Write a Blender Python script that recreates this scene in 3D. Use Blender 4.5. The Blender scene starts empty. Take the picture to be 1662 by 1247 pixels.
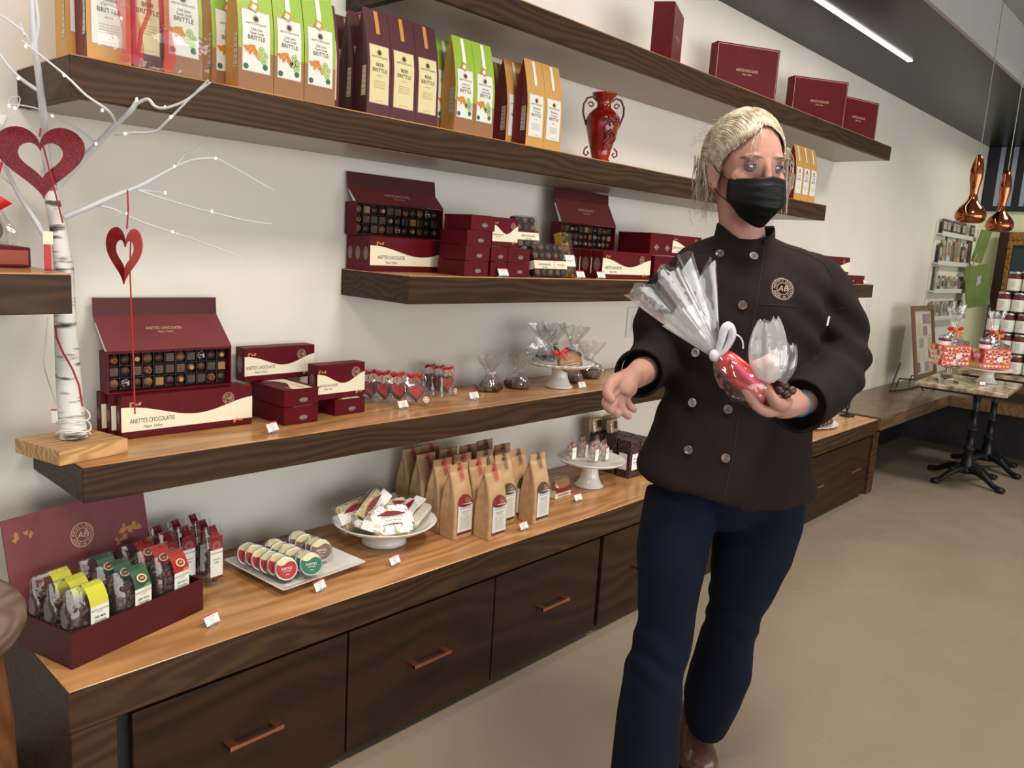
import bpy, bmesh, math, random
from math import sin, cos, pi, radians, sqrt
from mathutils import Vector, Matrix, noise, Euler
random.seed(7)
S = bpy.context.scene
COL = S.collection
# ------------------------------------------------------------------ camera
FPX = 1294.62; CAMP = Vector((0.0, -1.95, 1.316))
_ya, _pi, _ro = radians(42.3365), radians(9.7766), radians(3.5041)
FW = Vector((cos(_ya)*cos(_pi), sin(_ya)*cos(_pi), -sin(_pi)))
_r0 = Vector((sin(_ya), -cos(_ya), 0)); _u0 = _r0.cross(FW)
RT = cos(_ro)*_r0 + sin(_ro)*_u0; UP = -sin(_ro)*_r0 + cos(_ro)*_u0
cd = bpy.data.cameras.new('camera'); cam = bpy.data.objects.new('camera', cd); COL.objects.link(cam)
cd.sensor_width = 36; cd.lens = FPX/1662*36; cd.clip_start = .05
mw = Matrix((RT, UP, -FW)).transposed().to_4x4(); mw.translation = CAMP
cam.matrix_world = mw
S.camera = cam
# ------------------------------------------------------------------ world, lights, exposure
S.view_settings.view_transform = 'Standard'; S.view_settings.look = 'None'
S.view_settings.exposure = -0.64; S.view_settings.gamma = 1
W = bpy.data.worlds.new('daylight'); S.world = W; W.use_nodes = True
W.node_tree.nodes['Background'].inputs[0].default_value = (1.0, .965, .915, 1)
W.node_tree.nodes['Background'].inputs[1].default_value = .62
def area(name, loc, target, sx, sy, power, col, spread=180):
    l = bpy.data.lights.new(name, 'AREA'); l.shape = 'RECTANGLE'; l.size = sx; l.size_y = sy; l.energy = power; l.color = col
    l.spread = radians(spread)
    o = bpy.data.objects.new(name, l); COL.objects.link(o); o.location = loc
    o.rotation_euler = (Vector(target)-Vector(loc)).to_track_quat('-Z', 'Y').to_euler(); return o
# shop window behind the camera, added fill facing the wall, ceiling lamps over the aisle, the strip in the soffit
area('window_daylight', (-3.4, -4.6, 1.45), (1.2, 0, .7), 4.5, 2.6, 40, (.88, .94, 1.0))
area('front_fill_light', (1.8, -6.3, 1.15), (1.8, 0, .75), 7.5, 2.2, 310, (1.0, .985, .95))  # unseen fill added from the front, evens the light on the wall
area('corner_lamp', (7.2, -1.5, 2.70), (7.9, -.5, 1.2), .4, .4, 26, (1.0, .94, .72), 140)
for i, x in enumerate((-.1, 1.5, 3.2, 5.2)):
    area('ceiling_lamp', (x, -1.5, 2.70), (x, -.9, 0), .5, .5, 30, (1.0, .89, .76), 120)
area('soffit_strip', (2.0, -.36, 2.43), (2.0, -.30, 0), 5.4, .02, 15, (1.0, .91, .80))
# ------------------------------------------------------------------ pixel -> place helpers (1662 x 1247 frame)
def ray(px, py): return FW + RT*((px-831)/FPX) + UP*((623.5-py)/FPX)
def onz(px, py, z): d = ray(px, py); return CAMP + d*((z-CAMP.z)/d.z)
def ony(px, py, y): d = ray(px, py); return CAMP + d*((y-CAMP.y)/d.y)
def onx(px, py, x): d = ray(px, py); return CAMP + d*((x-CAMP.x)/d.x)
def at(px, py, dep): return CAMP + ray(px, py)*dep
def proj(P):
    d = Vector(P)-CAMP; z = d.dot(FW); return (831+FPX*d.dot(RT)/z, 623.5-FPX*d.dot(UP)/z, z)
def height(P, py):          # height above P whose image row is py
    a, b = 0.0, 1.5
    for _ in range(40):
        m = (a+b)/2
        if proj(Vector(P)+Vector((0, 0, m)))[1] > py: a = m
        else: b = m
    return (a+b)/2
ZC, ZM, Z3, Z4, Z5, ZS, ZL = .4505, .8327, 1.2234, 1.6140, 1.9995, 2.445, 1.2148
TH = .0762
# ------------------------------------------------------------------ mesh builder
I4 = Matrix.Identity(4)
def T(x=0, y=0, z=0): return Matrix.Translation((x, y, z))
def RX(a): return Matrix.Rotation(a, 4, 'X')
def RY(a): return Matrix.Rotation(a, 4, 'Y')
def RZ(a): return Matrix.Rotation(a, 4, 'Z')
def SC(x, y, z): return Matrix.Diagonal((x, y, z, 1))
class MB:
    def __init__(s): s.v = []; s.f = []; s.m = []; s.s = []
    def add(s, vs, fs, mat=0, smooth=False, M=I4):
        o = len(s.v); s.v += [tuple(M @ Vector(v)) for v in vs]
        flip = M.determinant() < 0
        for f in fs:
            f = [o+i for i in f]
            s.f.append(f[::-1] if flip else f); s.m.append(mat); s.s.append(smooth)
        return s
    def box(s, x0, x1, y0, y1, z0, z1, mat=0, M=I4, mats=None):
        v = [(x, y, z) for z in (z0, z1) for y in (y0, y1) for x in (x0, x1)]
        F = [(0, 2, 3, 1), (4, 5, 7, 6), (0, 1, 5, 4), (1, 3, 7, 5), (3, 2, 6, 7), (2, 0, 4, 6)]  # bottom top front(-y) right back left
        if mats is None: return s.add(v, F, mat, False, M)
        for f, m in zip(F, mats): s.add([v[i] for i in f], [(0, 1, 2, 3)], m, False, M)
        return s
    def bbox(s, x0, x1, y0, y1, z0, z1, b=.002, mat=0, M=I4, seg=1):
        bm = bmesh.new(); bmesh.ops.create_cube(bm, size=1)
        for v in bm.verts: v.co = Vector(((x0+x1)/2+v.co.x*(x1-x0), (y0+y1)/2+v.co.y*(y1-y0), (z0+z1)/2+v.co.z*(z1-z0)))
        bmesh.ops.bevel(bm, geom=bm.edges[:], offset=b, segments=seg, affect='EDGES')
        bm.verts.index_update()
        s.add([v.co[:] for v in bm.verts], [[v.index for v in f.verts] for f in bm.faces], mat, False, M); bm.free(); return s
    def prism(s, pts, h, mat=0, M=I4, smooth=False, capmat=None):   # pts in xy, extruded z 0..h
        n = len(pts); A = sum(pts[i][0]*pts[(i+1) % n][1]-pts[(i+1) % n][0]*pts[i][1] for i in range(n))
        if A < 0: pts = pts[::-1]
        v = [(p[0], p[1], 0) for p in pts]+[(p[0], p[1], h) for p in pts]
        s.add(v, [(i, (i+1) % n, n+(i+1) % n, n+i) for i in range(n)], mat, smooth, M)
        return s.add(v, [tuple(range(n))[::-1], tuple(range(n, 2*n))], mat if capmat is None else capmat, False, M)
    def poly(s, pts, mat=0, M=I4):      # flat face in xy
        n = len(pts); A = sum(pts[i][0]*pts[(i+1) % n][1]-pts[(i+1) % n][0]*pts[i][1] for i in range(n))
        if A < 0: pts = pts[::-1]
        return s.add([(p[0], p[1], 0) for p in pts], [tuple(range(n))], mat, False, M)
    def loft(s, rings, mat=0, M=I4, smooth=True, cap=(True, True), close=True):
        n = len(rings[0]); v = [p for r in rings for p in r]; F = []
        for k in range(len(rings)-1):
            for i in range(n if close else n-1):
                j = (i+1) % n; F.append((k*n+i, k*n+j, (k+1)*n+j, (k+1)*n+i))
        s.add(v, F, mat, smooth, M)
        if cap[0]: s.add(rings[0], [tuple(range(n))[::-1]], mat, smooth, M)
        if cap[1]: s.add(rings[-1], [tuple(range(n))], mat, smooth, M)
        return s
    def lathe(s, prof, mat=0, M=I4, n=32, smooth=True, wob=None):
        rings = []
        for r, z in prof:
            rings.append([((r*(1+(wob(a, r) if wob else 0)))*cos(a), (r*(1+(wob(a, r) if wob else 0)))*sin(a), z) for a in [2*pi*i/n for i in range(n)]])
        return s.loft(rings, mat, M, smooth, (prof[0][0] > 1e-6, prof[-1][0] > 1e-6))
    def tube(s, pts, r, mat=0, M=I4, n=8, smooth=True, cap=True):
        pts = [Vector(p) for p in pts]; rs = r if isinstance(r, (list, tuple)) else [r]*len(pts)
        rings = []; prev = None
        for i, p in enumerate(pts):
            t = (pts[min(i+1, len(pts)-1)]-pts[max(i-1, 0)])
            if t.length < 1e-9: t = Vector((0, 0, 1))
            t.normalize()
            if prev is None:
                a = Vector((0, 0, 1)) if abs(t.z) < .9 else Vector((1, 0, 0)); x = t.cross(a).normalized()
            else:
                x = prev - t*prev.dot(t); x = x.normalized() if x.length > 1e-6 else t.orthogonal().normalized()
            prev = x; y = t.cross(x)
            rings.append([tuple(p+(x*cos(2*pi*k/n)+y*sin(2*pi*k/n))*rs[i]) for k in range(n)])
        return s.loft(rings, mat, M, smooth, (cap, cap))
    def ell(s, c, r, mat=0, M=I4, n=16, m=10, smooth=True, R=I4):
        rings = []
        for j in range(m+1):
            t = pi*j/m; rr = max(sin(t), 1e-4)
            rings.append([(rr*cos(2*pi*i/n), rr*sin(2*pi*i/n), -cos(t)) for i in range(n)])
        return s.loft(rings, mat, M @ T(*c) @ R @ SC(*r), smooth, (False, False))
    def text(s, body, size, mat=0, M=I4, font=0, xs=1.0, bold=0.0, ital=0.0):   # centred at origin, in xy plane
        vs, fs = TEXT(body, bold, ital)
        s.add([(v[0]*size*xs, v[1]*size, 0) for v in vs], fs, mat, False, M); return s
    def build(s, name, mats, parent=None, loc=None, rz=0, rot=None, link=True):
        me = bpy.data.meshes.new(name); me.from_pydata(s.v, [], s.f)
        for m in (mats if isinstance(mats, (list, tuple)) else [mats]): me.materials.append(m)
        if s.f:
            me.polygons.foreach_set('material_index', s.m); me.polygons.foreach_set('use_smooth', s.s)
        me.update()
        o = bpy.data.objects.new(name, me); COL.objects.link(o)
        if parent: o.parent = parent
        if loc is not None: o.location = loc
        o.rotation_euler = rot if rot is not None else (0, 0, rz)
        return o
_tc = {}
def TEXT(body, bold=0, ital=0):
    k = (body, bold, ital)
    if k not in _tc:
        c = bpy.data.curves.new('t', 'FONT'); c.body = body; c.align_x = 'CENTER'; c.align_y = 'CENTER'; c.resolution_u = 2; c.offset = bold; c.shear = ital
        o = bpy.data.objects.new('t', c); me = o.to_mesh()
        _tc[k] = ([tuple(v.co) for v in me.vertices], [tuple(p.vertices) for p in me.polygons])
        o.to_mesh_clear(); bpy.data.objects.remove(o); bpy.data.curves.remove(c)
    return _tc[k]
# ------------------------------------------------------------------ tags
def tag(o, label=None, cat=None, group=None, kind=None):
    if label:
        o['label'] = label
    if cat: o['category'] = cat
    if group: o['group'] = group
    if kind: o['kind'] = kind
    return o
def empty(name, loc=(0, 0, 0), rz=0, label=None, cat=None, group=None, rot=None):
    o = bpy.data.objects.new(name, None); o.empty_display_size = .05; COL.objects.link(o)
    o.location = loc; o.rotation_euler = rot if rot is not None else (0, 0, rz); return tag(o, label, cat, group)
def kids(o): return [c for c in bpy.data.objects if c.parent == o]
_kc = {}
def dup(o, loc=None, rz=None, label=None, group=None, rot=None, parent=None, scale=None):
    if o.name not in _kc: _kc[o.name] = kids(o)
    c = o.copy(); COL.objects.link(c)
    if parent: c.parent = parent
    if loc is not None: c.location = loc
    if rz is not None: c.rotation_euler = (0, 0, rz)
    if rot is not None: c.rotation_euler = rot
    if scale is not None: c.scale = scale
    if label: c['label'] = label
    if group: c['group'] = group
    for k in _kc[o.name]: dup(k, parent=c)
    return c
def first_or_dup(store, key, make):
    """returns (object, is_new)"""
    if key not in store: store[key] = make(); return store[key]
    return dup(store[key])
# ------------------------------------------------------------------ materials
def mat(name, col, rough=.5, metal=0, spec=.5, trans=0, emis=None, es=0, coat=0, ior=1.45, alpha=1, sheen=0):
    m = bpy.data.materials.new(name); m.use_nodes = True; b = m.node_tree.nodes['Principled BSDF']
    b.inputs['Base Color'].default_value = (*col, 1); b.inputs['Roughness'].default_value = rough; b.inputs['Metallic'].default_value = metal
    b.inputs['Specular IOR Level'].default_value = spec; b.inputs['Transmission Weight'].default_value = trans; b.inputs['IOR'].default_value = ior
    b.inputs['Coat Weight'].default_value = coat; b.inputs['Alpha'].default_value = alpha; b.inputs['Sheen Weight'].default_value = sheen
    if emis: b.inputs['Emission Color'].default_value = (*emis, 1); b.inputs['Emission Strength'].default_value = es
    return m
def srgb(r, g, b):
    f = lambda c: ((c/255+.055)/1.055)**2.4 if c > 10 else c/255/12.92
    return (f(r), f(g), f(b))
def nod(m, t, **kw):
    n = m.node_tree.nodes.new(t)
    for k, v in kw.items():
        if k in n.inputs: n.inputs[k].default_value = v
        else: setattr(n, k, v)
    return n
def lk(m, a, b): m.node_tree.links.new(a, b)
def BS(m): return m.node_tree.nodes['Principled BSDF']
def ramp(m, fac, stops):
    r = nod(m, 'ShaderNodeValToRGB'); e = r.color_ramp.elements
    e[0].position, e[0].color = stops[0][0], (*stops[0][1], 1); e[1].position, e[1].color = stops[-1][0], (*stops[-1][1], 1)
    for p, c in stops[1:-1]: x = e.new(p); x.color = (*c, 1)
    lk(m, fac, r.inputs[0]); return r
def coords(m, scale=(1, 1, 1), kind='Object', rot=(0, 0, 0)):
    tc = nod(m, 'ShaderNodeTexCoord'); mp = nod(m, 'ShaderNodeMapping'); mp.inputs['Scale'].default_value = scale; mp.inputs['Rotation'].default_value = rot
    lk(m, tc.outputs[kind], mp.inputs[0]); return mp.outputs[0]
def bump(m, fac, strength=.3, dist=.002):
    b = nod(m, 'ShaderNodeBump'); b.inputs['Strength'].default_value = strength; b.inputs['Distance'].default_value = dist
    lk(m, fac, b.inputs['Height']); lk(m, b.outputs[0], BS(m).inputs['Normal']); return b
def wood(name, dark, light, scale=(1.6, 9, 9), rough=.5, coat=.0, knots=True):
    m = mat(name, light, rough, coat=coat, spec=.3); co = coords(m, scale)
    n1 = nod(m, 'ShaderNodeTexNoise', Scale=.9, Detail=2.0); lk(m, co, n1.inputs['Vector'])
    sx = nod(m, 'ShaderNodeVectorMath'); sx.operation = 'MULTIPLY_ADD'; lk(m, n1.outputs['Color'], sx.inputs[0]); sx.inputs[1].default_value = (1.6, 1.6, 1.6); lk(m, co, sx.inputs[2])
    w = nod(m, 'ShaderNodeTexWave', Scale=1.5, Distortion=3.0, Detail=3.0); w.wave_type = 'RINGS'; w.rings_direction = 'X'; w.inputs['Detail Scale'].default_value = 1.2; lk(m, sx.outputs[0], w.inputs['Vector'])
    n2 = nod(m, 'ShaderNodeTexNoise', Scale=5.0, Detail=8.0, Roughness=.72); lk(m, co, n2.inputs['Vector'])
    n3 = nod(m, 'ShaderNodeTexNoise', Scale=.35, Detail=1.0); lk(m, co, n3.inputs['Vector'])
    def mixf(f, a_, b_):
        x = nod(m, 'ShaderNodeMix', data_type='FLOAT'); x.inputs[0].default_value = f; lk(m, a_, x.inputs[2]); lk(m, b_, x.inputs[3]); return x.outputs[0]
    v = mixf(.45, mixf(.62, w.outputs['Fac'], n2.outputs['Fac']), n3.outputs['Fac'])
    r = ramp(m, v, [(.32, dark), (.5, tuple((a+b)/2 for a, b in zip(dark, light))), (.66, light)])
    lk(m, r.outputs[0], BS(m).inputs['Base Color']); bump(m, n2.outputs['Fac'], .06, .0008); return m
def noisy(name, c1, c2, scale=20, rough=.6, detail=4, bs=0, bd=.001, stretch=(1, 1, 1), **kw):
    m = mat(name, c1, rough, **kw); co = coords(m, stretch)
    n = nod(m, 'ShaderNodeTexNoise', Scale=float(scale), Detail=float(detail)); lk(m, co, n.inputs['Vector'])
    r = ramp(m, n.outputs['Fac'], [(.35, c1), (.65, c2)]); lk(m, r.outputs[0], BS(m).inputs['Base Color'])
    if bs: bump(m, n.outputs['Fac'], bs, bd)
    return m
def film(name, tint=(1, 1, 1), gloss=.35, rough=.06, haze=0.0, bumps=120, bstr=.6):
    """thin clear film: transparent, with crinkled gloss and a little milky haze"""
    m = bpy.data.materials.new(name); m.use_nodes = True; nt = m.node_tree; nt.nodes.clear()
    out = nt.nodes.new('ShaderNodeOutputMaterial'); tr = nt.nodes.new('ShaderNodeBsdfTransparent'); tr.inputs[0].default_value = (*tint, 1)
    gl = nt.nodes.new('ShaderNodeBsdfGlossy'); gl.inputs['Roughness'].default_value = rough
    df = nt.nodes.new('ShaderNodeBsdfTranslucent'); df.inputs[0].default_value = (.9, .9, .92, 1)
    d2 = nt.nodes.new('ShaderNodeBsdfDiffuse'); d2.inputs[0].default_value = (.85, .86, .88, 1)
    lw = nt.nodes.new('ShaderNodeLayerWeight'); lw.inputs[0].default_value = .35
    ma = nt.nodes.new('ShaderNodeMath'); ma.operation = 'MULTIPLY'; ma.inputs[1].default_value = gloss; ma.use_clamp = True
    m1 = nt.nodes.new('ShaderNodeMixShader'); m2 = nt.nodes.new('ShaderNodeMixShader')
    tc = nt.nodes.new('ShaderNodeTexCoord'); ns = nt.nodes.new('ShaderNodeTexNoise'); ns.inputs['Scale'].default_value = bumps; ns.inputs['Detail'].default_value = 2
    bp = nt.nodes.new('ShaderNodeBump'); bp.inputs['Strength'].default_value = bstr; bp.inputs['Distance'].default_value = .004
    L = nt.links.new
    L(tc.outputs['Object'], ns.inputs[0]); L(ns.outputs[0], bp.inputs['Height']); L(bp.outputs[0], gl.inputs['Normal']); L(bp.outputs[0], lw.inputs['Normal'])
    L(lw.outputs['Facing'], ma.inputs[0]); mx = nt.nodes.new('ShaderNodeMath'); mx.operation = 'ADD'; mx.inputs[1].default_value = .05*gloss/.35; L(ma.outputs[0], mx.inputs[0])
    L(mx.outputs[0], m1.inputs[0]); L(tr.outputs[0], m1.inputs[1]); L(gl.outputs[0], m1.inputs[2])
    L(m1.outputs[0], m2.inputs[1]); L(d2.outputs[0], m2.inputs[2]); m2.inputs[0].default_value = haze
    L(m2.outputs[0], out.inputs[0]); return m
M = {}
DK = srgb(70, 46, 30); 
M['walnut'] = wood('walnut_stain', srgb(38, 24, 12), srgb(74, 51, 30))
M['walnut_lit_top'] = wood('walnut_stain_lit_top', srgb(152, 106, 64), srgb(204, 154, 102), (1.2, 7, 7), .3, .15)  # lit copy of the walnut: light from above painted as a golden tone
M['drawer'] = wood('drawer_veneer', srgb(24, 12, 5), srgb(50, 30, 14), (.9, 3, 3.0), .55)
M['oak'] = wood('pale_oak', srgb(150, 108, 64), srgb(214, 172, 118), (2.5, 14, 14), .5, 0)
M['wall'] = noisy('wall_paint', srgb(232, 229, 220), srgb(236, 233, 225), 3, .75, 2)
M['wall_rear'] = mat('wall_paint_rear', srgb(226, 230, 196), .7)
M['white'] = mat('white_paint', srgb(225, 225, 225), .5)
M['ceil'] = mat('ceiling_white', srgb(170, 172, 170), .8)
M['soffit'] = mat('soffit_charcoal', srgb(22, 24, 22), .30, spec=.2)
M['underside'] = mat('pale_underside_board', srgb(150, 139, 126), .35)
M['burg'] = noisy('burgundy_card', srgb(86, 8, 20), srgb(94, 11, 24), 60, .5, spec=.25)
M['burg_in'] = mat('burgundy_lining', srgb(116, 50, 52), .55)
M['burg_dk'] = mat('burgundy_dark', srgb(72, 12, 20), .5)
M['cream'] = mat('cream_paper', srgb(238, 232, 208), .55)
M['paper'] = mat('white_paper', srgb(240, 240, 236), .5)
M['ink'] = mat('ink_brown', srgb(70, 48, 48), .5)
M['gold'] = mat('gold_print', srgb(196, 140, 70), .4)
M['inkgold'] = mat('pale_print', srgb(214, 178, 150), .5)
M['red'] = mat('tag_red', srgb(196, 50, 60), .5)
M['copper'] = mat('brushed_copper', srgb(214, 150, 118), .32, 1)
M['clear'] = mat('clear_acrylic', (.95, .96, .97), .05, trans=.9, ior=1.3)
M['black'] = mat('soft_black', (.01, .01, .012), .5)
M['choc'] = noisy('dark_chocolate', srgb(52, 34, 28), srgb(78, 52, 42), 90, .38)
M['choc2'] = noisy('milk_chocolate', srgb(104, 70, 50), srgb(128, 90, 66), 90, .4)
M['film'] = film('cellophane', gloss=.40, haze=.015, bstr=.45, bumps=38)
M['filmhaze'] = film('cellophane_milky', haze=.12, gloss=.5)
# ================================================================== the room
def struct(name, mb, m): return tag(mb.build(name, m), kind='structure')
fl = noisy('concrete_floor', srgb(140, 128, 113), srgb(147, 135, 119), 1.4, .30, 4); M['floor'] = fl
n = nod(fl, 'ShaderNodeTexNoise', Scale=5.0, Detail=8.0); lk(fl, coords(fl), n.inputs['Vector'])
rr = ramp(fl, n.outputs['Fac'], [(.3, (.22,)*3), (.7, (.42,)*3)]); lk(fl, rr.outputs[0], BS(fl).inputs['Roughness'])
struct('floor', MB().box(-4, 8.4, -6.5, 0, -.1, 0), fl)
struct('wall_left', MB().box(-4, 8.4, 0, .12, 0, 4.2), M['wall'])
struct('wall_rear', MB().box(8.3, 8.42, -6.5, 0, 0, 4.2), M['wall_rear'])
struct('ceiling', MB().box(-4, 8.3, -6.5, -.744, 2.73, 2.80), M['ceil'])
struct('trim_1', MB().box(-4, 8.3, -.742, -.722, ZS+.001, 2.80), M['ceil'])          # pale face above the soffit
struct('trim_2', MB().box(-4, 8.3, -.7215, -.001, ZS, ZS+.03), M['soffit'])            # dark soffit
struct('baseboard_left', MB().box(-4, .465, -.015, -.001, .001, .10), M['black'])
led = MB().box(-1.2, 4.80, -.379, -.355, ZS-.006, ZS-.0005).build('strip_light', mat('led_glow', (1, 1, 1), .5, emis=(1.0, .93, .84), es=9))
tag(led, 'thin glowing strip light set in the dark soffit', 'light')
# shelves
def shelf(x0, x1, y0, z, label, mt=M['walnut']):
    b = MB().bbox(x0, x1, -y0, -.0006, z-TH, z-.0030, .0015, 0)
    # thin layer in the golden tone: light on the shelf top put into colour
    o = b.build('wall_shelf', mt, loc=(0, 0, 0)); MB().bbox(x0, x1, -y0, -.0006, z-.0029, z, .0008, 0).build('top_board', M['walnut_lit_top'], o)
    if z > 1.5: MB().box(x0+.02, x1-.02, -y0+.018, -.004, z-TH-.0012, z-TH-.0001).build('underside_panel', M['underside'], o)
    return tag(o, label, 'shelf', None)
shelf(.56, 3.35, .30, ZM, 'long dark walnut wall shelf just above the drawer counter, holding boxes and cookies')
shelf(1.376, 4.888, .306, Z3, 'dark walnut wall shelf under the brittle shelf, holding stacked gift boxes')
shelf(-1.2, .550, .306, ZL, 'short dark walnut shelf end at the left edge, in front of the birch trunk')
shelf(.560, 4.07, .302, Z4, 'dark walnut wall shelf carrying tall brittle bags and the red vase')
shelf(1.370, 4.857, .312, Z5, 'topmost dark walnut wall shelf with closed burgundy boxes')
# counter
ct = MB(); ct.bbox(.472, 4.828, -.456, -.001, ZC-.084, ZC, .0015)
top = empty('counter_worktop', (2.65, -.23, 0), label='long dark wood counter slab over the drawers with waterfall end', cat='counter top')
def part(mb, name, m, parent, **kw):
    o = mb.build(name, m, None, **kw); o.parent = parent; o.matrix_parent_inverse = Matrix.Translation(-Vector(parent.location)) if parent.rotation_euler[2] == 0 else parent.matrix_basis.inverted(); return o
def partw(mb, name, m, parent):      # part given in world coordinates
    bpy.context.view_layer.update() if False else None
    o = mb.build(name, m); o.parent = parent; o.matrix_parent_inverse = (Matrix.LocRotScale(parent.location, parent.rotation_euler, None)).inverted(); return o
partw(ct, 'slab', [M['walnut_lit_top']], top)
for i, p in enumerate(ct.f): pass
partw(MB().box(.4722, 4.8278, -.4568, -.4561, ZC-.0835, ZC-.0015), 'front_edge', M['walnut'], top)  # dark facing in plain walnut, as the slab colour carries painted top light
partw(MB().box(.4706, .4716, -.4565, -.001, ZC-.0835, ZC-.0015), 'end_edge', M['walnut'], top)
partw(MB().bbox(.472, .556, -.455, -.001, .001, ZC-.0845, .0015), 'end_leg', M['walnut'], top)
partw(MB().bbox(4.795, 4.888, -.455, -.001, .001, ZC-.0845, .0015), 'end_leg', M['walnut'], top)
xs = [.583+.5215*i for i in range(9)]
mods = [(0, 3, 'first drawer cabinet at the left end under the kraft bags'), (3, 6, 'middle drawer cabinet behind the woman in the brown jacket'), (6, 8, 'far drawer cabinet with two fronts beside the open bench')]
HM = MB()
def handle_mb(cx, z, y):
    h = MB(); w = .066
    h.box(cx-w, cx+w, y-.030, y-.024, z-.004, z+.004)
    for s in (-1, 1): h.box(cx+s*w-(.02 if s > 0 else 0), cx+s*w+(0 if s > 0 else .02), y-.0235, y, z-.004, z+.005); 
    for s in (-1, 1): h.box(cx+s*w-(.02 if s > 0 else 0), cx+s*w+(0 if s > 0 else .02), y-.0298, y-.0236, z-.0048, z+.0055)
    return h
for a, b, lab in mods:
    cab = empty('drawer_cabinet', ((xs[a]+xs[b])/2, -.22, 0), label='dark wood '+lab, cat='cabinet')
    g = .012 if a else .0
    partw(MB().box(xs[a]+(.001 if a else -.026), xs[b]-.001 if b < 8 else xs[b]+.036, -.43, -.001, .012, ZC-.0855), 'body', M['black'], cab)
    for i in range(a, b):
        x0, x1 = xs[i]+.003, xs[i+1]-.003
        if i == a and a: x0 += .010
        if i == b-1 and b < 8: x1 -= .006
        d = partw(MB().bbox(x0, x1, -.452, -.4305, .028, ZC-.094, .0012), 'drawer', M['drawer'], cab)
        cx = (xs[i]+xs[i+1])/2
        h = handle_mb(cx, .203, -.452).build('handle', M['copper']); h.parent = d; 
# bench beyond the counter, turning the corner
bn = empty('corner_bench', (5.6, -.23, 0), label='open dark wood corner bench past the drawers, turning along the rear wall', cat='bench')
M['bench_top'] = wood('bench_top', srgb(92, 70, 50), srgb(124, 98, 72), (1.2, 7, 7), .3, .15)
partw(MB().bbox(4.890, 8.298, -.456, -.001, ZC-.078, ZC, .0015), 'top_board', [M['bench_top']], bn)
partw(MB().bbox(6.325, 8.298, -3.6, -.457, ZC-.078, ZC, .0015), 'return_board', [M['bench_top']], bn)
M['navy'] = noisy('dark_panel', srgb(46, 44, 48), srgb(60, 54, 56), 6, .5)
partw(MB().box(6.76, 6.80, -3.6, -.002, .001, ZC-.079), 'back_panel', M['navy'], bn)
partw(MB().box(4.8885, 6.759, -.05, -.0205, .001, ZC-.079), 'wall_panel', M['black'], bn)
# ================================================================== gift boxes
def wave(w, h, lo=.17, a=.74, b=.44, n=22):
    pts = [(0, lo*h), (w, lo*h)]
    for i in range(n+1):
        t = 1-i/n; z = b+(a-b)*(.5+.5*cos(2*pi*(t**1.1*.97)))*(1.0 if t < .5 else .97)
        pts.append((t*w, z*h))
    return pts
def leaves(mb, x, z, s, mat=0, k=7, seed=1, MM=I4):
    r = random.Random(seed)
    for i in range(k):
        a = r.uniform(0, 2*pi); px, pz = x+r.uniform(-1.7, 1.7)*s, z+r.uniform(-.5, .5)*s; q = s*r.uniform(.35, .62)
        pts = [(px+q*(1+.35*cos(3*t+a))*cos(t)*.7, pz+q*(1+.3*cos(3*t+a))*sin(t)*.7) for t in [2*pi*j/9 for j in range(9)]]
        mb.poly(pts, mat, MM @ T(0, 0, .0001*i))
def ringp(mb, x, z, r0, r1, mat, MM, n=28, arc=1.0):
    v = []; m = int(n*arc)
    for i in range(m+1):
        a = 2*pi*i/n; v += [(x+r0*cos(a), z+r0*sin(a), 0), (x+r1*cos(a), z+r1*sin(a), 0)]
    mb.add(v, [(2*i, 2*i+1, 2*i+3, 2*i+2) for i in range(m)], mat, False, MM)
FR = RX(pi/2)            # xy drawing plane -> xz plane facing -y
def seal(mb, x, z, r, mat, MM):      # round emblem with two rings, dots and letters
    ringp(mb, x, z, r*.94, r, mat, MM); ringp(mb, x, z, r*.52, r*.57, mat, MM)
    mb.text('AB', r*.75, mat, MM @ T(x, z, 0), ital=.3)
    word = "ANETTE'S CHOCOLATES BY BRENT "
    for i, c in enumerate(word):
        a = pi*.95-2*pi*i/len(word)
        if c != ' ': mb.text(c, r*.30, mat, MM @ T(x+cos(a)*r*.75, z+sin(a)*r*.75, 0) @ RZ(a-pi/2))
def brand(mb, x, z, s, mat, MM):
    mb.text("ANETTE'S CHOCOLATES", s, mat, MM @ T(x, z, 0), xs=.62, bold=.004)
    mb.text("Napa Valley", s*.62, mat, MM @ T(x, z-s*.95, 0), ital=.4)
def face_label(w, h, MM, logo=True, seed=3):
    mb = MB(); e = MM @ T(0, 0, .0005)
    mb.poly(wave(w, h), 0, e)
    e2 = MM @ T(0, 0, .0009)
    if logo:
        brand(mb, w*.22, h*.40, min(h*.15, w*.058), 1, e2)
        seal(mb, w*.80, h*.73, min(h*.15, w*.09), 3, e2)
    leaves(mb, w*.10, h*.80, h*.075, 2, 9, seed, e2); leaves(mb, w*.88, h*.14, h*.075, 2, 9, seed+1, e2)
    return mb
LM = [M['cream'], M['ink'], M['gold'], M['inkgold']]
def oval(mb, x, z, rx, rz, mat, MM, n=20): mb.poly([(x+rx*cos(2*pi*i/n), z+rz*sin(2*pi*i/n)) for i in range(n)], mat, MM)
M['sealgrey'] = mat('seal_grey', srgb(120, 100, 104), .45)
def box_body(w, d, h, lid=.72):
    """card box: lid part slightly proud of the base all round"""
    mb = MB(); mb.bbox(0, w, 0, d, 0, h, .0012, 0)
    return mb
_bx = {}
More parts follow.
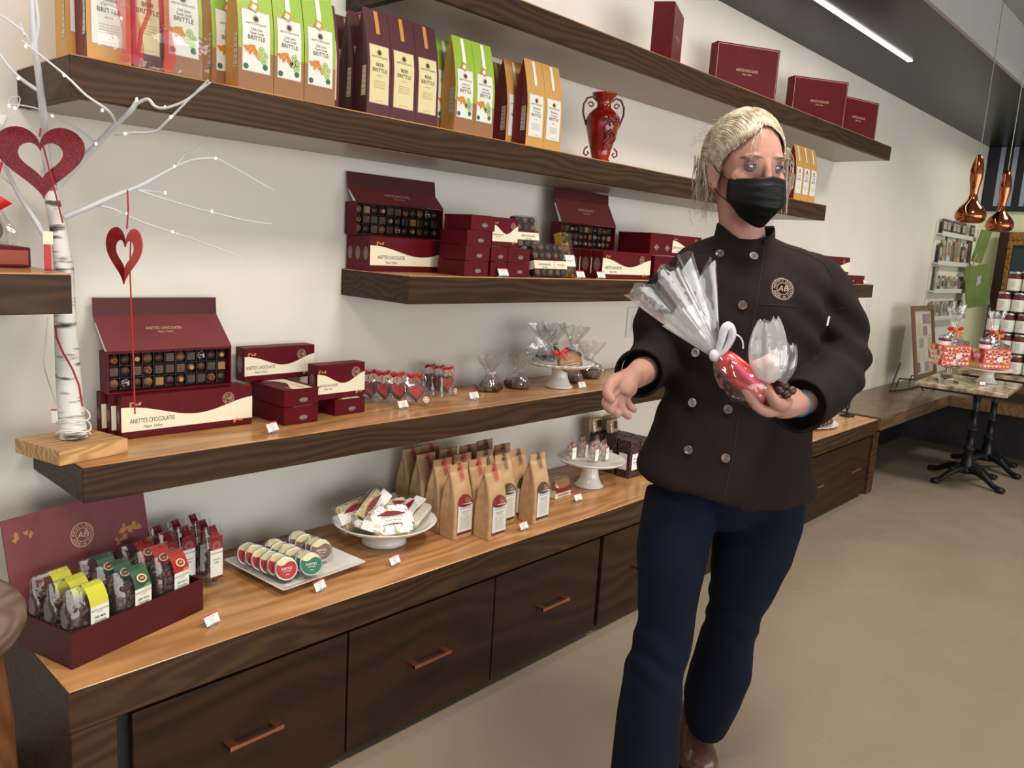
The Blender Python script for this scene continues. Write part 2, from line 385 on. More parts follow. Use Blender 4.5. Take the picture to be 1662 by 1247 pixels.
def gift_box(loc, rz, w, d, h, label, group, style='front', name='gift_box', seedv=3, ends=True):
    key = (round(w, 3), round(d, 3), round(h, 3), style)
    if key in _bx: return dup(_bx[key], loc, rz, label, group)
    mb = box_body(w, d, h)
    if style == 'end': mb.box(-.0008, w+.0008, -.0008, d, h*.93, h+.0006, 0)
    o = mb.build(name, M['burg'], loc=loc, rz=rz); tag(o, label, 'gift box', group)
    if style == 'front':
        face_label(w, h, FR @ I4 @ T(0, 0, 0), seed=seedv).build('front_label', LM, o)
        if ends:
            e = MB(); oval(e, 0, 0, d*.30, d*.5, 0, T(-.0006, d*.5, h*.5) @ RZ(-pi/2) @ FR); e.text('31', d*.22, 1, T(-.001, d*.5, h*.5) @ RZ(-pi/2) @ FR); e.build('end_seal', [M['sealgrey'], M['inkgold']], o)
    elif style == 'end':
        e = MB(); oval(e, w*.55, h*.36, min(w*.16, h*.3), h*.15, 0, FR @ T(0, 0, .0012)); e.text("ANETTE'S", h*.10, 1, FR @ T(w*.55, h*.36, .0016)); e.build('end_seal', [M['sealgrey'], M['inkgold']], o)
        # wave runs along the length on the top face
        t = face_label(d, w, T(w, 0, h+.0008) @ RZ(pi/2), seed=seedv); t.build('top_label', LM, o)
    elif style == 'plain':
        e = MB(); q = .006
        for a, b, c, d2 in ((q, w-q, q, q+.0014), (q, w-q, h-q-.0014, h-q), (q, q+.0014, q, h-q), (w-q-.0014, w-q, q, h-q)): e.poly([(a, c), (b, c), (b, d2), (a, d2)], 0, FR @ T(0, 0, .0006))
        brand(e, w*.5, h*.52, w*.050, 0, FR @ T(0, 0, .0007)); e.build('front_print', M['inkgold'], o)
    _bx[key] = o
    return o
def edge(pa, pb, z):
    A = onz(*pa, z); B = onz(*pb, z); v = B-A; return A, math.atan2(v.y, v.x), v.length
def std_box(pa, pb, ptop, z, d, label, group, style='front', **kw):
    A, r, w = edge(pa, pb, z); h = height(A, ptop); A.z += .0006
    return gift_box(A, r, w, d, h, label, group, style, **kw), (A, r, w, h)
# ---- chocolates
def choc_proto(kind):
    mb = MB(); c2 = []
    if kind in ('round', 'swirl', 'speckled', 'orange', 'milk', 'nut'):
        prof = [(.0001, 0), (.0092, 0), (.0104, .002), (.0103, .006), (.0088, .0100), (.005, .0124), (.0001, .013)]
        mb.lathe(prof[::1], 0, RX(pi/2), 14)
        if kind == 'swirl': mb.lathe([(.0034, .0124), (.0050, .0126), (.0050, .0136), (.0034, .0136)], 1, RX(pi/2), 14)
        if kind == 'milk':
            mb.tube([(-.006, -.0125, -.002), (0, -.0140, .001), (.006, -.0125, .002)], .0008, 1, n=5)
        if kind in ('speckled', 'orange', 'nut'):
            r = random.Random(len(kind))
            for i in range(26 if kind != 'nut' else 10):
                a = r.uniform(0, 2*pi); q = sqrt(r.uniform(0, 1))*.0088; zz = .013-(q/.0094)**3*.006
                mb.ell((q*cos(a), -zz, q*sin(a)), (.0014, .0007, .0011), 1, n=6, m=4)
    else:
        mb.bbox(-.0096, .0096, -.0115, 0, -.0096, .0096, .0018, 0)
        if kind == 'stripe':
            for i in range(4): mb.box(-.0085, .0085, -.0121, -.0116, -.008+.005*i, -.0068+.005*i, 1)
        if kind == 'caramel': mb.bbox(-.008, .008, -.0126, -.0116, -.008, .008, .0004, 1)
    a = {'milk': M['choc2'], 'nut': M['choc2']}.get(kind, M['choc'])
    b = {'speckled': M['white'], 'orange': mat('orange_sprinkle', srgb(214, 110, 60), .5), 'nut': mat('nut_crumb', srgb(170, 120, 70), .5), 'swirl': mat('swirl_line', srgb(176, 130, 84), .5), 'caramel': mat('caramel_top', srgb(150, 110, 66), .5)}.get(kind, M['choc2'])
    return mb, [a, b]
_cp = {}
PAT = [['orange', 'round', 'swirl', 'milk', 'round', 'stripe', 'nut', 'square', 'speckled', 'round', 'swirl'],
       ['square', 'round', 'stripe', 'orange', 'square', 'square', 'stripe', 'swirl', 'round', 'square', 'caramel'],
       ['milk', 'speckled', 'round', 'nut', 'caramel', 'round', 'swirl', 'square', 'square', 'orange', 'round']]
KW = {'orange': 'round chocolate with orange crumbs', 'round': 'plain round chocolate', 'swirl': 'round chocolate with small ring', 'milk': 'milk chocolate dome',
      'stripe': 'ridged square chocolate', 'nut': 'nutty milk chocolate dome', 'square': 'plain square chocolate', 'speckled': 'white speckled round chocolate', 'caramel': 'square chocolate with tan top'}
def ordinal(n): return ['first', 'second', 'third', 'fourth', 'fifth', 'sixth', 'seventh', 'eighth', 'ninth', 'tenth', 'eleventh'][n]
def display_box(A, r, w, d, h, lid, flap, where, which, pats, seedv=0, cols=11):
    """open box standing on its long side; lid = (dy, dz) up from the front top edge, flap = (dy, dz) beyond it"""
    root = empty('open_gift_box', A, r, 'open burgundy gift box '+where, 'gift box')
    b = MB(); t = .003
    b.box(0, w, 0, d, 0, t).box(0, w, 0, d, h-t, h).box(0, t, 0, d, t, h-t).box(w-t, w, 0, d, t, h-t).box(t, w-t, d-t, d, t, h-t)
    b.build('box_base', M['burg'], root)
    tr = MB(); tr.box(t+.001, w-t-.001, d*.55, d-t-.001, t+.001, h-t-.001)
    cw = (w-.012)/cols; ch = (h-.012)/3
    for i in range(1, cols): tr.box(.006+cw*i-.0006, .006+cw*i+.0006, d*.30, d*.55, .006, h-.006)
    for j in range(1, 3): tr.box(.006, w-.006, d*.30, d*.55, .006+ch*j-.0006, .006+ch*j+.0006)
    tr.build('tray', M['black'], root)
    # lid
    def slab(y0, z0, y1, z1, inset0, inset1, name, m):
        mb = MB(); th = .0025; nrm = Vector((0, -(z1-z0), (y1-y0))).normalized()*th
        v = [(inset0, y0, z0), (w-inset0, y0, z0), (w-inset1, y1, z1), (inset1, y1, z1)]
        v2 = [(x, y+nrm.y, z+nrm.z) for x, y, z in v]
        mb.add(v+v2, [(3, 2, 1, 0), (4, 5, 6, 7), (0, 1, 5, 4), (1, 2, 6, 5), (2, 3, 7, 6), (3, 0, 4, 7)], 0)
        return mb, nrm
    lb, nr = slab(0, h+.0005, lid[0], h+lid[1], 0, 0, 'lid', None)
    # small side wings of the lid, pale edges
    nrm = nr
    ln = Vector((0, lid[0], lid[1])); 
    mid = Vector((0, lid[0]*.5, h+lid[1]*.5)) - nr*0
    brand_M = T(w*.5, lid[0]*.62, h+lid[1]*.62) @ RX(math.atan2(lid[1], lid[0])) @ T(0, 0, -0.0)
    L = lb.build('lid', M['burg_in'], root)
    pr = MB(); brand(pr, 0, 0, w*.042, 0, T(*(Vector((w*.5, lid[0]*.60, h+lid[1]*.60))+nr*1.3)) @ RX(math.atan2(lid[1], lid[0]))); pr.build('lid_print', M['inkgold'], L)
    for sd in (0, 1):
        x = -.0008 if sd == 0 else w-.0014
        MB().add([(x, .002, h+.002), (x, lid[0]*.8, h+lid[1]*.82), (x, lid[0]*.8+.004, h+lid[1]*.80), (x, .012, h+.002), (x+.0022, .002, h+.002), (x+.0022, lid[0]*.8, h+lid[1]*.82), (x+.0022, lid[0]*.8+.004, h+lid[1]*.80), (x+.0022, .012, h+.002)],
               [(0, 1, 2, 3), (7, 6, 5, 4), (0, 4, 5, 1), (1, 5, 6, 2), (2, 6, 7, 3), (3, 7, 4, 0)], 0).build('lid_wing', M['paper'], L)
    fb, nf = slab(lid[0], h+lid[1]+.0005, lid[0]+flap[0], h+lid[1]+flap[1], 0, 0, 'flap', None)
    F = fb.build('lid_flap', M['burg_dk'], root)
    # chocolates, each a thing of its own
    R = Matrix.Translation(A) @ RZ(r)
    for j in range(3):
        for i in range(cols):
            k = pats[j][(i+seedv) % 11]
            if k not in _cp:
                mb, ms = choc_proto(k); c = mb.build('chocolate', ms); _cp[k] = c
            else: c = dup(_cp[k])
            c.location = R @ Vector((.006+cw*(i+.5), d*.549, h-.006-ch*(j+.5))); sc = min(cw, ch)/.0225
            c.scale = (sc, 1.15, sc); c.rotation_euler = (0, 0, r)
            tag(c, '%s, %s in %s row of %s open box' % (KW[k], ordinal(i), ['top', 'middle', 'bottom'][j], which), 'chocolate', 'chocolates in the %s open box' % which)
    return root

def V(*a): return Vector(a)
def span(A, B): v = B-A; return math.atan2(v.y, v.x), v.xy.length
def rel(px, py, A, r):           # point in the vertical plane through A normal to direction r
    n = Vector((cos(r), sin(r), 0)); d = ray(px, py); t = (A-CAMP).dot(n)/d.dot(n); P = CAMP+d*t
    q = P-A; return q.dot(Vector((-sin(r), cos(r), 0))), q.z
# --- display on the lower shelf
A, r, w = edge((197.5, 715), (413, 690), ZM); h = height(A, 645); A.z += .0006; r *= .3
nv = V(-sin(r), cos(r), 0); ev = V(cos(r), sin(r), 0)
for i, lb in enumerate(('front', 'middle', 'rear')):
    gift_box(A+nv*.031*i-ev*.010*i, r, w, .030, h, 'long burgundy box with cream wave, standing %s of three under the lower open box' % lb, 'long boxes under the lower open box', 'front')
zb = A.z+h+.0012
A2 = ony(175, 633.5, -.105); B2 = ony(375.5, 620, -.115); r2, w2 = span(A2, B2); h2 = height(A2, 565); A2.z = zb
ly, lz = rel(149.5, 513, A2, r2); fy, fz = rel(148, 483, A2, r2); k = .085/ly if ly > .085 else 1
display_box(A2, r2, w2, .050, h2, (ly*k, (lz-h2)), ((fy-ly)*k, fz-lz), 'on the lower shelf near the birch branch, lid up', 'lower left', PAT)
SG = 'burgundy boxes beside the lower open box'
A, r, w = edge((461, 692), (516, 684), ZM); h1 = height(A, 664); A.z += .0006; L = .155
gift_box(A, r, w, L, h1, 'burgundy box lying end-on, lower of two stacked on the lower shelf', SG, 'end')
gift_box(A+V(0, 0, h1+.0016), r, w, L, h1, 'burgundy box with cream top lying end-on, upper of two on the lower shelf', SG, 'end')
zt = A.z+2*h1+.0040
A2 = ony(391, 618, -.066); B2 = ony(510, 606, -.062); r, w = span(A2, B2); h = height(A2, 563); A2.z = zt; A2.x += .01
gift_box(A2, r, w-.01, .045, h, 'medium burgundy box with cream wave standing behind on two stacked boxes', SG, 'front')
A, r, w = edge((543.6, 676), (592, 669), ZM); h = height(A, 651); A.z += .0006
gift_box(A, r, w, .10, h, 'small burgundy box lying alone beside the heart cookie bags', SG, 'end')
A2 = ony(512, 646, A.y+.012); B2 = ony(589, 637, A.y+.016); r, w = span(A2, B2); A2.z = A.z+h+.0022; A2.x = max(A2.x, A.x-.05)
hb = height(A2, 594); gift_box(A2, r, w, .045, hb, 'short burgundy box with cream wave standing on one small box', SG, 'front')
# --- display at the left end of the third shelf
z3 = Z3+.0006; A = V(1.386, -.121, z3)
for i, lb in enumerate(('front', 'middle', 'rear')):
    gift_box(A+V(.001*i, .0385*i, 0), 0, .342, .0375, .0965, 'long burgundy box with cream wave, standing %s of three under the upper open box' % lb, 'long boxes under the upper open box', 'front')
A2 = V(1.380, -.058, z3+.0975); h2 = .0925
display_box(A2, 0, .330, .050, h2, (.042, .040), (.006, .044), 'on the third shelf at its left end, lid up', 'upper left', PAT[::-1], 3)
G3 = 'burgundy boxes stacked on the third shelf'; hu = .0425
A = V(1.605, -.275, z3)
for i in range(4): gift_box(A+V(.010*(i == 3)+.003*i, 0, i*(hu+.0014)), 0, .098, .115, hu, 'burgundy box lying end-on, %s in the tall stack of four' % ['bottom one', 'second from the bottom', 'third from the bottom', 'topmost'][i], G3, 'end')
for i in range(2): gift_box(V(1.716, -.272, z3+i*(hu+.0014)), 0, .071, .12, hu, 'short burgundy box, %s in the narrow stack of two' % ['lower', 'upper'][i], G3, 'end')
for i in range(2): gift_box(V(1.792, -.270, z3+i*(hu+.0014)), 0, .100, .12, hu, 'burgundy box, %s in the right stack of two beside the clear boxes' % ['lower', 'upper'][i], G3, 'end')
zt = z3+2*hu+.0048
gift_box(V(1.738, -.250, zt), 0, .112, .045, .086, 'burgundy box with cream wave standing on two narrow stacked boxes', G3, 'front')
M['boxfilm'] = film('clear_box_film', gloss=.5, bstr=.15, bumps=30)
M['goldcard'] = mat('gold_card', srgb(196, 170, 60), .35, .3)
def clear_box(loc, rz, w, d, h, lean, label, gold=False):
    root = empty('clear_candy_box', loc, rot=(lean, 0, rz), label=label, cat='candy box', group='clear candy boxes on the third shelf')
    bk = MB(); bk.box(.001, w-.001, d*.5, d-.0005, .001, h-.001)
    bk.build('tray', M['goldcard'] if gold else M['black'], root)
    if gold: MB().box(-.0005, .0012, .001, d, 0, h).build('gold_side', M['goldcard'], root)
    n = (3 if w > .09 else 2) if not gold else 1; rows = 4
    for j in range(rows):
        for i in range(n):
            c = MB(); c.ell((w*(i+.5)/n, d*.34, h*(j+.5)/rows), (w/n*.40, .009 if d > .02 else .006, h/rows*.42), 0, n=10, m=6); c.build('filled_chocolate', M['choc'] if (i+j) % 2 else M['choc2'], root)
    MB().box(0, w, 0, d, 0, h).build('clear_cover', M['boxfilm'], root)
    bb = MB(); z0, z1 = h*.22, h*.52; bb.box(-.0006, w+.0006, -.0006, d+.0006, z0, z1-.006, 0)
    bb.poly([(w+.0006, z1-.006), (-.0006, z1-.006)]+[(w*t/10, z1+.004*cos(t/10*pi*1.6)) for t in range(11)], 1, FR @ T(0, 0, .0009)); brand(bb, w*.5, (z0+z1)*.5-.003, w*.09, 2, FR @ T(0, 0, .0011)); bb.build('paper_band', [M['paper'] if gold else M['cream'], M['burg'], M['ink']], root)
    return root
clear_box((1.856, -.250, zt+.0048), -.06, .096, .024, .098, -.25, 'clear chocolate box leaning on top of the right stack of two boxes')
clear_box((1.908, -.285, z3+.006), 0, .096, .024, .106, -.25, 'clear chocolate box leaning on the shelf, left of the lower pair')
clear_box((2.008, -.285, z3+.006), 0, .060, .024, .106, -.25, 'half-width clear chocolate box leaning beside the long gold box')
for i in range(3):
    clear_box((1.925+.047*i, -.165, z3+.004), 0, .038, .05, .142, -.12, 'gold-sided narrow candy box, %s of three standing behind the clear boxes' % ordinal(i), True)
clear_box((2.095, -.262, z3+.006), 0, .052, .030, .150, -.30, 'long gold-sided candy box with white band, leaning beside the right open box', True)
A = V(2.262, -.278, z3)
for i, lb in enumerate(('front', 'second', 'third', 'rear')):
    gift_box(A+V(-.003*i, .0485*i, 0), 0, .30, .047, .0965, 'burgundy box with cream wave, standing %s of four under the right open box' % lb, 'boxes under the right open box', 'front')
display_box(V(2.236, -.105, z3+.0975), 0, .327, .050, .0905, (.045, .082), (.004, .038), 'on the third shelf beside the clear boxes, lid up', 'right', PAT[1:]+PAT[:1], 5, 11)
G5 = 'burgundy boxes beside the woman on the third shelf'
for i in range(4): gift_box(V(2.640+.070*i, -.245, z3), 0, .068, .15, .090, 'narrow burgundy box on edge, %s of the lower four by her shoulder' % ordinal(i), G5, 'end')
for i in range(2): gift_box(V(2.600+.077*i, -.245, z3+.0920), 0, .075, .15, .082, 'narrow burgundy box on top of the lower four, %s one' % ['left', 'right'][i], G5, 'end')
gift_box(V(2.756, -.245, z3+.0920), 0, .22, .045, .082, 'burgundy box with cream wave on the lower four behind her shoulder', G5, 'front')
gift_box(V(4.42, -.28, z3), 0, .38, .14, .046, 'low burgundy box at the far right end of the third shelf', 'boxes at the third shelf end', 'end')
gift_box(V(4.22, -.24, z3+.0488), 0, .43, .05, .095, 'burgundy box with cream wave on the low box at the shelf end', 'boxes at the third shelf end', 'front')
# --- boxes on the topmost shelf
GT = 'closed boxes on the top shelf'; z5 = Z5+.0008
def tbox(p0, p1, zt, d, label):
    A = onz(*p0, zt); B = onz(*p1, zt); r, w = span(A, B); A.z = z5; return gift_box(A, r, w, d, zt-z5, label, GT, 'plain')
tbox((1165, 66), (1267, 82), 2.215, .05, 'large closed burgundy box with thin white border on the top shelf')
tbox((1290, 122), (1378, 134), 2.228, .055, 'second closed burgundy box, right of the large one on the top shelf')
A = onz(1425, 170, 2.2); gift_box(V(4.34, -.20, z5), -.28, .32, .05, .20, 'rightmost burgundy box near the end of the top shelf', GT, 'plain')
P0 = onz(1062, 2, 2.206); P1 = onz(1098, 2, 2.206); P2 = onz(1120, 45, 2.206)
pass
r0, w0 = span(P0, P1); r1, w1 = span(P1, P2)
bk = empty('gift_box', V(P0.x, P0.y, z5), r0, 'burgundy box standing upright and slightly ajar, leftmost on the top shelf', 'gift box', GT)
MB().bbox(0, w0-.004, 0, .10, 0, 2.206-z5, .001).build('box_base', M['burg'], bk)
ld = MB().bbox(0, min(w1, .2), 0, .004, 0, 2.204-z5, .001).build('lid', M['burg'], bk, loc=(w0-.002, 0, 0), rz=r1-r0)
pr = MB(); brand(pr, min(w1, .2)*.5, (2.206-z5)*.5, .012, 0, FR @ T(0, 0, .0006)); pr.build('lid_print', M['inkgold'], ld)
# ================================================================== tall brittle bags on the fourth shelf
M['beer'] = mat('bag_plum', srgb(84, 44, 50), .38); M['beer_side'] = mat('bag_plum_side', srgb(70, 30, 36), .35)
M['lime'] = mat('bag_lime', srgb(150, 186, 66), .4); M['tanbag'] = mat('bag_tan', srgb(206, 156, 84), .4); M['maroon'] = mat('bag_maroon', srgb(104, 26, 38), .38)
M['tanbrown'] = mat('bag_brown_foot', srgb(150, 108, 74), .45); M['lab_cream'] = mat('label_cream', srgb(222, 212, 166), .5); M['lab_white'] = mat('label_white', srgb(228, 230, 222), .5)
M['chip'] = mat('print_chip_orange', srgb(206, 132, 52), .5); M['limep'] = mat('print_lime_green', srgb(150, 188, 92), .5); M['dkgreen'] = mat('print_dark_green', srgb(34, 110, 82), .5)
M['facts'] = mat('facts_panel', srgb(216, 210, 190), .5); M['pinkfoil'] = mat('print_pink', srgb(200, 150, 150), .5)
BH = .252; BD = .056
def yf(z, h=BH, d=BD): return 0 if z < h*.48 else (z-h*.48)/(h*.52)*(d*.5) - .004*sin((z-h*.48)/(h*.52)*pi)
def mapped(src, fn):
    o = MB(); o.v = [fn(Vector(v)) for v in src.v]; o.f = src.f; o.m = src.m; o.s = src.s; return o
def grid_poly(mb, x0, x1, z0, z1, mat, nz=10, zfn=None):
    for k in range(nz):
        a, b = z0+(z1-z0)*k/nz, z0+(z1-z0)*(k+1)/nz; mb.add([(x0, a, 0), (x1, a, 0), (x1, b, 0), (x0, b, 0)], [(0, 1, 2, 3)], mat)
def on_front(src, off, h=BH, d=BD): return mapped(src, lambda v: (v.x, yf(v.y, h, d)-off-v.z, v.y))
def tent_bag(kind, w):
    h, d = BH, BD; body = MB(); nz = 12
    zs = [h*k/nz for k in range(nz+1)]; fm = {'beer': (0, 0, 1), 'lime': (0, 2, 1), 'tan': (0, 0, 1), 'cashew': (0, 0, 1)}[kind]
    for k in range(nz):
        a, b = zs[k], zs[k+1]; ya, yb = yf(a), yf(b); ga, gb = (.014*min(1, a/h*1.6), .014*min(1, b/h*1.6))
        m = fm[1] if a < h*.30 else fm[0]
        body.add([(0, ya, a), (w, ya, a), (w, yb, b), (0, yb, b)], [(0, 1, 2, 3)], m)
        body.add([(0, d-ya, a), (w, d-ya, a), (w, d-yb, b), (0, d-yb, b)], [(3, 2, 1, 0)], m)
        for s in (0, 1):
            x = w if s else 0; i = -1 if s else 1; c = d/2
            q = [(x, ya, a), (x+i*ga*(1-a/h), c, a), (x+i*gb*(1-b/h), c, b), (x, yb, b)]; q2 = [(x, d-ya, a), (x+i*ga*(1-a/h), c, a), (x+i*gb*(1-b/h), c, b), (x, d-yb, b)]
            body.add(q, [(3, 2, 1, 0) if s == 0 else (0, 1, 2, 3)], fm[2]); body.add(q2, [(0, 1, 2, 3) if s == 0 else (3, 2, 1, 0)], fm[2])
    body.add([(0, 0, 0), (w, 0, 0), (w, d, 0), (0, d, 0)], [(3, 2, 1, 0)], fm[1])
    mats = {'beer': [M['beer'], M['beer_side'], M['beer']], 'lime': [M['lime'], M['tanbag'], M['tanbrown']], 'tan': [M['tanbag'], M['maroon'], M['tanbag']], 'cashew': [M['tanbag'], M['tanbag'], M['tanbag']]}[kind]
    o = body.build('brittle_bag', mats)
    L = MB(); m = w*.11; z0, z1 = (.055, .158) if kind != 'beer' else (.030, .165)
    if kind == 'lime': z0, z1 = .040, .165
    if kind == 'tan': z0, z1 = .030, .150
    grid_poly(L, m-.0015, w-m+.0015, z0-.0015, z1+.0015, 3); L2 = MB(); grid_poly(L2, m, w-m, z0, z1, 0)
    pr = MB(); cx = w/2; top = z1
    ringp(pr, cx, top-.016, .0, .0055, 1, I4, 14); ringp(pr, cx, top-.016, .0065, .0078, 2, I4, 18)
    pr.text("ANETTE'S CHOCOLATES", .0062, 1, T(cx, top-.027, 0), xs=.7)
    if kind == 'lime':
        pr.text('Chili Lime', .0085, 1, T(cx, top-.038, 0), ital=.4, xs=.8); pr.text('Tequila Tortilla', .0075, 1, T(cx, top-.046, 0), ital=.4, xs=.72); pr.text('BRITTLE', .0125, 1, T(cx, top-.056, 0), xs=.92, bold=.008)
        r = random.Random(4)
        for i in range(7):
            x, z, a = cx-.024+.005*i*.9, top-.074+r.uniform(-.008, .006)-.002*i, r.uniform(0, 6); pr.poly([(x+.009*cos(a+t), z+.009*sin(a+t)) for t in (0, 2.1, 4.2)], 3, T(0, 0, .00005*i))
        for x, z in ((.012, -.078), (.020, -.088), (.008, -.092), (.018, -.100)): ringp(pr, cx+x, top+z, 0, .0075, 4, T(0, 0, .0003), 16); ringp(pr, cx+x, top+z, .0045, .0052, 0+6, T(0, 0, .0005), 16)
        for x, z in ((-.024, -.116), (.020, -.112)): ringp(pr, cx+x*w/.08, z+top, 0, .006, 5, T(0, 0, .0006), 14)
        pr.poly([(cx-.016, top+.004), (cx+.001, top-.004), (cx+.010, top+.013), (cx-.007, top+.021)], 2, T(0, 0, .0008)); pr.poly([(cx-.010, top+.005), (cx-.001, top+.001), (cx+.004, top+.011), (cx-.005, top+.015)], 6, T(0, 0, .001))
    else:
        if kind == 'beer': pr.text('BEER', .0115, 1, T(cx, top-.045, 0), bold=.006, xs=.95); pr.text('BRITTLE', .0125, 1, T(cx, top-.058, 0), bold=.006)
        elif kind == 'tan': pr.text('Macadamia', .0085, 1, T(cx, top-.038, 0), xs=.85, ital=.2); pr.text('Coconut', .0085, 1, T(cx, top-.047, 0), ital=.4); pr.text('BRITTLE', .0120, 1, T(cx, top-.058, 0), bold=.006)
        else: pr.text('Cashew', .0120, 7, T(cx, top-.036, 0), ital=.4, xs=.9); pr.text('BRITTLE', .0120, 3, T(cx, top-.050, 0), xs=.9); pr.ell((cx-.018, top-.082, 0), (.006, .009, .0001), 3, n=12, m=4); [pr.poly([(cx-.018-.002, top-.072), (cx-.018+.002, top-.072), (cx-.018+.007*sin(a), top-.060)], 5, T(0, 0, .0001)) for a in (-1, -.5, 0, .5, 1)]; ringp(pr, cx+.008, top-.086, .003, .006, 1, I4)
        pr.text('net 6 oz', .0045, 1, T(cx, top-.070, 0))
        for i in range(4): pr.text('small batch brittle made with care', .0042, 2, T(cx, top-.083-.005*i, 0), xs=.62)
        pr.text('www.chocolates', .0040, 2, T(cx, z0+.006, 0))
    grid_poly(pr, cx-.006, cx+.006, z1+.018 if kind == 'lime' else z1+.028, h*.985, 6 if kind != 'beer' else 8, 4)
    comb = MB(); A = on_front(L, .0004); B = on_front(L2, .0008); C = on_front(pr, .0012)
    comb.add(A.v, A.f, 9); comb.v += B.v; comb.f += [[i+len(A.v) for i in f] for f in B.f]; comb.m += [0]*len(B.f); comb.s += [False]*len(B.f)
    n0 = len(A.v)+len(B.v); comb.v += C.v; comb.f += [[i+n0 for i in f] for f in C.f]; comb.m += C.m; comb.s += [False]*len(C.f)
    comb.build('front_label', [M['lab_cream'] if kind == 'beer' else M['lab_white'], M['ink'], M['gold'], M['chip'], M['limep'], M['dkgreen'], M['paper'], mat('print_blue', srgb(50, 50, 120), .5), M['gold'], M['pinkfoil']], o)
    F = MB(); MX = T(-.0006, d*.5-.012, 0) @ RZ(-pi/2) @ RX(pi/2) @ T(-.012, 0, 0)
    q = MB(); q.poly([(0, .045), (.019, .045), (.019, .115), (0, .115)], 0)
    for i in range(9): q.box(.002, .017, .052+.0065*i, .0526+.0065*i, .0002, .0003, 1)
    fm2 = mapped(q, lambda v: (-.0008-v.z+0*v.x, .006+v.x*1.0, v.y)); 
    # the gusset folds inward, so the panel lies in two halves following it
    def gx(y, z): c = d/2; g = .014*min(1, z/h*1.6)*(1-z/h); return g*(1-abs(y-c)/max(c-yf(z), .001))
    fm2 = MB(); 
    for a, b in ((.006, .0275),):
        for k in range(6):
            z0_, z1_ = .045+.0117*k, .045+.0117*(k+1)
            fm2.add([(gx(a, z0_)-.0008, a, z0_), (gx(b, z0_)-.0008, b, z0_), (gx(b, z1_)-.0008, b, z1_), (gx(a, z1_)-.0008, a, z1_)], [(3, 2, 1, 0)], 0)
            fm2.add([(gx(a+.002, z0_+.004)-.0013, a+.002, z0_+.004), (gx(b-.002, z0_+.004)-.0013, b-.002, z0_+.004), (gx(b-.002, z0_+.005)-.0013, b-.002, z0_+.005), (gx(a+.002, z0_+.005)-.0013, a+.002, z0_+.005)], [(3, 2, 1, 0)], 1)
    fm2.build('side_panel_print', [M['facts'], M['ink']], o)
    return o
_tb = {}
def bag(kind, x, y, w, label, rz=0, group='tall brittle bags on the shelf'):
    k = (kind, round(w, 3))
    if k not in _tb: _tb[k] = tent_bag(kind, w); o = _tb[k]
    else: o = dup(_tb[k])
    o.location = (x, y, Z4+.0008); o.rotation_euler = (0, 0, rz); tag(o, label, 'paper bag', group); return o
for i, (x, w) in enumerate(((.900, .083), (.985, .075), (1.062, .083))): bag('lime', x, -.286, w, 'lime green chili lime brittle bag, %s of the front three left of the plum bags' % ordinal(i))
for i in range(3): bag('lime', .872-.018*i*.4, -.226+.060*i, .083, 'lime green brittle bag, row %s behind the front three' % ['one', 'two', 'three'][i])
bag('beer', 1.120, -.222, .080, 'plum beer brittle bag half hidden behind the third lime bag')
for i, (x, w) in enumerate(((1.237, .073), (1.311, .080), (1.392, .076))): bag('beer', x, -.286, w, 'plum coloured beer brittle bag, %s from the left in the front row' % ordinal(i))
for i in range(2): bag('beer', 1.236-.004*i, -.226+.06*i, .078, 'plum beer brittle bag standing %s behind the first front one' % ['directly', 'second'][i]); bag('beer', 1.322-.004*i, -.226+.06*i, .078, 'plum beer brittle bag hidden behind the front row, %s rank' % ['second', 'third'][i])
for i, (x, w) in enumerate(((1.529, .073), (1.603, .077))): bag('lime', x, -.286, w, 'lime green brittle bag, %s of the pair between plum and tan bags' % ['left', 'right'][i])
bag('lime', 1.512, -.226, .078, 'lime green brittle bag behind the pair between plum and tan bags')
bag('cashew', 1.445, -.160, .080, 'plain tan brittle bag behind the plum bags, only its top showing')
for i, (x, w) in enumerate(((1.820, .080), (1.901, .081))): bag('tan', x, -.286, w, 'tan coconut brittle bag with maroon sides, %s of the front pair by the vase' % ['left', 'right'][i])
for i in range(2): bag('tan', 1.796-.012*i, -.226+.062*i, .080, 'tan coconut brittle bag with maroon side, %s behind the front pair' % ['first', 'second'][i])
bag('cashew', .585, -.215, .080, 'tan cashew brittle bag with pineapple label at the left shelf end')
bag('cashew', .672, -.150, .080, 'plain tan brittle bag standing at the back behind the wrapped gift bags')
o = bag('tan', .598, -.292+.010, .080, 'tan coconut brittle bag wrapped with a red ribbon at the left shelf end')
bag('beer', .682, -.284, .056, 'plum beer brittle bag behind the red ribbon near the left end')
bag('lime', .742, -.286, .078, 'chili lime brittle bag wrapped in film with the red ribbon')
for i in range(3): bag('tan', 3.70+.082*i, -.290, .080, 'tan bag beside the woman near the right shelf end, %s of three' % ordinal(i))
# film around the two gift sets, and ribbons
M['ribbon'] = mat('sheer_red_ribbon', srgb(198, 30, 44), .35, alpha=.55); M['ribbon_red'] = mat('satin_red_ribbon', srgb(206, 30, 36), .35)
def film_sheet(name, x0, x1, y, z0, z1, parent, amp=.006, seed=1):
    mb = MB(); nx, nz = 14, 16; v = []
    for j in range(nz+1):
        for i in range(nx+1):
            x, z = x0+(x1-x0)*i/nx, z0+(z1-z0)*j/nz; v.append((x, y+amp*(noise.noise(Vector((x*40, z*30, seed)))), z))
    mb.add(v, [(j*(nx+1)+i, j*(nx+1)+i+1, (j+1)*(nx+1)+i+1, (j+1)*(nx+1)+i) for j in range(nz) for i in range(nx)], 0, True)
    return mb.build(name, M['film'], parent)
g = empty('gift_wrap', (.70, -.30, Z4+.001), label='clear film and sheer red ribbon tied round the left brittle bags', cat='gift wrap')
film_sheet('film_front', -.09, .125, -.004, 0, .25, g)
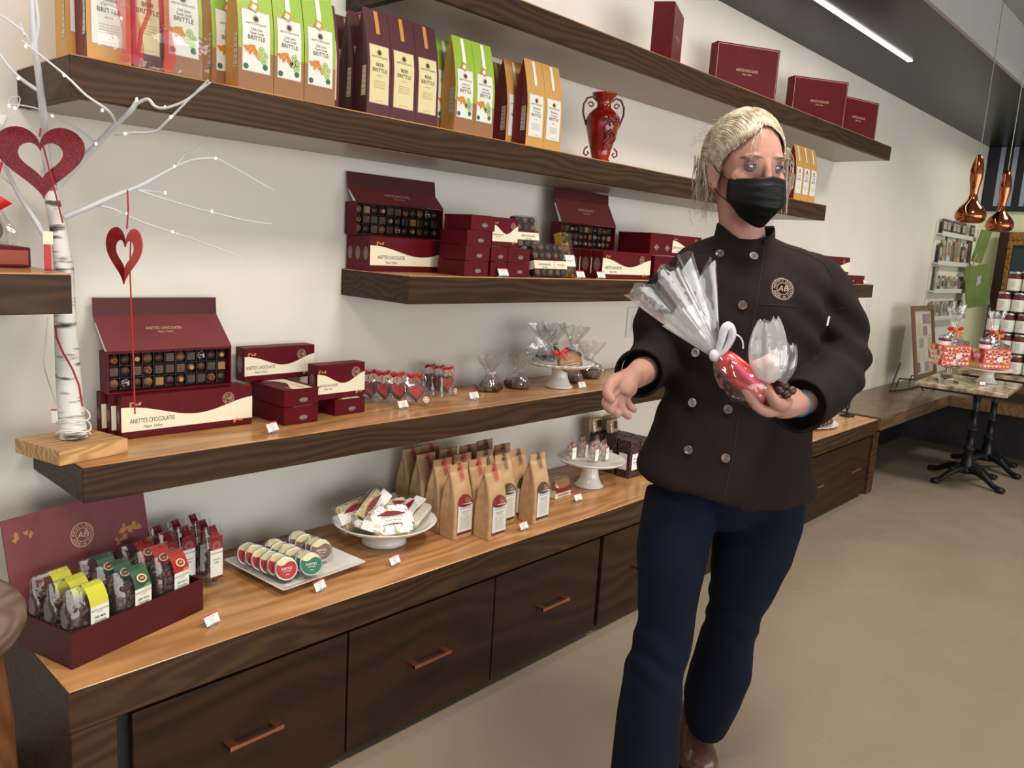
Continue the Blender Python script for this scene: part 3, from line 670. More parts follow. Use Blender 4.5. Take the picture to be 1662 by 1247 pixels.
MB().tube([(-.02, -.008, .02), (-.015, -.014, .06), (0, -.016, .10), (.0, -.012, .16), (.01, -.01, .25)], .004, 0).build('ribbon_tail', M['ribbon'], g)
for x0, w_ in ((-.055, .040), (.025, .022)):
    mb = MB(); n = 12; v = []
    for k in range(n+1): v += [(x0+.006*sin(k*.7), -.009-.003*sin(k), .0+.25*k/n), (x0+w_+.006*sin(k*.7+.4), -.009-.004*sin(k+1), .0+.25*k/n)]
    mb.add(v, [(2*k, 2*k+1, 2*k+3, 2*k+2) for k in range(n)], 0, True); mb.build('ribbon_band', M['ribbon'], g)
# ================================================================== red vase
M['vase'] = noisy('red_glaze', srgb(120, 18, 8), srgb(160, 38, 14), 9, .10, 4, .25, .002, (1, 1, 1), coat=.6); M['vase_dk'] = mat('dark_red_relief', srgb(96, 16, 14), .14, coat=.5)
vz = empty('vase', (2.245, -.245, Z4+.0008), radians(-40), 'glossy red ceramic vase with scroll handles and grape relief', 'vase')
MB().lathe([(.0001, 0), (.031, 0), (.033, .006), (.029, .012), (.036, .04), (.047, .08), (.056, .115), (.058, .135), (.052, .155), (.036, .170), (.025, .178), (.023, .188), (.025, .200), (.032, .212), (.042, .220), (.043, .224), (.037, .223), (.024, .205), (.019, .19), (.0001, .185)], 0, n=40).build('body', M['vase'], vz)
for s in (-1, 1):
    pts = [(s*(.030+.0), 0, .205)]+[(s*(.052+.018*sin(t*pi)), 0, .207-.115*t) for t in [.12, .3, .5, .7, .9]]+[(s*.058, 0, .085), (s*.052, 0, .07)]
    cur = [(s*(.040+.008*cos(a)), 0, .172+.008*sin(a)) for a in [k*.8 for k in range(8)]]
    MB().tube([(s*.024, 0, .198), (s*.040, 0, .212), (s*.058, 0, .206), (s*.069, 0, .185), (s*.070, 0, .160), (s*.062, 0, .135), (s*.056, 0, .118)], .0036, 0).tube([(s*(.044+.010*cos(a)*(1-k*.06)), .002, .186+.010*sin(a)*(1-k*.06)) for k, a in enumerate([x*.75 for x in range(9)])], .0026, 0).build('scroll_handle', M['vase_dk'], vz)
    MB().tube([(s*.046, 0, .05), (s*.056, 0, .040), (s*.058, 0, .026), (s*.048, 0, .020), (s*.041, 0, .028), (s*.047, 0, .034)], .003, 0).build('foot_scroll', M['vase_dk'], vz)
rl = MB(); r = random.Random(5)
for i in range(34):
    a = -pi/2+r.gauss(.35, .28); z = .145-abs(r.gauss(0, .022)); rad = .0575 if z > .11 else .054; rl.ell((rad*cos(a), rad*sin(a), z), (.0045,)*3, 0, n=8, m=6)
for k in range(3):
    a0 = -pi/2-.15+.35*k; rl.tube([((.050+.003*sin(t))*cos(a0+.28*sin(t)), (.050+.003)*sin(a0+.28*sin(t)), .098-.012*t) for t in [q*.5 for q in range(10)]], .0024, 0, n=6)
rl.build('grape_relief', M['vase_dk'], vz)
# ================================================================== kraft coffee bags on the counter
M['kraft'] = noisy('kraft_paper', srgb(186, 148, 108), srgb(202, 166, 126), 30, .6, 4, .2, .001); M['dome_red'] = mat('label_red', srgb(128, 28, 36), .5); M['dome_brown'] = mat('label_brown', srgb(82, 62, 48), .5)
def kraft_bag(red):
    w, d, h = .074, .066, .222; rings = []
    rr = random.Random(2)
    prof = [(0, 1, 1), (.02, 1.02, 1.03), (.25, 1.03, 1.06), (.45, 1.02, 1.0), (.62, 1.0, .80), (.75, .99, .52), (.86, .99, .26), (.90, 1.0, .12), (.995, 1.0, .10)]
    for z, sx, sy in prof:
        ring = []; X, Y = w/2*sx, d/2*sy; cr = min(.006, Y*.8)
        for cx, cy, a0 in ((1, -1, -pi/2), (1, 1, 0), (-1, 1, pi/2), (-1, -1, pi)):
            for k in range(3): a = a0+pi/2*k/2; ring.append((cx*(X-cr)+cr*cos(a), cy*(Y-cr)+cr*sin(a), z*h))
            if (cx, cy) in ((1, -1),): ring.append((X-.006*min(1, (z)*1.5)*(z < .9), 0, z*h))
            if (cx, cy) == (-1, 1): ring.append((-X+.006*min(1, z*1.5)*(z < .9), 0, z*h))
        rings.append([(p[0]+.0012*noise.noise(Vector(p)*60), p[1]+.0016*noise.noise(Vector(p)*50+Vector((5, 0, 0))), p[2]) for p in ring])
    o = MB().loft(rings, 0, smooth=False).build('kraft_bag', M['kraft'])
    yfr = lambda z: -d/2*1.075 if z < h*.47 else -d/2*(1.075-(z-h*.47)/(h*.43)*.95)-.0012
    L = MB(); m = .010; x0, x1 = -w/2+m, w/2-m*.6
    grid_poly(L, x0, x1, .022, .108, 0, 6); grid_poly(L, x0, x1, .014, .022, 1, 1)
    dm = [(x0, .108)]+[((x0+x1)/2-(x1-x0)/2*cos(t), .108+.026*sin(t)) for t in [pi*k/10 for k in range(1, 10)]]+[(x1, .108)]+[((x0+x1)/2+(x1-x0)/2*cos(t), .108-.010*sin(t)) for t in [pi*k/10 for k in range(1, 10)]]
    L.poly(dm, 1, T(0, 0, .0004)); ringp(L, x1-.018, .114, .010, .0108, 3, T(0, 0, .0008), 20); ringp(L, x1-.018, .114, .006, .0066, 3, T(0, 0, .0008), 20); L.text('AB', .010, 3, T(x1-.018, .114, .0008), ital=.3)
    L.text("ANETTE'S CHOCOLATES", .0052, 2, T((x0+x1)/2, .094, .0006), xs=.75); L.text('Chocolate Chip', .0060, 2, T((x0+x1)/2, .084, .0006), xs=.85, ital=.1); L.text('Cookie Mix' if red else 'Brownie Mix', .0060, 2, T((x0+x1)/2, .077, .0006), xs=.85)
    for i in range(8): L.text('all natural mix with dark chocolate', .0036, 2, T((x0+x1)/2, .069-.0052*i, .0006), xs=.72)
    mapped(L, lambda v: (v.x, yfr(v.y)-.0008-v.z, v.y)).build('front_label', [M['lab_white'], M['dome_red'] if red else M['dome_brown'], M['ink'], M['inkgold']], o)
    t = MB(); 
    for s in (-.0055, .0015): t.add([(s, -.0055, h+.0005), (s+.004, -.0055, h+.0005), (s+.006, yfr(h*.72)-.002, h*.80), (s+.002, yfr(h*.72)-.002, h*.80)], [(0, 1, 2, 3)][::1], 0); t.add([(s, -.0055, h+.0008), (s+.004, -.0055, h+.0008), (s+.004, .004, h+.0008), (s, .004, h+.0008)], [(0, 1, 2, 3)], 0)
    t.box(-.008, .008, -.0068, -.0058, h*.93, h*.95, 0)
    t.build('tie_ribbon', [M['red'] if red else mat('grey_tie', srgb(92, 80, 72), .5)], o)
    sl = MB(); sl.poly([(.022, .014), (.028, .014), (.028, .108), (.022, .108)], 0); return o
_kb = {}
H = .222
rows = [(673, 728.5, 1, 'leftmost, at the back'), (695.5, 737, 1, 'second from the left'), (719, 744, 1, 'third from the left'), (741, 749, 1, 'left of the two foremost'), (784, 752, 1, 'right of the two foremost'),
        (703, 722, 1, 'in the back row, first with red tie'), (733, 729, 1, 'in the back row, second with red tie'), (754, 737, 1, 'in the middle row behind the foremost'), (772, 744, 1, 'directly behind the foremost pair'),
        (765, 724, 0, 'back row, left one with grey tie'), (789, 715, 0, 'rearmost with grey tie'), (787, 730, 0, 'middle with grey tie'), (811, 736, 0, 'front left with grey tie'), (818, 722, 0, 'behind, right with grey tie'), (842, 730, 0, 'second from the right with grey tie'), (865, 734, 0, 'rightmost with grey tie')]
placed = []
for px, py, red, where in rows:
    P = onz(px, py, ZC+H); 
    if red not in _kb: _kb[red] = kraft_bag(red); o = _kb[red]
    else: o = dup(_kb[red])
    placed.append((P.x, P.y, o, where, red))
# settle overlaps: push bags apart in plan
pts = [[a[0], min(a[1], -.05)] for a in placed]
for it in range(200):
    for i in range(len(pts)):
        for j in range(i+1, len(pts)):
            dx, dy = pts[j][0]-pts[i][0], pts[j][1]-pts[i][1]; ox, oy = .079-abs(dx), .073-abs(dy)
            if ox > 0 and oy > 0:
                if ox < oy: s = ox/2*(1 if dx > 0 else -1); pts[i][0] -= s; pts[j][0] += s
                else: s = oy/2*(1 if dy > 0 else -1); pts[i][1] -= s; pts[j][1] += s
        pts[i][1] = min(-.042, max(-.385, pts[i][1]))
for (x, y), (a, b, o, where, red) in zip(pts, placed):
    o.location = (x, y, ZC+.0008); o.rotation_euler = (0, 0, 0)
    tag(o, 'kraft baking mix bag with %s label, %s' % ('red' if red else 'brown', where), 'paper bag', 'kraft bags on the counter')
print('kraft', [tuple(round(c, 3) for c in p) for p in pts], [(round(a[0], 3), round(a[1], 3)) for a in placed])
M['wrapfilm'] = film('wrap_film', gloss=.7, haze=.04, bstr=.8, bumps=36)
# ================================================================== price tags
def price_tag(px, py, z, rz, label):
    P = onz(px, py, z); o = empty('price_tag', (P.x, P.y, z+.0006), rz, label, 'price tag', 'small price tags')
    Mx = T(0, 0, .004) @ RX(radians(62))
    c = MB(); c.box(-.0190, .0190, 0, .024, -.0005, .0, 0, Mx); c.poly([(-.0190, .0205), (.0190, .0205), (.0190, .024), (-.0190, .024)], 1, Mx @ T(0, 0, .0003))
    for i, t in enumerate(('chocolate', 'gift pack', '$12')): c.text(t, .0048, 2, Mx @ T(0, .0165-.0055*i, .0004), xs=.9)
    c.build('card', [M['paper'], M['red'], mat('grey_ink', srgb(130, 130, 140), .5) if 'gi' not in M else M['gi']], o)
    MB().box(-.012, .012, -.002, .016, 0, .0030, 0).box(-.010, .010, -.0010, -.0006, .003, .008, 0).build('clear_stand', M['clear'], o)
    return o
M['gi'] = mat('grey_ink', srgb(130, 130, 140), .5)
for a in ((445, 703, ZM, .35, 'price tag in front of the stacked burgundy boxes on the lower shelf'), (656, 664, ZM, .1, 'price tag beside the red ribboned heart cookies'), (771, 649, ZM, 0, 'price tag before the dark cookies on the lower shelf'), (946, 631, ZM, 0, 'price tag right of the scalloped stand foot'),
          (347, 1016, ZC, .3, 'price tag right of the burgundy tray at the counter edge'), (522, 960, ZC, .3, 'price tag in front of the square plate of tins'), (643, 918, ZC, .2, 'price tag in front of the bowl of toffee packets'), (852, 861, ZC, .1, 'price tag in front of the kraft bags'), (940, 814, ZC, 0, 'price tag beside the caramel box'), (1353, 689, ZC, 0, 'price tag beside the scalloped tray past the woman'),
          (1410, 461, 0, 0, '')):
    if a[2]: price_tag(*a)
for x, t in ((1.758, 'price tag before the narrow boxes on the third shelf'), (2.135, 'price tag before the gold candy boxes on the third shelf'), (2.250, 'price tag before the right boxes on the third shelf'), (4.800, 'price tag at the far end of the third shelf')):
    o = price_tag(600, 600, ZM, -.1, t); o.location = (x, -.290, Z3+.0006)
# ================================================================== burgundy tray box with wafer bags
TA = V(.503, -.379, ZC+.0008); TR = math.atan2(.084, .309)
tray = empty('tray_box', TA, TR, 'large open burgundy box with printed lid raised, full of wafer bags', 'box')
w, d, h, t = .318, .172, .074, .004
MB().box(0, w, 0, d, 0, t).box(0, w, 0, t, t, h).box(0, t, t, d, t, h).box(w-t, w, t, d, t, h).box(t, w-t, d-t, d, t, h-.001).build('box_base', M['burg_dk'], tray)
lid = MB(); la = math.atan2(.200, .035); lm = T(0, d+.001, h-.002) @ RX(la)
lid.box(-.004, w+.004, 0, .190, -.0035, 0, 0, lm)
LB = lid.build('lid', noisy('lid_mauve', srgb(118, 58, 62), srgb(124, 64, 68), 30, .5), tray)
lp = MB(); seal(lp, w*.50, .115, .027, 0, lm @ T(0, 0, .0006)); lp.build('lid_crest', M['inkgold'], LB); M['cpr'] = mat('copper_print', srgb(178, 122, 76), .45)
lp = MB(); leaves(lp, w*.10, .150, .012, 0, 9, 5, lm @ T(0, 0, .0006)); lp.build('leaf_print', M['cpr'], LB)
lp = MB(); leaves(lp, w*.86, .100, .016, 0, 16, 8, lm @ T(0, 0, .0006)); leaves(lp, w*.78, .078, .012, 0, 9, 18, lm @ T(0, 0, .0009)); lp.build('leaf_print', M['cpr'], LB)
M['yellow'] = mat('band_yellow', srgb(196, 198, 50), .45); M['bandgreen'] = mat('band_green', srgb(44, 84, 62), .45); M['bandred'] = mat('band_red', srgb(168, 34, 38), .45)
M['wafer'] = noisy('wafer_chocolate', srgb(58, 38, 34), srgb(84, 58, 50), 70, .33)
def pillow_film(w, d, h, seed=1, m='film', amp=.004):
    mb = MB(); n, k = 22, 12; rings = []
    for j in range(k+1):
        t = j/k; z = h*t; sx = w/2*(1.03-.10*t**3); sy = d/2*(1.04 if t < .6 else 1.04-(t-.6)/.4*.86)
        ring = []
        for i in range(n):
            a = 2*pi*i/n; e = .45; x = sx*abs(cos(a))**e*(1 if cos(a) > 0 else -1); y = sy*abs(sin(a))**e*(1 if sin(a) > 0 else -1)
            q = amp*(.3+t)*noise.noise(Vector((x*70, y*70, z*55+seed*9))); ring.append((x*(1+q/.03), y*(1+q/.03), z+q*.4*t))
        rings.append(ring)
    mb.loft(rings, 0, smooth=True); return mb.build('film_bag', M[m])
def wafer_bag(band, seed):
    w, d, h = .088, .042, .148; o = empty('wafer_bag')
    r = random.Random(seed); mb = MB()
    for i in range(190):
        z = .006+r.uniform(0, 1)*(.108); x = r.uniform(-1, 1)*(w/2-.010); y = (r.choice([-1, -1, 1, -.5, .3]))*(d/2-.006)*r.uniform(.75, 1)
        R = T(x, y, z) @ Euler((r.uniform(-.8, .8)+pi/2, r.uniform(-.6, .6), r.uniform(-.5, .5))).to_matrix().to_4x4()
        mb.lathe([(.0001, -.0025), (.006, -.0025), (.0078, -.001), (.006, .002), (.0001, .0032)], 0, R, 9)
    mb.bbox(-w/2+.008, w/2-.008, -d/2+.010, d/2-.010, .004, .112, .004, 0)
    f = mb.build('wafers', M['wafer'], o); tag(f, kind='stuff')
    pf = pillow_film(w, d, h, seed); pf.parent = o
    L = MB(); x0, x1 = -.004, .036; yv = -d/2*1.05-.002
    grid = [(yv, .016), (yv, .050), (yv-.0005, .066)]
    L.add([(x0, yv, .030), (x1, yv, .030), (x1, yv-.001, .104), (x0, yv-.001, .104)], [(0, 1, 2, 3)], 0)
    pth = [(yv-.001, .104), (yv+.002, .116), (yv+.009, .130), (yv+.017, .140), (.004, .146), (.014, .136)]
    for a, b in zip(pth[:-1], pth[1:]): L.add([(x0, a[0], a[1]), (x1, a[0], a[1]), (x1, b[0], b[1]), (x0, b[0], b[1])], [(0, 1, 2, 3)], 1)
    fm = T((x0+x1)/2, yv-.0016, 0) @ RX(pi/2)
    L.text("ANETTE'S CHOCOLATES", .0048, 2, fm @ T(0, .095, 0), xs=.72); L.text('by Brent', .0036, 2, fm @ T(0, .0905, 0), ital=.4)
    L.text({'yellow': '38% Milk', 'bandgreen': '58% Dark', 'bandred': '72% Dark'}[band], .0068, 2, fm @ T(0, .080, 0), bold=.006); L.text('Chocolate', .0060, 2, fm @ T(0, .072, 0), bold=.006); L.text('net 8 oz', .0032, 2, fm @ T(0, .060, 0))
    if band != 'yellow':
        e = T((x0+x1)/2, yv+.0035, .124) @ RX(radians(50)); L.poly([(.0115*cos(a), .0095*sin(a)) for a in [2*pi*k/18 for k in range(18)]], 3, e); L.poly([(.0085*cos(a), .0068*sin(a)) for a in [2*pi*k/18 for k in range(18)]], 4, e @ T(0, 0, .0004)); L.text('AB', .007, 3, e @ T(0, 0, .0008))
        for q in (.004, .006, .008): ringp(L, x1-.010, .103, q, q+.0006, 3, T(0, yv-.0022, 0) @ RX(pi/2), 16)
    else:
        for i in range(5): L.add([(x0+.004+.008*i, yv-.0014, .104), (x0+.0046+.008*i, yv-.0014, .104), (x0+.0046+.008*i, yv+.0015, .116), (x0+.004+.008*i, yv+.0015, .116)], [(0, 1, 2, 3)], 3)
    L.build('paper_band', [M['lab_white'], M[band], M['ink'], M['lab_cream'], M['dome_red']], o)
    return o
_wb = {}
TM = Matrix.Translation(TA) @ RZ(TR)
spots = [('yellow', .050, .030, 'front left'), ('yellow', .050, .083, 'middle left'), ('yellow', .050, .136, 'rear left'), ('bandgreen', .150, .030, 'front centre'), ('bandgreen', .150, .083, 'middle centre'), ('bandgreen', .150, .136, 'rear centre'),
         ('bandred', .250, .032, 'front right'), ('bandred', .250, .086, 'middle right'), ('bandred', .250, .138, 'rear right')]
for i, (b, u, v, wh) in enumerate(spots):
    if b not in _wb: _wb[b] = wafer_bag(b, len(_wb)+3); o = _wb[b]
    else: o = dup(_wb[b])
    P = TM @ V(u, v, t+.0008); o.location = P; o.rotation_euler = (0, 0, TR+.03*math.sin(i*2.3))
    tag(o, 'film bag of chocolate wafers with %s band, %s in the burgundy tray' % ({'yellow': 'yellow plaid', 'bandgreen': 'green', 'bandred': 'red'}[b], wh), 'candy bag', 'wafer bags in the burgundy tray')
# slim bags behind the tray
def slim_bag():
    o = empty('candy_bag'); w, d, h = .046, .030, .150
    f = MB(); r = random.Random(3)
    for i in range(46): f.ell((r.uniform(-.016, .016), r.uniform(-.009, .009), r.uniform(.01, .09)), (.0065,)*3, 0, n=7, m=5)
    tag(f.build('candies', M['choc'], o), kind='stuff'); p = pillow_film(w, d, h, 4); p.parent = o
    L = MB(); y = -d/2-.003; fm = T(0, y, 0) @ RX(pi/2)
    L.poly([(-.017, .020), (.017, .020), (.017, .095), (-.017, .095)], 0, fm); L.poly([(-.017, .095), (.017, .095), (.017, .128), (-.017, .128)], 1, fm); L.poly([(-.017, .020), (.017, .020), (.017, .026), (-.017, .026)], 1, fm @ T(0, 0, .0004))
    for q in (.005, .008, .011): ringp(L, 0, .104, q, q+.0008, 3, fm @ T(0, 0, .0006), 18)
    L.text("ANETTE'S CHOCOLATES", .005, 2, fm @ T(0, .086, .0005), xs=.6); L.text('Almond', .006, 2, fm @ T(0, .070, .0005)); L.text('Toffee', .006, 2, fm @ T(0, .062, .0005))
    L.add([(-.010, y+.002, .128), (.010, y+.002, .128), (.010, .004, .150), (-.010, .004, .150)], [(0, 1, 2, 3)], 1)
    L.build('paper_label', [M['lab_white'], M['dome_red'], M['ink'], M['pinkfoil']], o); return o
sb = None
for i, (px, py, wh) in enumerate(((275, 853, 'rearmost'), (294, 861, 'second from the wall'), (315, 871, 'rear right'), (272, 882, 'left middle'), (298, 886, 'middle'), (319, 893, 'front right'), (328, 885, 'foremost right'))):
    P = onz(px, py, ZC+.150)
    if sb is None: sb = slim_bag(); o = sb
    else: o = dup(sb)
    gx, gy = [(0, 2), (1, 2), (2, 2), (0, 1), (1, 1), (2, 1), (2, 0)][i]
    o.location = (.790+.050*gx+.006*gy*0-.0, -.205+.052*gy+.012*gx-.035*0, ZC+.0008); o.rotation_euler = (0, 0, .12)
    tag(o, 'slim candy bag with red headed white label right of the tray, %s' % wh, 'candy bag', 'slim bags right of the burgundy tray')
# ================================================================== square plate with tins
pl = MB(); P0 = V(1.098, -.222, ZC+.0008); PR = radians(4)
n = 4; sq = lambda s, z: [(s*sx, s*sy, z) for sx, sy in ((-1, -1), (1, -1), (1, 1), (-1, 1))]
def rsq(s, z, c=.006, k=4):
    out = []
    for sx, sy, a0 in ((1, -1, -pi/2), (1, 1, 0), (-1, 1, pi/2), (-1, -1, pi)):
        for j in range(k): a = a0+pi/2*j/(k-1); out.append((sx*(s-c)+c*cos(a), sy*(s-c)+c*sin(a), z))
    return out
M['china'] = mat('white_china', srgb(236, 236, 232), .18, coat=.5)
pl.loft([rsq(.085, 0), rsq(.090, .003), rsq(.128, .018), rsq(.130, .0205), rsq(.127, .0205), rsq(.092, .0065), rsq(.09, .006)], 0, smooth=False)
plate = pl.build('square_plate', M['china'], loc=P0, rz=PR); tag(plate, 'square white china plate holding round tins', 'plate')
M['tin'] = mat('tin_metal', srgb(190, 190, 188), .28, .9)
def tin(kind):
    o = empty('round_tin'); rr_ = .0285
    MB().lathe([(.0001, 0), (rr_-.0015, 0), (rr_, .0015), (rr_, .0125), (rr_+.001, .0128), (rr_+.001, .0185), (rr_-.0005, .0195), (rr_-.0025, .0188), (.0001, .0188)], 0, n=36).build('tin_body', M['tin'], o)
    L = MB(); q = rr_-.003; N = 36
    L.poly([(q*cos(2*pi*i/N), q*sin(2*pi*i/N)) for i in range(N)], 0, T(0, 0, .0191))
    a0, a1 = radians(150), radians(385); pts = [(q*cos(a0+(a1-a0)*i/24), q*sin(a0+(a1-a0)*i/24)) for i in range(25)]
    (xa, ya), (xb, yb_) = pts[-1], pts[0]
    pts += [(xa+(xb-xa)*i/10, ya+(yb_-ya)*i/10+.0045*sin(i/10*2*pi)) for i in range(1, 10)]
    L.poly(pts, 1, T(0, 0, .0195)); L.text("ANETTE'S", .0075, 2, T(0, -.001, .0199), xs=.85, bold=.004); L.text('Chocolates', .0045, 2, T(0, -.007, .0199), ital=.3); L.text('mint', .0050, 2, T(0, -.015, .0199))
    L.build('lid_label', [M['lab_cream'], M[{'red': 'bandred', 'green': 'dkgreen', 'brown': 'tinbrown'}[kind]], M['paper']], o)
    sw = MB(); sw.add([(rr_*1.045*cos(a), rr_*1.045*sin(a), z) for a in (-pi/2-.25, -pi/2+.25) for z in (.003, .017)], [(0, 2, 3, 1)], 0); sw.build('side_sticker', M['bandred'] if kind == 'red' else M['lab_white'], o)
    return o
M['tinbrown'] = mat('tin_brown', srgb(120, 92, 78), .5)
_tn = {}
def tins(kind, lst, label):
    for i, (px, py, tilt) in enumerate(lst):
        P = onz(px, py, ZC+.0065+.030)
        if kind not in _tn: _tn[kind] = tin(kind); o = _tn[kind]
        else: o = dup(_tn[kind])
        o.location = (P.x+.0, P.y+.006, ZC+.0065+.030); o.rotation_euler = (radians(tilt), 0, radians(-14)); tag(o, label % ordinal(i), 'tin', 'round tins on the square plate')
def tin_row(kind, p0, step, n, tilt, label, rz=-12):
    for i in range(n):
        if kind not in _tn: _tn[kind] = tin(kind); o = _tn[kind]
        else: o = dup(_tn[kind])
        o.location = (p0[0]+step[0]*i, p0[1]+step[1]*i, ZC+.0085+.0295); o.rotation_euler = (radians(tilt+4*sin(i*2.1+len(kind))), radians(6*sin(i*1.7)), radians(rz+7*sin(i*3.1+len(kind)))); tag(o, label % ordinal(i), 'tin', 'round tins on the square plate')
a = onz(462, 926, ZC+.038); b = onz(503, 919, ZC+.038); c = onz(517, 896, ZC+.038); print('tins', a, b, c)
tin_row('red', (a.x+.004, a.y+.010), (-.0045, .0285), 6, 66, 'small round tin with red lid label, %s from the front of the plate')
tin_row('green', (b.x+.004, b.y+.008), (-.0045, .0285), 6, 66, 'small round tin with green lid label, %s from the front of the plate')
tin_row('brown', (c.x+.006, c.y+.004), (-.0045, .0300), 4, 66, 'small round tin with brown lid label, %s from the front of the plate')
# ================================================================== pedestal bowl with toffee packets
BC = V(1.395, -.215, ZC+.0008)
bw = MB().lathe([(.0001, 0), (.062, 0), (.066, .003), (.062, .012), (.058, .022), (.072, .030), (.105, .043), (.135, .058), (.148, .068), (.150, .071), (.147, .072), (.130, .062), (.100, .048), (.060, .036), (.0001, .033)], 0, n=48).build('pedestal_bowl', M['china'], loc=BC); tag(bw, 'wide shallow white footed bowl holding toffee packets', 'bowl')
M['toffee'] = noisy('crushed_nut_toffee', srgb(198, 172, 126), srgb(236, 220, 184), 120, .6, 3, .5, .003); M['whitechoc'] = noisy('white_slab', srgb(226, 220, 200), srgb(238, 234, 220), 40, .5)
def packet(core, seed):
    o = empty('toffee_packet'); w, d, h = .108, .078, .020
    MB().bbox(-w/2+.006, w/2-.006, -d/2+.006, d/2-.006, .002, h-.002, .004, 0, seg=2).build('slab', M[core], o)
    fmb = MB(); n = 26; rings = []
    for z, s in ((0.0, .93), (.001, 1.0), (.008, 1.03), (h-.006, 1.03), (h, .99), (h+.001, .90)):
        ring = []
        for i in range(n):
            a = 2*pi*i/n; e = .3; x = w/2*s*abs(cos(a))**e*(1 if cos(a) > 0 else -1); y = d/2*s*abs(sin(a))**e*(1 if sin(a) > 0 else -1); q = 1+.035*noise.noise(Vector((x*60, y*60, z*60+seed))); ring.append((x*q, y*q, z))
        rings.append(ring)
    fmb.loft(rings, 0).build('film_wrap', M['film'], o)
    L = MB(); b0, b1 = -.012, .016; z = h+.0022
    L.box(-w/2-.001, w/2+.001, b0, b1, z-.0006, z, 0); L.box(-w/2-.0016, -w/2-.001, b0, b1, .002, z, 0); L.box(w/2+.001, w/2+.0016, b0, b1, .002, z, 0)
    L.poly([(-w*.38+w*.76*i/14, b1-.004+.010*sin(pi*i/14)) for i in range(15)]+[(w*.38-w*.76*i/14, b1-.004-.004*sin(pi*i/14)) for i in range(1, 14)], 1, T(0, 0, z+.0004))
    L.poly([(-w*.3+w*.6*i/10, b0-.0008+.0024*sin(pi*i/10)) for i in range(11)]+[(w*.3, b0-.001), (-w*.3, b0-.001)], 1, T(0, 0, z+.0004))
    L.text("ANETTE'S CHOCOLATES", .0068, 2, T(0, .006, z+.0004), xs=.8); L.text('Almond Toffee Slab', .0056, 2, T(0, -.002, z+.0004)); L.text('net weight 5 oz', .0040, 2, T(0, -.009, z+.0004))
    L.build('paper_band', [M['paper'], M['dome_red'], M['gi']], o); return o
_pk = {}
for i, (core, loc, rot, lab) in enumerate((
    ('toffee', (-.075, .055, .070), (62, -6, 8), 'golden nut toffee packet leaning at the back left of the bowl'),
    ('toffee', (-.030, .020, .080), (50, -30, 18), 'golden nut toffee packet tilted on top of the pile in the bowl'),
    ('toffee', (-.028, -.052, .066), (48, 4, -6), 'golden nut toffee packet standing foremost in the bowl'),
    ('whitechoc', (.040, .010, .062), (35, 2, 5), 'white chocolate packet leaning behind the foremost toffee packet'),
    ('whitechoc', (.080, -.025, .056), (10, -14, 24), 'white chocolate packet lying at the right rim of the bowl'),
    ('whitechoc', (-.088, -.020, .054), (20, 14, 60), 'white chocolate packet lying at the left rim of the bowl'),
    ('whitechoc', (.030, .075, .066), (40, 0, 4), 'white chocolate packet at the back of the bowl'))):
    if core not in _pk: _pk[core] = packet(core, i); o = _pk[core]
    else: o = dup(_pk[core])
    o.location = BC+V(*loc)+V(0, 0, .010); o.scale = (1.2, 1.2, 1.25); o.rotation_euler = tuple(radians(a) for a in rot); tag(o, lab, 'candy packet', 'toffee packets in the bowl')
# ================================================================== caramel box, cake stand, dark boxes
cb = empty('caramel_box', V(2.108, -.268, ZC+.0008), 0.02, 'small clear box of caramels with a cream and burgundy sleeve', 'candy box')
MB().bbox(0, .088, 0, .034, 0, .026, .001, 0).build('sleeve', M['cream'], cb)
b = MB(); b.poly([(0, .020), (.088, .020), (.088, .040)]+[(.088-.088*i/8, .036+.004*cos(i*.8)) for i in range(9)], 0, FR @ T(0, 0, .0012)); b.text("ANETTE'S CHOCOLATES", .008, 1, FR @ T(.044, .011, .0012), xs=.8); b.build('sleeve_print', [M['dome_red'], M['ink']], cb)
c = MB(); c.bbox(.004, .084, .004, .030, .0262, .060, .006, 0, seg=2); c.build('caramels', mat('caramel', srgb(150, 104, 56), .25), cb)
f = pillow_film(.086, .034, .070, 9); f.parent = cb; f.location = (.044, .017, .003)
ks = MB(); ks.bbox(0, .06, 0, .03, 0, .03, .001); o = ks.build('kraft_box', M['tanbag'], loc=(1.965, -.235, ZC+.0008), rz=.1); tag(o, 'little tan box tucked behind the rightmost kraft bag', 'box')
def cake_stand(loc, R, H, label, scallop=0, name='cake_stand', n=64):
    prof = [(.0001, 0), (R*.42, 0), (R*.43, .004), (R*.36, .010), (R*.27, H*.35), (R*.23, H*.62), (R*.27, H*.86), (R*.5, H*.93), (R*.92, H*.97), (R, H+.006), (R*1.005, H+.009), (R*.985, H+.009), (R*.9, H+.001), (.0001, H+.001)]
    wob = (lambda a, r: .028*sin(a*scallop) if r > R*.93 else 0) if scallop else None
    o = MB().lathe(prof, 0, n=n*(3 if scallop else 1), wob=wob).build(name, M['china'], loc=loc); return tag(o, label, 'cake stand')
CS = V(2.345, -.235, ZC+.0008); cake_stand(CS, .128, .098, 'plain white cake stand carrying small marshmallow bags')
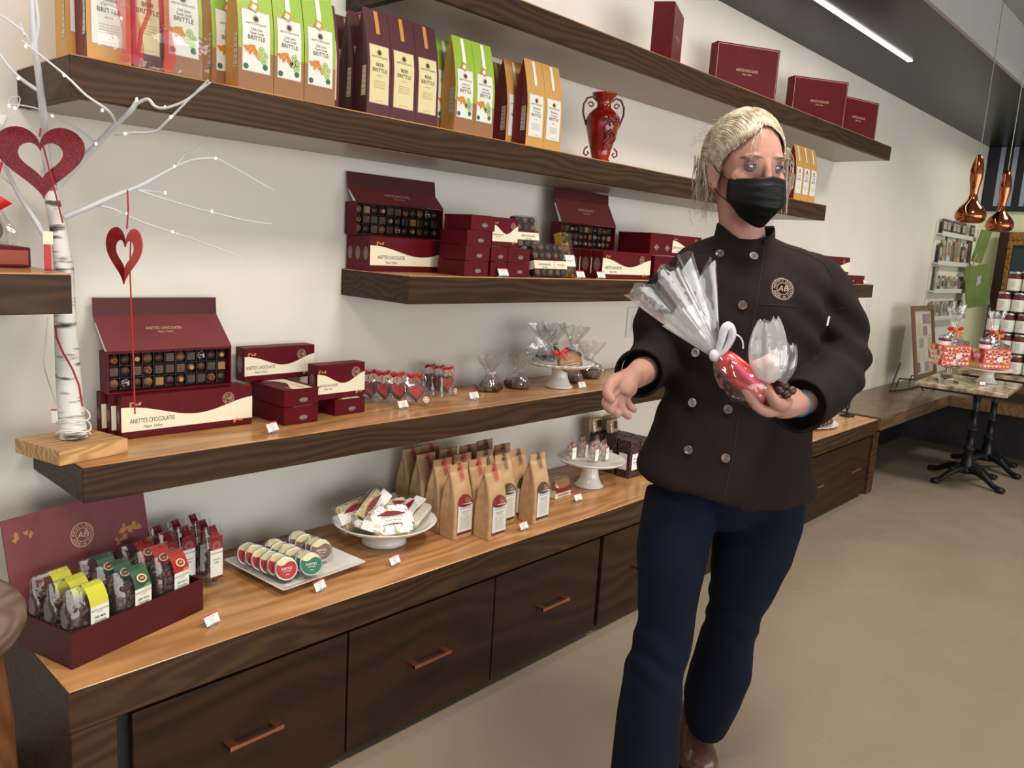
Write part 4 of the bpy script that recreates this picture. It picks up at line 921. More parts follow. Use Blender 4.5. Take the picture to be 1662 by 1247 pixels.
def mini_bag():
    o = empty('marshmallow_bag'); p = pillow_film(.036, .030, .078, 6); p.parent = o
    m = MB(); r = random.Random(1)
    for i in range(12): m.bbox(*(lambda x, y, z: (x-.006, x+.006, y-.006, y+.006, z-.006, z+.006))(r.uniform(-.009, .009), r.uniform(-.007, .007), .009+.0042*i), .0015)
    tag(m.build('marshmallows', mat('pale_marshmallow', srgb(214, 196, 176), .7), o), kind='stuff')
    L = MB(); fm = T(0, -.0185, 0) @ RX(pi/2); L.poly([(-.012, .006), (.012, .006), (.012, .050), (-.012, .050)], 0, fm); L.poly([(-.012, .050), (.012, .050), (.012, .055), (-.012, .055)], 1, fm @ T(0, 0, .0002)); L.text('S\'mores', .006, 2, fm @ T(0, .036, .0004)); L.text('kit', .005, 2, fm @ T(0, .027, .0004)); L.build('paper_label', [M['paper'], M['red'], M['ink']], o)
    MB().tube([(-.010, -.004, .062), (0, -.008, .066), (.010, -.004, .062)], .0035, 0).build('ribbon_bow', M['ribbon_red'], o); return o
mbg = None
for i, (x, y, wh) in enumerate(((-.070, .045, 'rear left'), (-.020, -.020, 'front left'), (.030, -.030, 'front right'), (.000, .045, 'rear middle'), (.060, .025, 'right'))):
    if mbg is None: mbg = mini_bag(); o = mbg
    else: o = dup(mbg)
    o.location = CS+V(x, y, .0998); o.rotation_euler = (0, 0, .1*i); tag(o, 'small marshmallow bag with white label, %s on the plain cake stand' % wh, 'candy bag', 'marshmallow bags on the cake stand')
M['speck'] = mat('speckled_card', srgb(48, 34, 34), .4); co = coords(M['speck'], (1, 1, 1)); vn = nod(M['speck'], 'ShaderNodeTexVoronoi', Scale=160.0); lk(M['speck'], co, vn.inputs['Vector']); rp = ramp(M['speck'], vn.outputs['Distance'], [(.18, srgb(150, 120, 116)), (.34, srgb(48, 34, 34))]); lk(M['speck'], rp.outputs[0], BS(M['speck']).inputs['Base Color'])
sp = None
for i, (x, y) in enumerate(((2.545, -.275), (2.612, -.275), (2.545, -.205), (2.612, -.205), (2.545, -.135), (2.612, -.135))):
    if sp is None:
        sp = MB().bbox(0, .062, 0, .062, 0, .148, .001).build('speckled_box', M['speck']); o = sp
        L = MB(); L.poly([(.014, .03), (.052, .03), (.052, .095), (.014, .095)], 0, FR @ T(0, 0, .0006)); L.text('hot', .012, 1, FR @ T(.033, .075, .001)); L.text('cocoa', .010, 1, FR @ T(.033, .060, .001)); L.build('front_label', [M['paper'], M['ink']], o)
        L = MB(); L.poly([(-.052, .03), (-.014, .03), (-.014, .095), (-.052, .095)], 0, T(-.0006, 0, 0) @ RZ(-pi/2) @ FR); L.build('side_label', [M['paper']], o)
    else: o = dup(sp)
    o.location = (x, y, ZC+.0008); tag(o, 'dark speckled box with white label in the block of six, %s' % ['front left', 'front right', 'middle left', 'middle right', 'rear left', 'rear right'][i], 'box', 'dark speckled boxes')
tb_ = None
for i, (x, y) in enumerate(((2.560, -.115), (2.625, -.120), (2.60, -.165))):
    if tb_ is None:
        o = empty('biscuit_packet'); MB().bbox(-.032, .032, -.012, .012, 0, .056, .004).build('biscuits', M['kraft'], o); p = pillow_film(.072, .030, .066, 8); p.parent = o; MB().bbox(-.012, .012, -.017, -.0125, .016, .044, .001).build('dark_piece', M['choc'], o); tb_ = o
    else: o = dup(tb_)
    o.location = (x+.01, y+.028, ZC+.150); o.rotation_euler = (-.15, 0, .1*i); tag(o, 'clear packet of tan biscuits on the dark speckled boxes, %s' % ['left', 'right', 'front'][i], 'candy packet', 'biscuit packets')
# ================================================================== cellophane bundles
def bundle(base, neck_z, top_z, flare, seed, m='wrapfilm', amp=.25, n=30, name='film_wrap', open_top=True, squash=.75):
    """clear film gathered at a neck and fanning out above it"""
    mb = MB(); prof = [(base*.6, .001), (base*1.02, .004), (base*1.08, neck_z*.35), (base*.75, neck_z*.75), (base*.16, neck_z), (base*.20, neck_z*1.05), (flare*.45, neck_z+(top_z-neck_z)*.35), (flare*.8, neck_z+(top_z-neck_z)*.7), (flare, top_z)]
    rings = []
    for k, (r, z) in enumerate(prof):
        ring = []
        for i in range(n):
            a = 2*pi*i/n; up_ = max(0, k-5)/3
            q = noise.noise(Vector((cos(a)*2.5, sin(a)*2.5, seed*3.7+z*10))); s = sin(a*7+seed)*.5+sin(a*11+seed*2)*.5
            rr = r*(1+amp*q+(.30*s*up_)+.05*s*(k > 2)); ring.append((rr*cos(a), rr*sin(a)*squash, z*(1+.16*up_*noise.noise(Vector((a*2, seed, 3))))+.05*up_*(top_z-neck_z)*s))
        rings.append(ring)
    mb.loft(rings, 0, smooth=False, cap=(True, False)); return mb.build(name, M[m])
def bow(w, m, seed=0):
    mb = MB()
    for s in (-1, 1):
        v = []; n = 9
        for k in range(n): a = pi*k/(n-1)*1.0; v += [(s*w*sin(a)*.9, -.006-.006*sin(a*2), w*.42*cos(a*1)*sin(a)+.003), (s*w*sin(a)*.9, .008, w*.42*cos(a)*sin(a)-.002)]
        mb.add([(s*w*.05, -.004, .004), (s*w*.6, -.012, w*.34), (s*w, -.004, w*.10), (s*w*.55, .004, -w*.22), (s*w*.05, .004, -.004), (s*w*.5, -.016, w*.02)], [(0, 1, 5), (1, 2, 5), (2, 3, 5), (3, 4, 5), (4, 0, 5)], 0, True)
        mb.add([(0, -.008, 0), (s*w*.15, -.010, 0), (s*w*.55, -.014, -w*.9), (s*w*.35, -.012, -w*.85)], [(0, 1, 2, 3)], 0, True)
    mb.ell((0, -.004, 0), (w*.14, .006, w*.13), 0); return mb.build('ribbon_bow', M[m])
# heart cookies with red ribbon
M['heartred'] = mat('heart_red', srgb(170, 36, 40), .4)
def heart_pts(s, n=28, k=1.0): return [(s*k*.0625*16*sin(t)**3/1.0*1.0, s*.0625*(13*cos(t)-5*cos(2*t)-2*cos(3*t)-cos(4*t))) for t in [2*pi*i/n for i in range(n)]]
hb = None
def heart_bag():
    o = empty('heart_cookie_bag'); MB().prism(heart_pts(.030), .010, 0, T(0, .004, .040) @ RX(pi/2)).build('heart_cookie', M['choc2'] if False else M['choc'], o)
    e = MB(); e.prism(heart_pts(.024), .0015, 0, T(0, -.0062, .040) @ RX(pi/2)).build('red_icing', M['heartred'], o)
    p = pillow_film(.078, .022, .098, 12); p.parent = o; bb = bow(.026, 'ribbon_red'); bb.parent = o; bb.location = (0, -.006, .086)
    c = MB(); c.poly([(.034, .004), (.040, .030), (.014, .004)], 0, T(0, -.014, 0) @ RX(pi/2)); c.build('corner_print', M['heartred'], o)
    c = MB(); ringp(c, .026, .012, 0, .009, 0, T(0, -.0150, 0) @ RX(pi/2)); ringp(c, .026, .012, .004, .006, 1, T(0, -.0153, 0) @ RX(pi/2)); c.build('sticker', [M['cream'], M['dome_red']], o)
    return o
for i, (x, y, lean, rz, lab) in enumerate(((1.435, -.085, -20, 30, 'rearmost of four'), (1.462, -.115, -20, 28, 'third of four'), (1.490, -.150, -22, 26, 'second of four'), (1.520, -.190, -24, 20, 'foremost of four'))):
    if hb is None: hb = heart_bag(); o = hb
    else: o = dup(hb)
    o.location = (x, y, ZM+.005); o.rotation_euler = (radians(lean), 0, radians(rz-60+20)); tag(o, 'heart cookie in a clear bag with red ribbon, leaning, %s' % lab, 'cookie bag', 'heart cookies leaning in a row')
for i, (x, y, lab) in enumerate(((1.690, -.050, 'at the back'), (1.700, -.082, 'in the middle'), (1.708, -.115, 'at the front'))):
    o = dup(hb); o.location = (x, y, ZM+.003); o.rotation_euler = (radians(-6), 0, radians(6)); tag(o, 'heart cookie in a clear bag with red ribbon, upright bunch of three, %s' % lab, 'cookie bag', 'heart cookies standing upright')
# dark cookies in gathered film
def cookie_bundle(seed, R, flare, top, ribbon='ribbon_white', chocm='choc'):
    o = empty('cookie_bundle'); mb = MB()
    mb.lathe([(.0001, .003), (R*.8, .003), (R*.92, .008), (R*.88, .022), (R*.7, .030), (.0001, .032)], 0, n=30, wob=lambda a, r: .06*sin(a*7+seed)+.03*sin(a*13))
    mb.build('dark_cookie', M[chocm], o); f = bundle(R*1.02, .058, top, flare, seed); f.parent = o
    if ribbon: bb = bow(.020, ribbon); bb.parent = o; bb.location = (0, -.004, .058)
    return o
M['ribbon_white'] = mat('sheer_white_ribbon', srgb(236, 214, 216), .4, alpha=.7)
ck = [cookie_bundle(1, .048, .050, .115)]
for i, (x, y, s, lab) in enumerate(((1.905, -.110, 1.0, 'left one'), (2.035, -.120, 1.0, 'right one, beside the scalloped stand'), (2.300, -.140, .95, 'behind the scalloped stand foot, right side'))):
    o = ck[0] if i == 0 else dup(ck[0]); o.location = (x, y, ZM+.0008); o.rotation_euler = (0, 0, i*1.3); o.scale = (s,)*3; tag(o, 'dark cookie in gathered clear film, lower shelf, %s' % lab, 'cookie', 'dark cookies in film on the shelf')
o = dup(ck[0]); o.location = (2.46, -.10, ZM+.0008); o.rotation_euler = (0, 0, 2); o.scale = (1.2,)*3; tag(o, 'dark cookie in gathered clear film next to her hand, rightmost on the lower shelf', 'cookie', 'dark cookies in film on the shelf')
# scalloped stand and the bundles on it
SS = V(2.185, -.185, ZM+.0008); cake_stand(SS, .118, .082, 'white scalloped cake stand with film wrapped chocolates on top', 26, n=60)
b1 = empty('wrapped_cookie', SS+V(-.020, -.058, .098), rot=(radians(-32), radians(-8), radians(-18)), label='tan oval cookie with piped lines in film, foremost on the scalloped stand', cat='cookie')
MB().lathe([(.0001, -.006), (.040, -.006), (.050, 0), (.040, .006), (.0001, .007)], 0, RX(pi/2) @ SC(1, .85, 1), 36).build('cookie', mat('tan_cookie', srgb(150, 106, 78), .45), b1)
ln = MB()
for z in (-.020, -.012): ln.tube([(-.030, -.0085, z), (0, -.009, z+.002), (.030, -.0085, z)], .0008, 0, n=5)
ln.tube([(-.022+.004*i, -.0085, -.002+.006*(i % 2)) for i in range(9)], .0008, 0, n=5); ln.tube([(-.01, -.0085, .010), (0, -.009, .026), (.012, -.0085, .012)], .0008, 0, n=5); ln.build('piped_lines', M['cream'], b1)
q = bow(.032, 'ribbon_red'); q.parent = b1; q.location = (-.030, -.008, .036)
f = bundle(.012, .020, .110, .058, 5); f.parent = b1; f.location = (-.035, 0, .020); f.rotation_euler = (0, radians(-38), 0)
for i, (dx, dy, sd, rot, lab) in enumerate(((.040, -.015, 8, (0, 14, 0), 'right front'), (.010, .045, 9, (0, -4, 1), 'rear centre'), (-.055, .035, 10, (0, -16, 2), 'rear left'))):
    o = empty('wrapped_chocolates', SS+V(dx, dy, .0935), rot=(0, radians(rot[1]*.3), i*.9), label='cluster of dark chocolates in fanned clear film, %s on the scalloped stand' % lab, cat='candy bundle', group='film bundles on the scalloped stand')
    r = random.Random(sd)
    for k in range(7): MB().ell((r.uniform(-.022, .022), r.uniform(-.018, .018), .012+.006*k*.6), (.014, .014, .012), 0, n=12, m=8).build('dark_chocolate', M['choc'], o)
    f = bundle(.036, .052, .125, .060, sd); f.parent = o
    bb = bow(.020, 'ribbon_white' if i else 'ribbon_white'); bb.parent = o; bb.location = (0, -.004, .054)
# scalloped tray past the woman
st = MB().lathe([(.0001, 0), (.09, 0), (.10, .004), (.135, .012), (.142, .016), (.137, .017), (.10, .008), (.0001, .006)], 0, SC(1.25, .8, 1), 96, wob=lambda a, r: .035*sin(18*a) if r > .13 else 0).build('scalloped_tray', M['china'], loc=V(4.28, -.30, ZC+.0008)); tag(st, 'white scalloped tray with chocolates on the counter past the woman', 'tray')
M['pinkdot'] = mat('pink_icing', srgb(206, 140, 140), .5)
ch = None
for i in range(14):
    x, y = 4.16+.052*(i % 5), -.345+.042*(i//5)
    if ch is None:
        ch = MB().ell((0, 0, .016), (.024, .020, .018), 0, n=12, m=8).build('dipped_cookie', M['choc']); c = MB(); ringp(c, 0, 0, .006, .010, 0, T(-.014, -.014, .020) @ RZ(-pi/4) @ RX(pi/2)); c.build('icing_ring', M['pinkdot'], ch); o = ch
    else: o = dup(ch)
    o.location = (x, y, ZC+.0085+(.000 if i < 12 else .03)); o.rotation_euler = (0, 0, i*.2); tag(o, 'chocolate dipped cookie with pink ring on the scalloped tray, number of place %s' % ordinal(i % 5) if False else 'chocolate dipped cookie on the scalloped tray, %s row, %s from the left' % (ordinal(i//5), ordinal(i % 5)), 'cookie', 'dipped cookies on the scalloped tray')
# outlet and switch plates
for (x, z, lab) in ((5.76, 1.04, 'slim white wall switch past the end of the third shelf'), (2.885, 1.025, 'white wall outlet plate left of the woman, under the third shelf')):
    o = empty('wall_plate', (x, -.001, z), label=lab, cat='wall plate'); MB().bbox(-.045, .045, -.006, 0, -.065, .065, .002).build('plate', M['white'], o); MB().bbox(-.016, .016, -.010, -.0062, -.030, .030, .002).build('rocker', M['white'], o)
# ================================================================== birch twig tree on a wood slab
M['bark'] = mat('birch_bark', srgb(226, 226, 222), .6); bk_ = M['bark']; co = coords(bk_, (11, 11, 60)); n1 = nod(bk_, 'ShaderNodeTexNoise', Scale=1.0, Detail=5.0); lk(bk_, co, n1.inputs['Vector']); rp = ramp(bk_, n1.outputs['Fac'], [(.36, srgb(60, 54, 52)), (.41, srgb(150, 142, 136)), (.46, srgb(226, 226, 222))]); lk(bk_, rp.outputs[0], BS(bk_).inputs['Base Color']); bump(bk_, n1.outputs['Fac'], .4, .002)
M['twig'] = mat('white_twig', srgb(216, 220, 226), .6); M['led'] = mat('warm_led', (1, .9, .6), .5, emis=(1.0, .78, .42), es=14)
zs_ = ZM+.0008
q = [onz(24, 734, zs_), onz(96, 752, zs_), onz(207, 730, zs_)]
sA, sB, sC = onz(24, 712, zs_+.030), onz(96, 733, zs_+.030), onz(207, 712, zs_+.030)
sD = sA+sC-sB
slab = MB().prism([(p.x, min(p.y, -.004)) for p in (sA, sB, sC, sD)], .030).build('tree_base', M['oak'], None)
tree = empty('twig_tree', (0, 0, 0), label='white birch twig tree with tiny lights on a square wood base', cat='decorative tree')
tree.location = (sB.x, sB.y, zs_)
slab.parent = tree; slab.location = (-sB.x, -sB.y, 0)
def inplane(pts, dep0):      # polyline from pixels with depth per point
    return [at(px, py, d) for px, py, d in pts]
def bt(pts, r0, r1, name, m='twig', n=8, sub=4):
    P = [at(*p) for p in pts]; Q = []
    for i in range(len(P)-1):
        for k in range(sub):
            t = k/sub; p0 = P[max(i-1, 0)]; p1 = P[i]; p2 = P[i+1]; p3 = P[min(i+2, len(P)-1)]
            Q.append(.5*((2*p1)+(-p0+p2)*t+(2*p0-5*p1+4*p2-p3)*t*t+(-p0+3*p1-3*p2+p3)*t**3))
    Q.append(P[-1]); rs = [r0+(r1-r0)*i/(len(Q)-1) for i in range(len(Q))]
    o = MB().tube(Q, rs, 0, n=n).build(name, M[m]); o.parent = tree; o.location = -tree.location; return o
def dep(P): return (Vector(P)-CAMP).dot(FW)
TB = onz(120, 712, zs_+.030); D0 = dep(TB); print('tree base', TB, D0, [tuple(round(c, 3) for c in p) for p in (sA, sB, sC, sD)])
x0 = TB.x; y0 = TB.y
def vert(px, py, dx=0):      # a point straight above the base whose row is py
    return dep(onx(px, py, x0+dx))
D1 = D0-.045
tr = bt([(120, 711, D0), (113, 640, D0-.01), (108, 560, D0-.015), (105, 500, D0-.02), (104, 440, D0-.025), (96, 380, D0-.03), (84, 320, D0-.035), (76, 270, D0-.035)], .0265, .0115, 'trunk', 'bark', 20)
bt([(78, 280, D1), (72, 220, D1-.04), (70, 185, D1-.08), (64, 130, D1-.14), (56, 70, D1-.18), (52, 0, D1-.20), (50, -40, D1-.20)], .0085, .0045, 'branch')
bt([(56, 80, D1-.175), (62, 40, D1-.19), (58, 0, D1-.20)], .004, .003, 'branch')
bt([(54, 76, D1-.175), (36, 50, D1-.19), (0, 24, D1-.20)], .003, .002, 'branch')
bt([(40, 58, D1-.19), (33, 37, D1-.19)], .0025, .0015, 'twig')
bt([(66, 150, D1-.12), (34, 128, D1-.15), (12, 105, D1-.17), (-4, 82, D1-.18)], .0040, .0025, 'branch')
bt([(96, 300, D1+.01), (128, 265, D1+.0), (160, 232, D1-.01), (190, 200, D1-.05), (212, 180, D1-.08), (222, 165, D1-.09)], .0075, .0045, 'branch')
bt([(222, 168, D1-.09), (240, 161, D1-.10), (252, 173, D1-.11), (270, 175, D1-.12), (300, 164, D1-.13), (322, 148, D1-.14), (341, 134, D1-.15)], .0035, .0018, 'branch')
bt([(186, 218, D1-.05), (210, 216, D1-.07), (250, 214, D1-.09), (270, 198, D1-.11), (300, 168, D1-.13), (338, 130, D1-.15)], .0030, .0016, 'branch')
bt([(188, 200, D1-.05), (176, 180, D1-.11), (140, 155, D1-.16), (108, 124, D1-.18), (60, 85, D1-.19), (36, 66, D1-.19)], .0030, .0014, 'branch')
bt([(158, 234, D1-.01), (130, 212, D1-.02), (88, 188, D1-.03), (60, 176, D1-.04), (30, 170, D1-.05)], .0022, .0013, 'branch')
bt([(30, 170, D1-.05), (14, 168, D1-.05), (20, 158, D1-.05), (32, 158, D1-.05), (30, 172, D1-.05), (22, 188, D1-.05)], .0015, .0010, 'twig')
bt([(104, 352, D0-.03), (140, 338, D0-.02), (190, 316, D0), (230, 300, D0+.02), (270, 278, D0+.04), (310, 260, D0+.05), (352, 257, D0+.06)], .0060, .0026, 'branch')
bt([(352, 257, D0+.06), (390, 278, D0+.07), (444, 309, D0+.09)], .0018, .0008, 'twig')
bt([(286, 270, D0+.04), (300, 250, D0+.04), (314, 243, D0+.05), (327, 234, D0+.05)], .0018, .0010, 'twig')
bt([(222, 308, D0+.02), (250, 318, D0+.03), (300, 333, D0+.04), (345, 345, D0+.05), (400, 358, D0+.06), (443, 364, D0+.07)], .0024, .0009, 'twig')
bt([(222, 308, D0+.02), (250, 311, D0+.03), (272, 314, D0+.03)], .002, .0010, 'twig')
bt([(152, 333, D0-.01), (180, 338, D0), (206, 350, D0+.01), (240, 364, D0+.02), (280, 377, D0+.03), (330, 394, D0+.04), (392, 418, D0+.05)], .0024, .0008, 'twig')
bt([(80, 398, D1+.02), (60, 362, D1), (30, 315, D1-.02), (4, 262, D1-.04), (-10, 240, D1-.05)], .0058, .0030, 'branch')
bt([(20, 300, D1-.02), (0, 285, D1-.03)], .002, .0012, 'twig')
lights = [(42, 75), (104, 122), (222, 161), (268, 174), (277, 190), (166, 179), (85, 188), (156, 233), (24, 175), (203, 217), (283, 270), (206, 347), (280, 376), (344, 343), (268, 313), (350, 257), (4, 262), (197, 30), (15, 172), (30, 127)]
for px, py in lights:
    o = MB().ell((0, 0, 0), (.0022, .0022, .0030), 0, n=8, m=6).build('tiny_light', M['led']); o.parent = tree; o.location = at(px, py, D1-(.19 if px < 180 and py < 165 else .12) if (py < 200 and px > 90) or py < 135 else (D1-.07 if px < 290 and py < 240 else D0+.02))-tree.location
bt([(184, 57, D1-.06), (190, 44, D1-.06), (197, 30, D1-.06)], .0016, .0012, 'twig')
bt([(201, 98, D1-.06), (200, 70, D1-.06), (195, 45, D1-.06)], .0016, .0012, 'twig')
# white cord wound round the foot
cv = []
for k in range(60):
    t = k/59; a = t*2*pi*2.6; rr = .034-.004*t; cv.append(TB+V(rr*cos(a), rr*sin(a), .004+.062*t+.006*sin(a*2)))
o = MB().tube(cv, .0016, 0, n=6).build('white_cord', M['paper']); o.parent = tree; o.location = -tree.location
bt([(90, 655, D0), (82, 630, D0), (72, 595, D0+.03), (74, 560, D0+.05), (78, 515, D0+.06)], .0014, .0014, 'white_cord', 'paper')
# hearts on red cords
M['glitter'] = mat('red_glitter', srgb(160, 14, 24), .3, .35, coat=.6); gn = nod(M['glitter'], 'ShaderNodeTexVoronoi', Scale=420.0); lk(M['glitter'], coords(M['glitter']), gn.inputs['Vector']); rp = ramp(M['glitter'], gn.outputs['Distance'], [(.1, srgb(190, 40, 40)), (.45, srgb(110, 6, 16))]); lk(M['glitter'], rp.outputs[0], BS(M['glitter']).inputs['Base Color']); bump(M['glitter'], gn.outputs['Distance'], .5, .001)
M['coral'] = mat('coral_card', srgb(206, 88, 84), .5); M['cord_red'] = mat('red_cord', srgb(170, 18, 34), .5)
def ring_heart(s, th, fm, bm_):
    mb = MB(); o_ = heart_pts(s, 56); i_ = [(x*.50, y*.50-.02*s) for x, y in o_]; n = len(o_)
    f, b = [(x, 0, z) for x, z in o_]+[(x, 0, z) for x, z in i_], [(x, th, z) for x, z in o_]+[(x, th, z) for x, z in i_]
    mb.add(f, [(i, n+i, n+(i+1) % n, (i+1) % n)[::-1] for i in range(n)], 0); mb.add(b, [(i, n+i, n+(i+1) % n, (i+1) % n) for i in range(n)], 1)
    mb.add(o_ and [(x, 0, z) for x, z in o_]+[(x, th, z) for x, z in o_], [(i, (i+1) % n, n+(i+1) % n, n+i) for i in range(n)], 1); mb.add([(x, 0, z) for x, z in i_]+[(x, th, z) for x, z in i_], [(i, (i+1) % n, n+(i+1) % n, n+i)[::-1] for i in range(n)], 1)
    return mb, [fm, bm_]
dh = D1-.085; P = at(64, 250, dh); hw = (at(129, 250, dh)-at(-1, 250, dh)).length
mb, ms = ring_heart(hw/2.0, .003, M['glitter'], M['glitter']); h1 = mb.build('hanging_heart', ms, loc=at(66, 255, dh)); h1.rotation_euler = (radians(-4), radians(-3), math.atan2(RT.y, RT.x)+.25); h1.scale = (1.02, 1, .98); tag(h1, 'large glittery red heart cutout hanging on the birch trunk', 'heart ornament')
def cordw(pts, r, par):
    Q = [at(*p) for p in pts]; o = MB().tube(Q, r, 0, n=6).build('red_cord', M['cord_red']); o.parent = par; o.matrix_parent_inverse = (Matrix.LocRotScale(par.location, par.rotation_euler, par.scale)).inverted(); return o
cordw([(66, 208, dh), (64, 222, dh)], .0016, h1); cordw([(70, 236, dh-.004), (80, 275, dh-.004), (92, 322, dh), (102, 362, dh+.01)], .0016, h1)
rc = MB().tube([at(90, 530, D0-.035), at(92, 548, D0-.045), at(102, 572, D0-.05), at(118, 600, D0-.05), at(128, 625, D0-.045), at(134, 660, D0-.04)], .0020, 0, n=6).build('red_cord', M['cord_red']); tag(rc, 'loose red cord lying down the birch trunk under the shelf end', 'cord')
tg = empty('gift_tag', at(89, 676, D0-.03), math.atan2(RT.y, RT.x), 'tiny white tag with red border on the white cord', 'tag'); MB().bbox(-.006, .006, -.001, 0, -.014, .012, .0003).build('tag_card', M['paper'], tg); MB().box(-.007, .007, -.0006, .0006, .012, .0150, 0).build('tag_border', M['red'], tg)
d2 = D0+.005; P = at(204, 412, d2); hs = (at(204, 361, d2)-at(204, 462, d2)).length/1.0625/1.0
h2 = empty('hanging_heart', at(203, 408, d2), math.atan2(RT.y, RT.x), 'small red heart cutout hanging from a twig, folded down its middle', 'heart ornament'); h2.rotation_euler = (0, radians(3), math.atan2(RT.y, RT.x)+radians(26))
for sgn, nm, mm, ang in ((-1, 'glitter_half', M['glitter'], 58), (1, 'coral_half', M['coral'], -62)):
    mb = MB(); s_ = hs*.5*1.06; pts = [(x, z) for x, z in heart_pts(s_, 56)]; inn = [(x*.5, z*.5-.02*s_) for x, z in pts]; n = len(pts); keep = [i for i in range(n) if pts[i][0]*sgn >= -1e-6]
    for i in range(n):
        j = (i+1) % n
        if pts[i][0]*sgn >= -1e-6 and pts[j][0]*sgn >= -1e-6:
            q = [(pts[i][0], 0, pts[i][1]), (pts[j][0], 0, pts[j][1]), (inn[j][0], 0, inn[j][1]), (inn[i][0], 0, inn[i][1])]; mb.add(q+[(x, .002, z) for x, y, z in q], [(0, 1, 2, 3), (7, 6, 5, 4), (0, 4, 5, 1), (2, 6, 7, 3)], 0)
    o = mb.build(nm, mm, h2); o.rotation_euler = (0, 0, radians(ang))
cordw([(207, 308, d2), (208, 340, d2), (206, 372, d2)], .0016, h2); cordw([(212, 390, d2-.004), (211, 440, d2-.004), (214, 520, d2-.02), (217, 600, d2-.05), (219, 672, d2-.07)], .0016, h2)
# film wrapped basket on the left shelf end
bx = empty('gift_basket', V(.425, -.085, ZL+.0008), 0, 'film wrapped red gift box with ribbon on the left shelf end', 'gift basket')
MB().bbox(-.10, .105, -.06, .07, 0, .040, .002).build('red_box', M['burg'], bx)
L = MB(); L.poly([(-.095, .006), (.10, .006), (.10, .034), (-.095, .034)], 0, T(0, -.0608, 0) @ RX(pi/2)); leaves(L, .03, .018, .012, 1, 8, 3, T(0, -.0612, 0) @ RX(pi/2)); L.build('box_print', [mat('rust_print', srgb(150, 70, 50), .5), M['gold']], bx)
for i, (x, y, z, s) in enumerate(((-.06, -.01, .075, .036), (0.0, -.02, .072, .034), (.045, .0, .070, .030), (-.02, .02, .125, .034), (.03, .02, .105, .028))): MB().ell((x, y, z), (s, s*.8, s*.9), 0, n=14, m=10).build('chocolate_ball', M['choc'] if i % 2 else mat('grey_brown', srgb(110, 92, 84), .4), bx)
f = bundle(.098, .130, .27, .075, 21, n=44, squash=.55, m='film'); f.parent = bx; f.location = (0, 0, .02)
q = bow(.055, 'ribbon_red'); q.parent = bx; q.location = (.02, -.062, .118)
q = MB().tube([(.04, -.06, .12), (.05, -.066, .17), (.06, -.06, .20)], .004, 0).build('ribbon_tail', M['ribbon_red'], bx)
ps = MB(); ps.box(-.012, .0, -.002, 0, 0, .050, 0); ps.box(-.012, .004, -.002, 0, 0, .003, 0); o = empty('shelf_sign', V(.538, -.235, ZL+.0008), .1, 'small red and cream sign standing at the left shelf end', 'sign'); ps.build('red_leg', M['red'], o); MB().box(-.014, .004, -.003, 0, .0505, .075, 0).build('cream_card', M['cream'], o)
# round table corner at the lower left edge
tp = onz(0, 1050, .52); print('round table', tp)
rt = empty('round_table', V(.194, -.541, 0), 0, 'round dark wood display table at the lower left edge', 'table')
M['grey_wood'] = wood('weathered_top', srgb(84, 68, 56), srgb(124, 104, 90), (4, 4, 9), .4, .1)
MB().lathe([(.0001, .667), (.16, .667), (.178, .672), (.185, .687), (.185, .702), (.178, .715), (.165, .720), (.0001, .720)], 0, n=64).build('table_top', M['grey_wood'], rt)
MB().lathe([(.0001, .001), (.13, .001), (.148, .08), (.165, .33), (.160, .52), (.145, .6665), (.0001, .6665)], 0, n=48).build('barrel_base', wood('orange_wood', srgb(84, 50, 28), srgb(124, 78, 46), (9, 9, 1.5)), rt)
# ================================================================== the far corner
M['penny'] = mat('polished_copper', srgb(168, 100, 68), .10, 1); M['iron'] = mat('cast_iron', srgb(28, 30, 34), .35, .4)
def pendant(P, s, label):
    o = empty('pendant_lamp', P, label=label, cat='lamp', group='copper pendant lamps')
    MB().lathe([(.036, .002), (.052, .004), (.066, .016), (.071, .034), (.067, .055), (.052, .080), (.032, .100), (.021, .118), (.018, .140), (.022, .175), (.029, .215), (.030, .250), (.025, .285), (.016, .315), (.006, .330), (.0001, .331)], 0, n=40).build('shade', M['penny'], o)
    MB().lathe([(.0001, .010), (.034, .010), (.035, .0035), (.0001, .0035)], 0, n=24).build('lens', mat('lamp_glow', (1, 1, 1), .4, emis=(1, .93, .82), es=6), o)
    MB().tube([(0, 0, .331), (0, 0, 2.729-P[2])], .0022, 0, n=6).build('cord', mat('grey_cord', srgb(150, 146, 130), .5), o); return o
a = ony(1573, 363, -.86); pendant((a.x, -.86, a.z), 1, 'left polished copper pendant lamp hanging before the magazine rack')
a = ony(1620, 377, -.86); pendant((a.x, -.86, a.z), 1, 'right polished copper pendant lamp hanging before the gilt frame')
# striped panel on the rear wall
M['stripe_dk'] = mat('stripe_dark', srgb(32, 32, 42), .5); M['stripe_lt'] = mat('stripe_grey', srgb(150, 160, 178), .6)
st = empty('striped_valance', (8.295, 0, 0), label='dark panel with pale grey vertical stripes high on the rear wall', cat='wall panel')
MB().box(-.03, -.001, -3.5, -.004, 1.885, 2.443).build('dark_board', M['stripe_dk'], st)
for i in range(34): MB().box(-.034, -.0305, -.10-.10*i-.038, -.10-.10*i, 1.93, 2.440).build('pale_stripe', M['stripe_lt'], st)
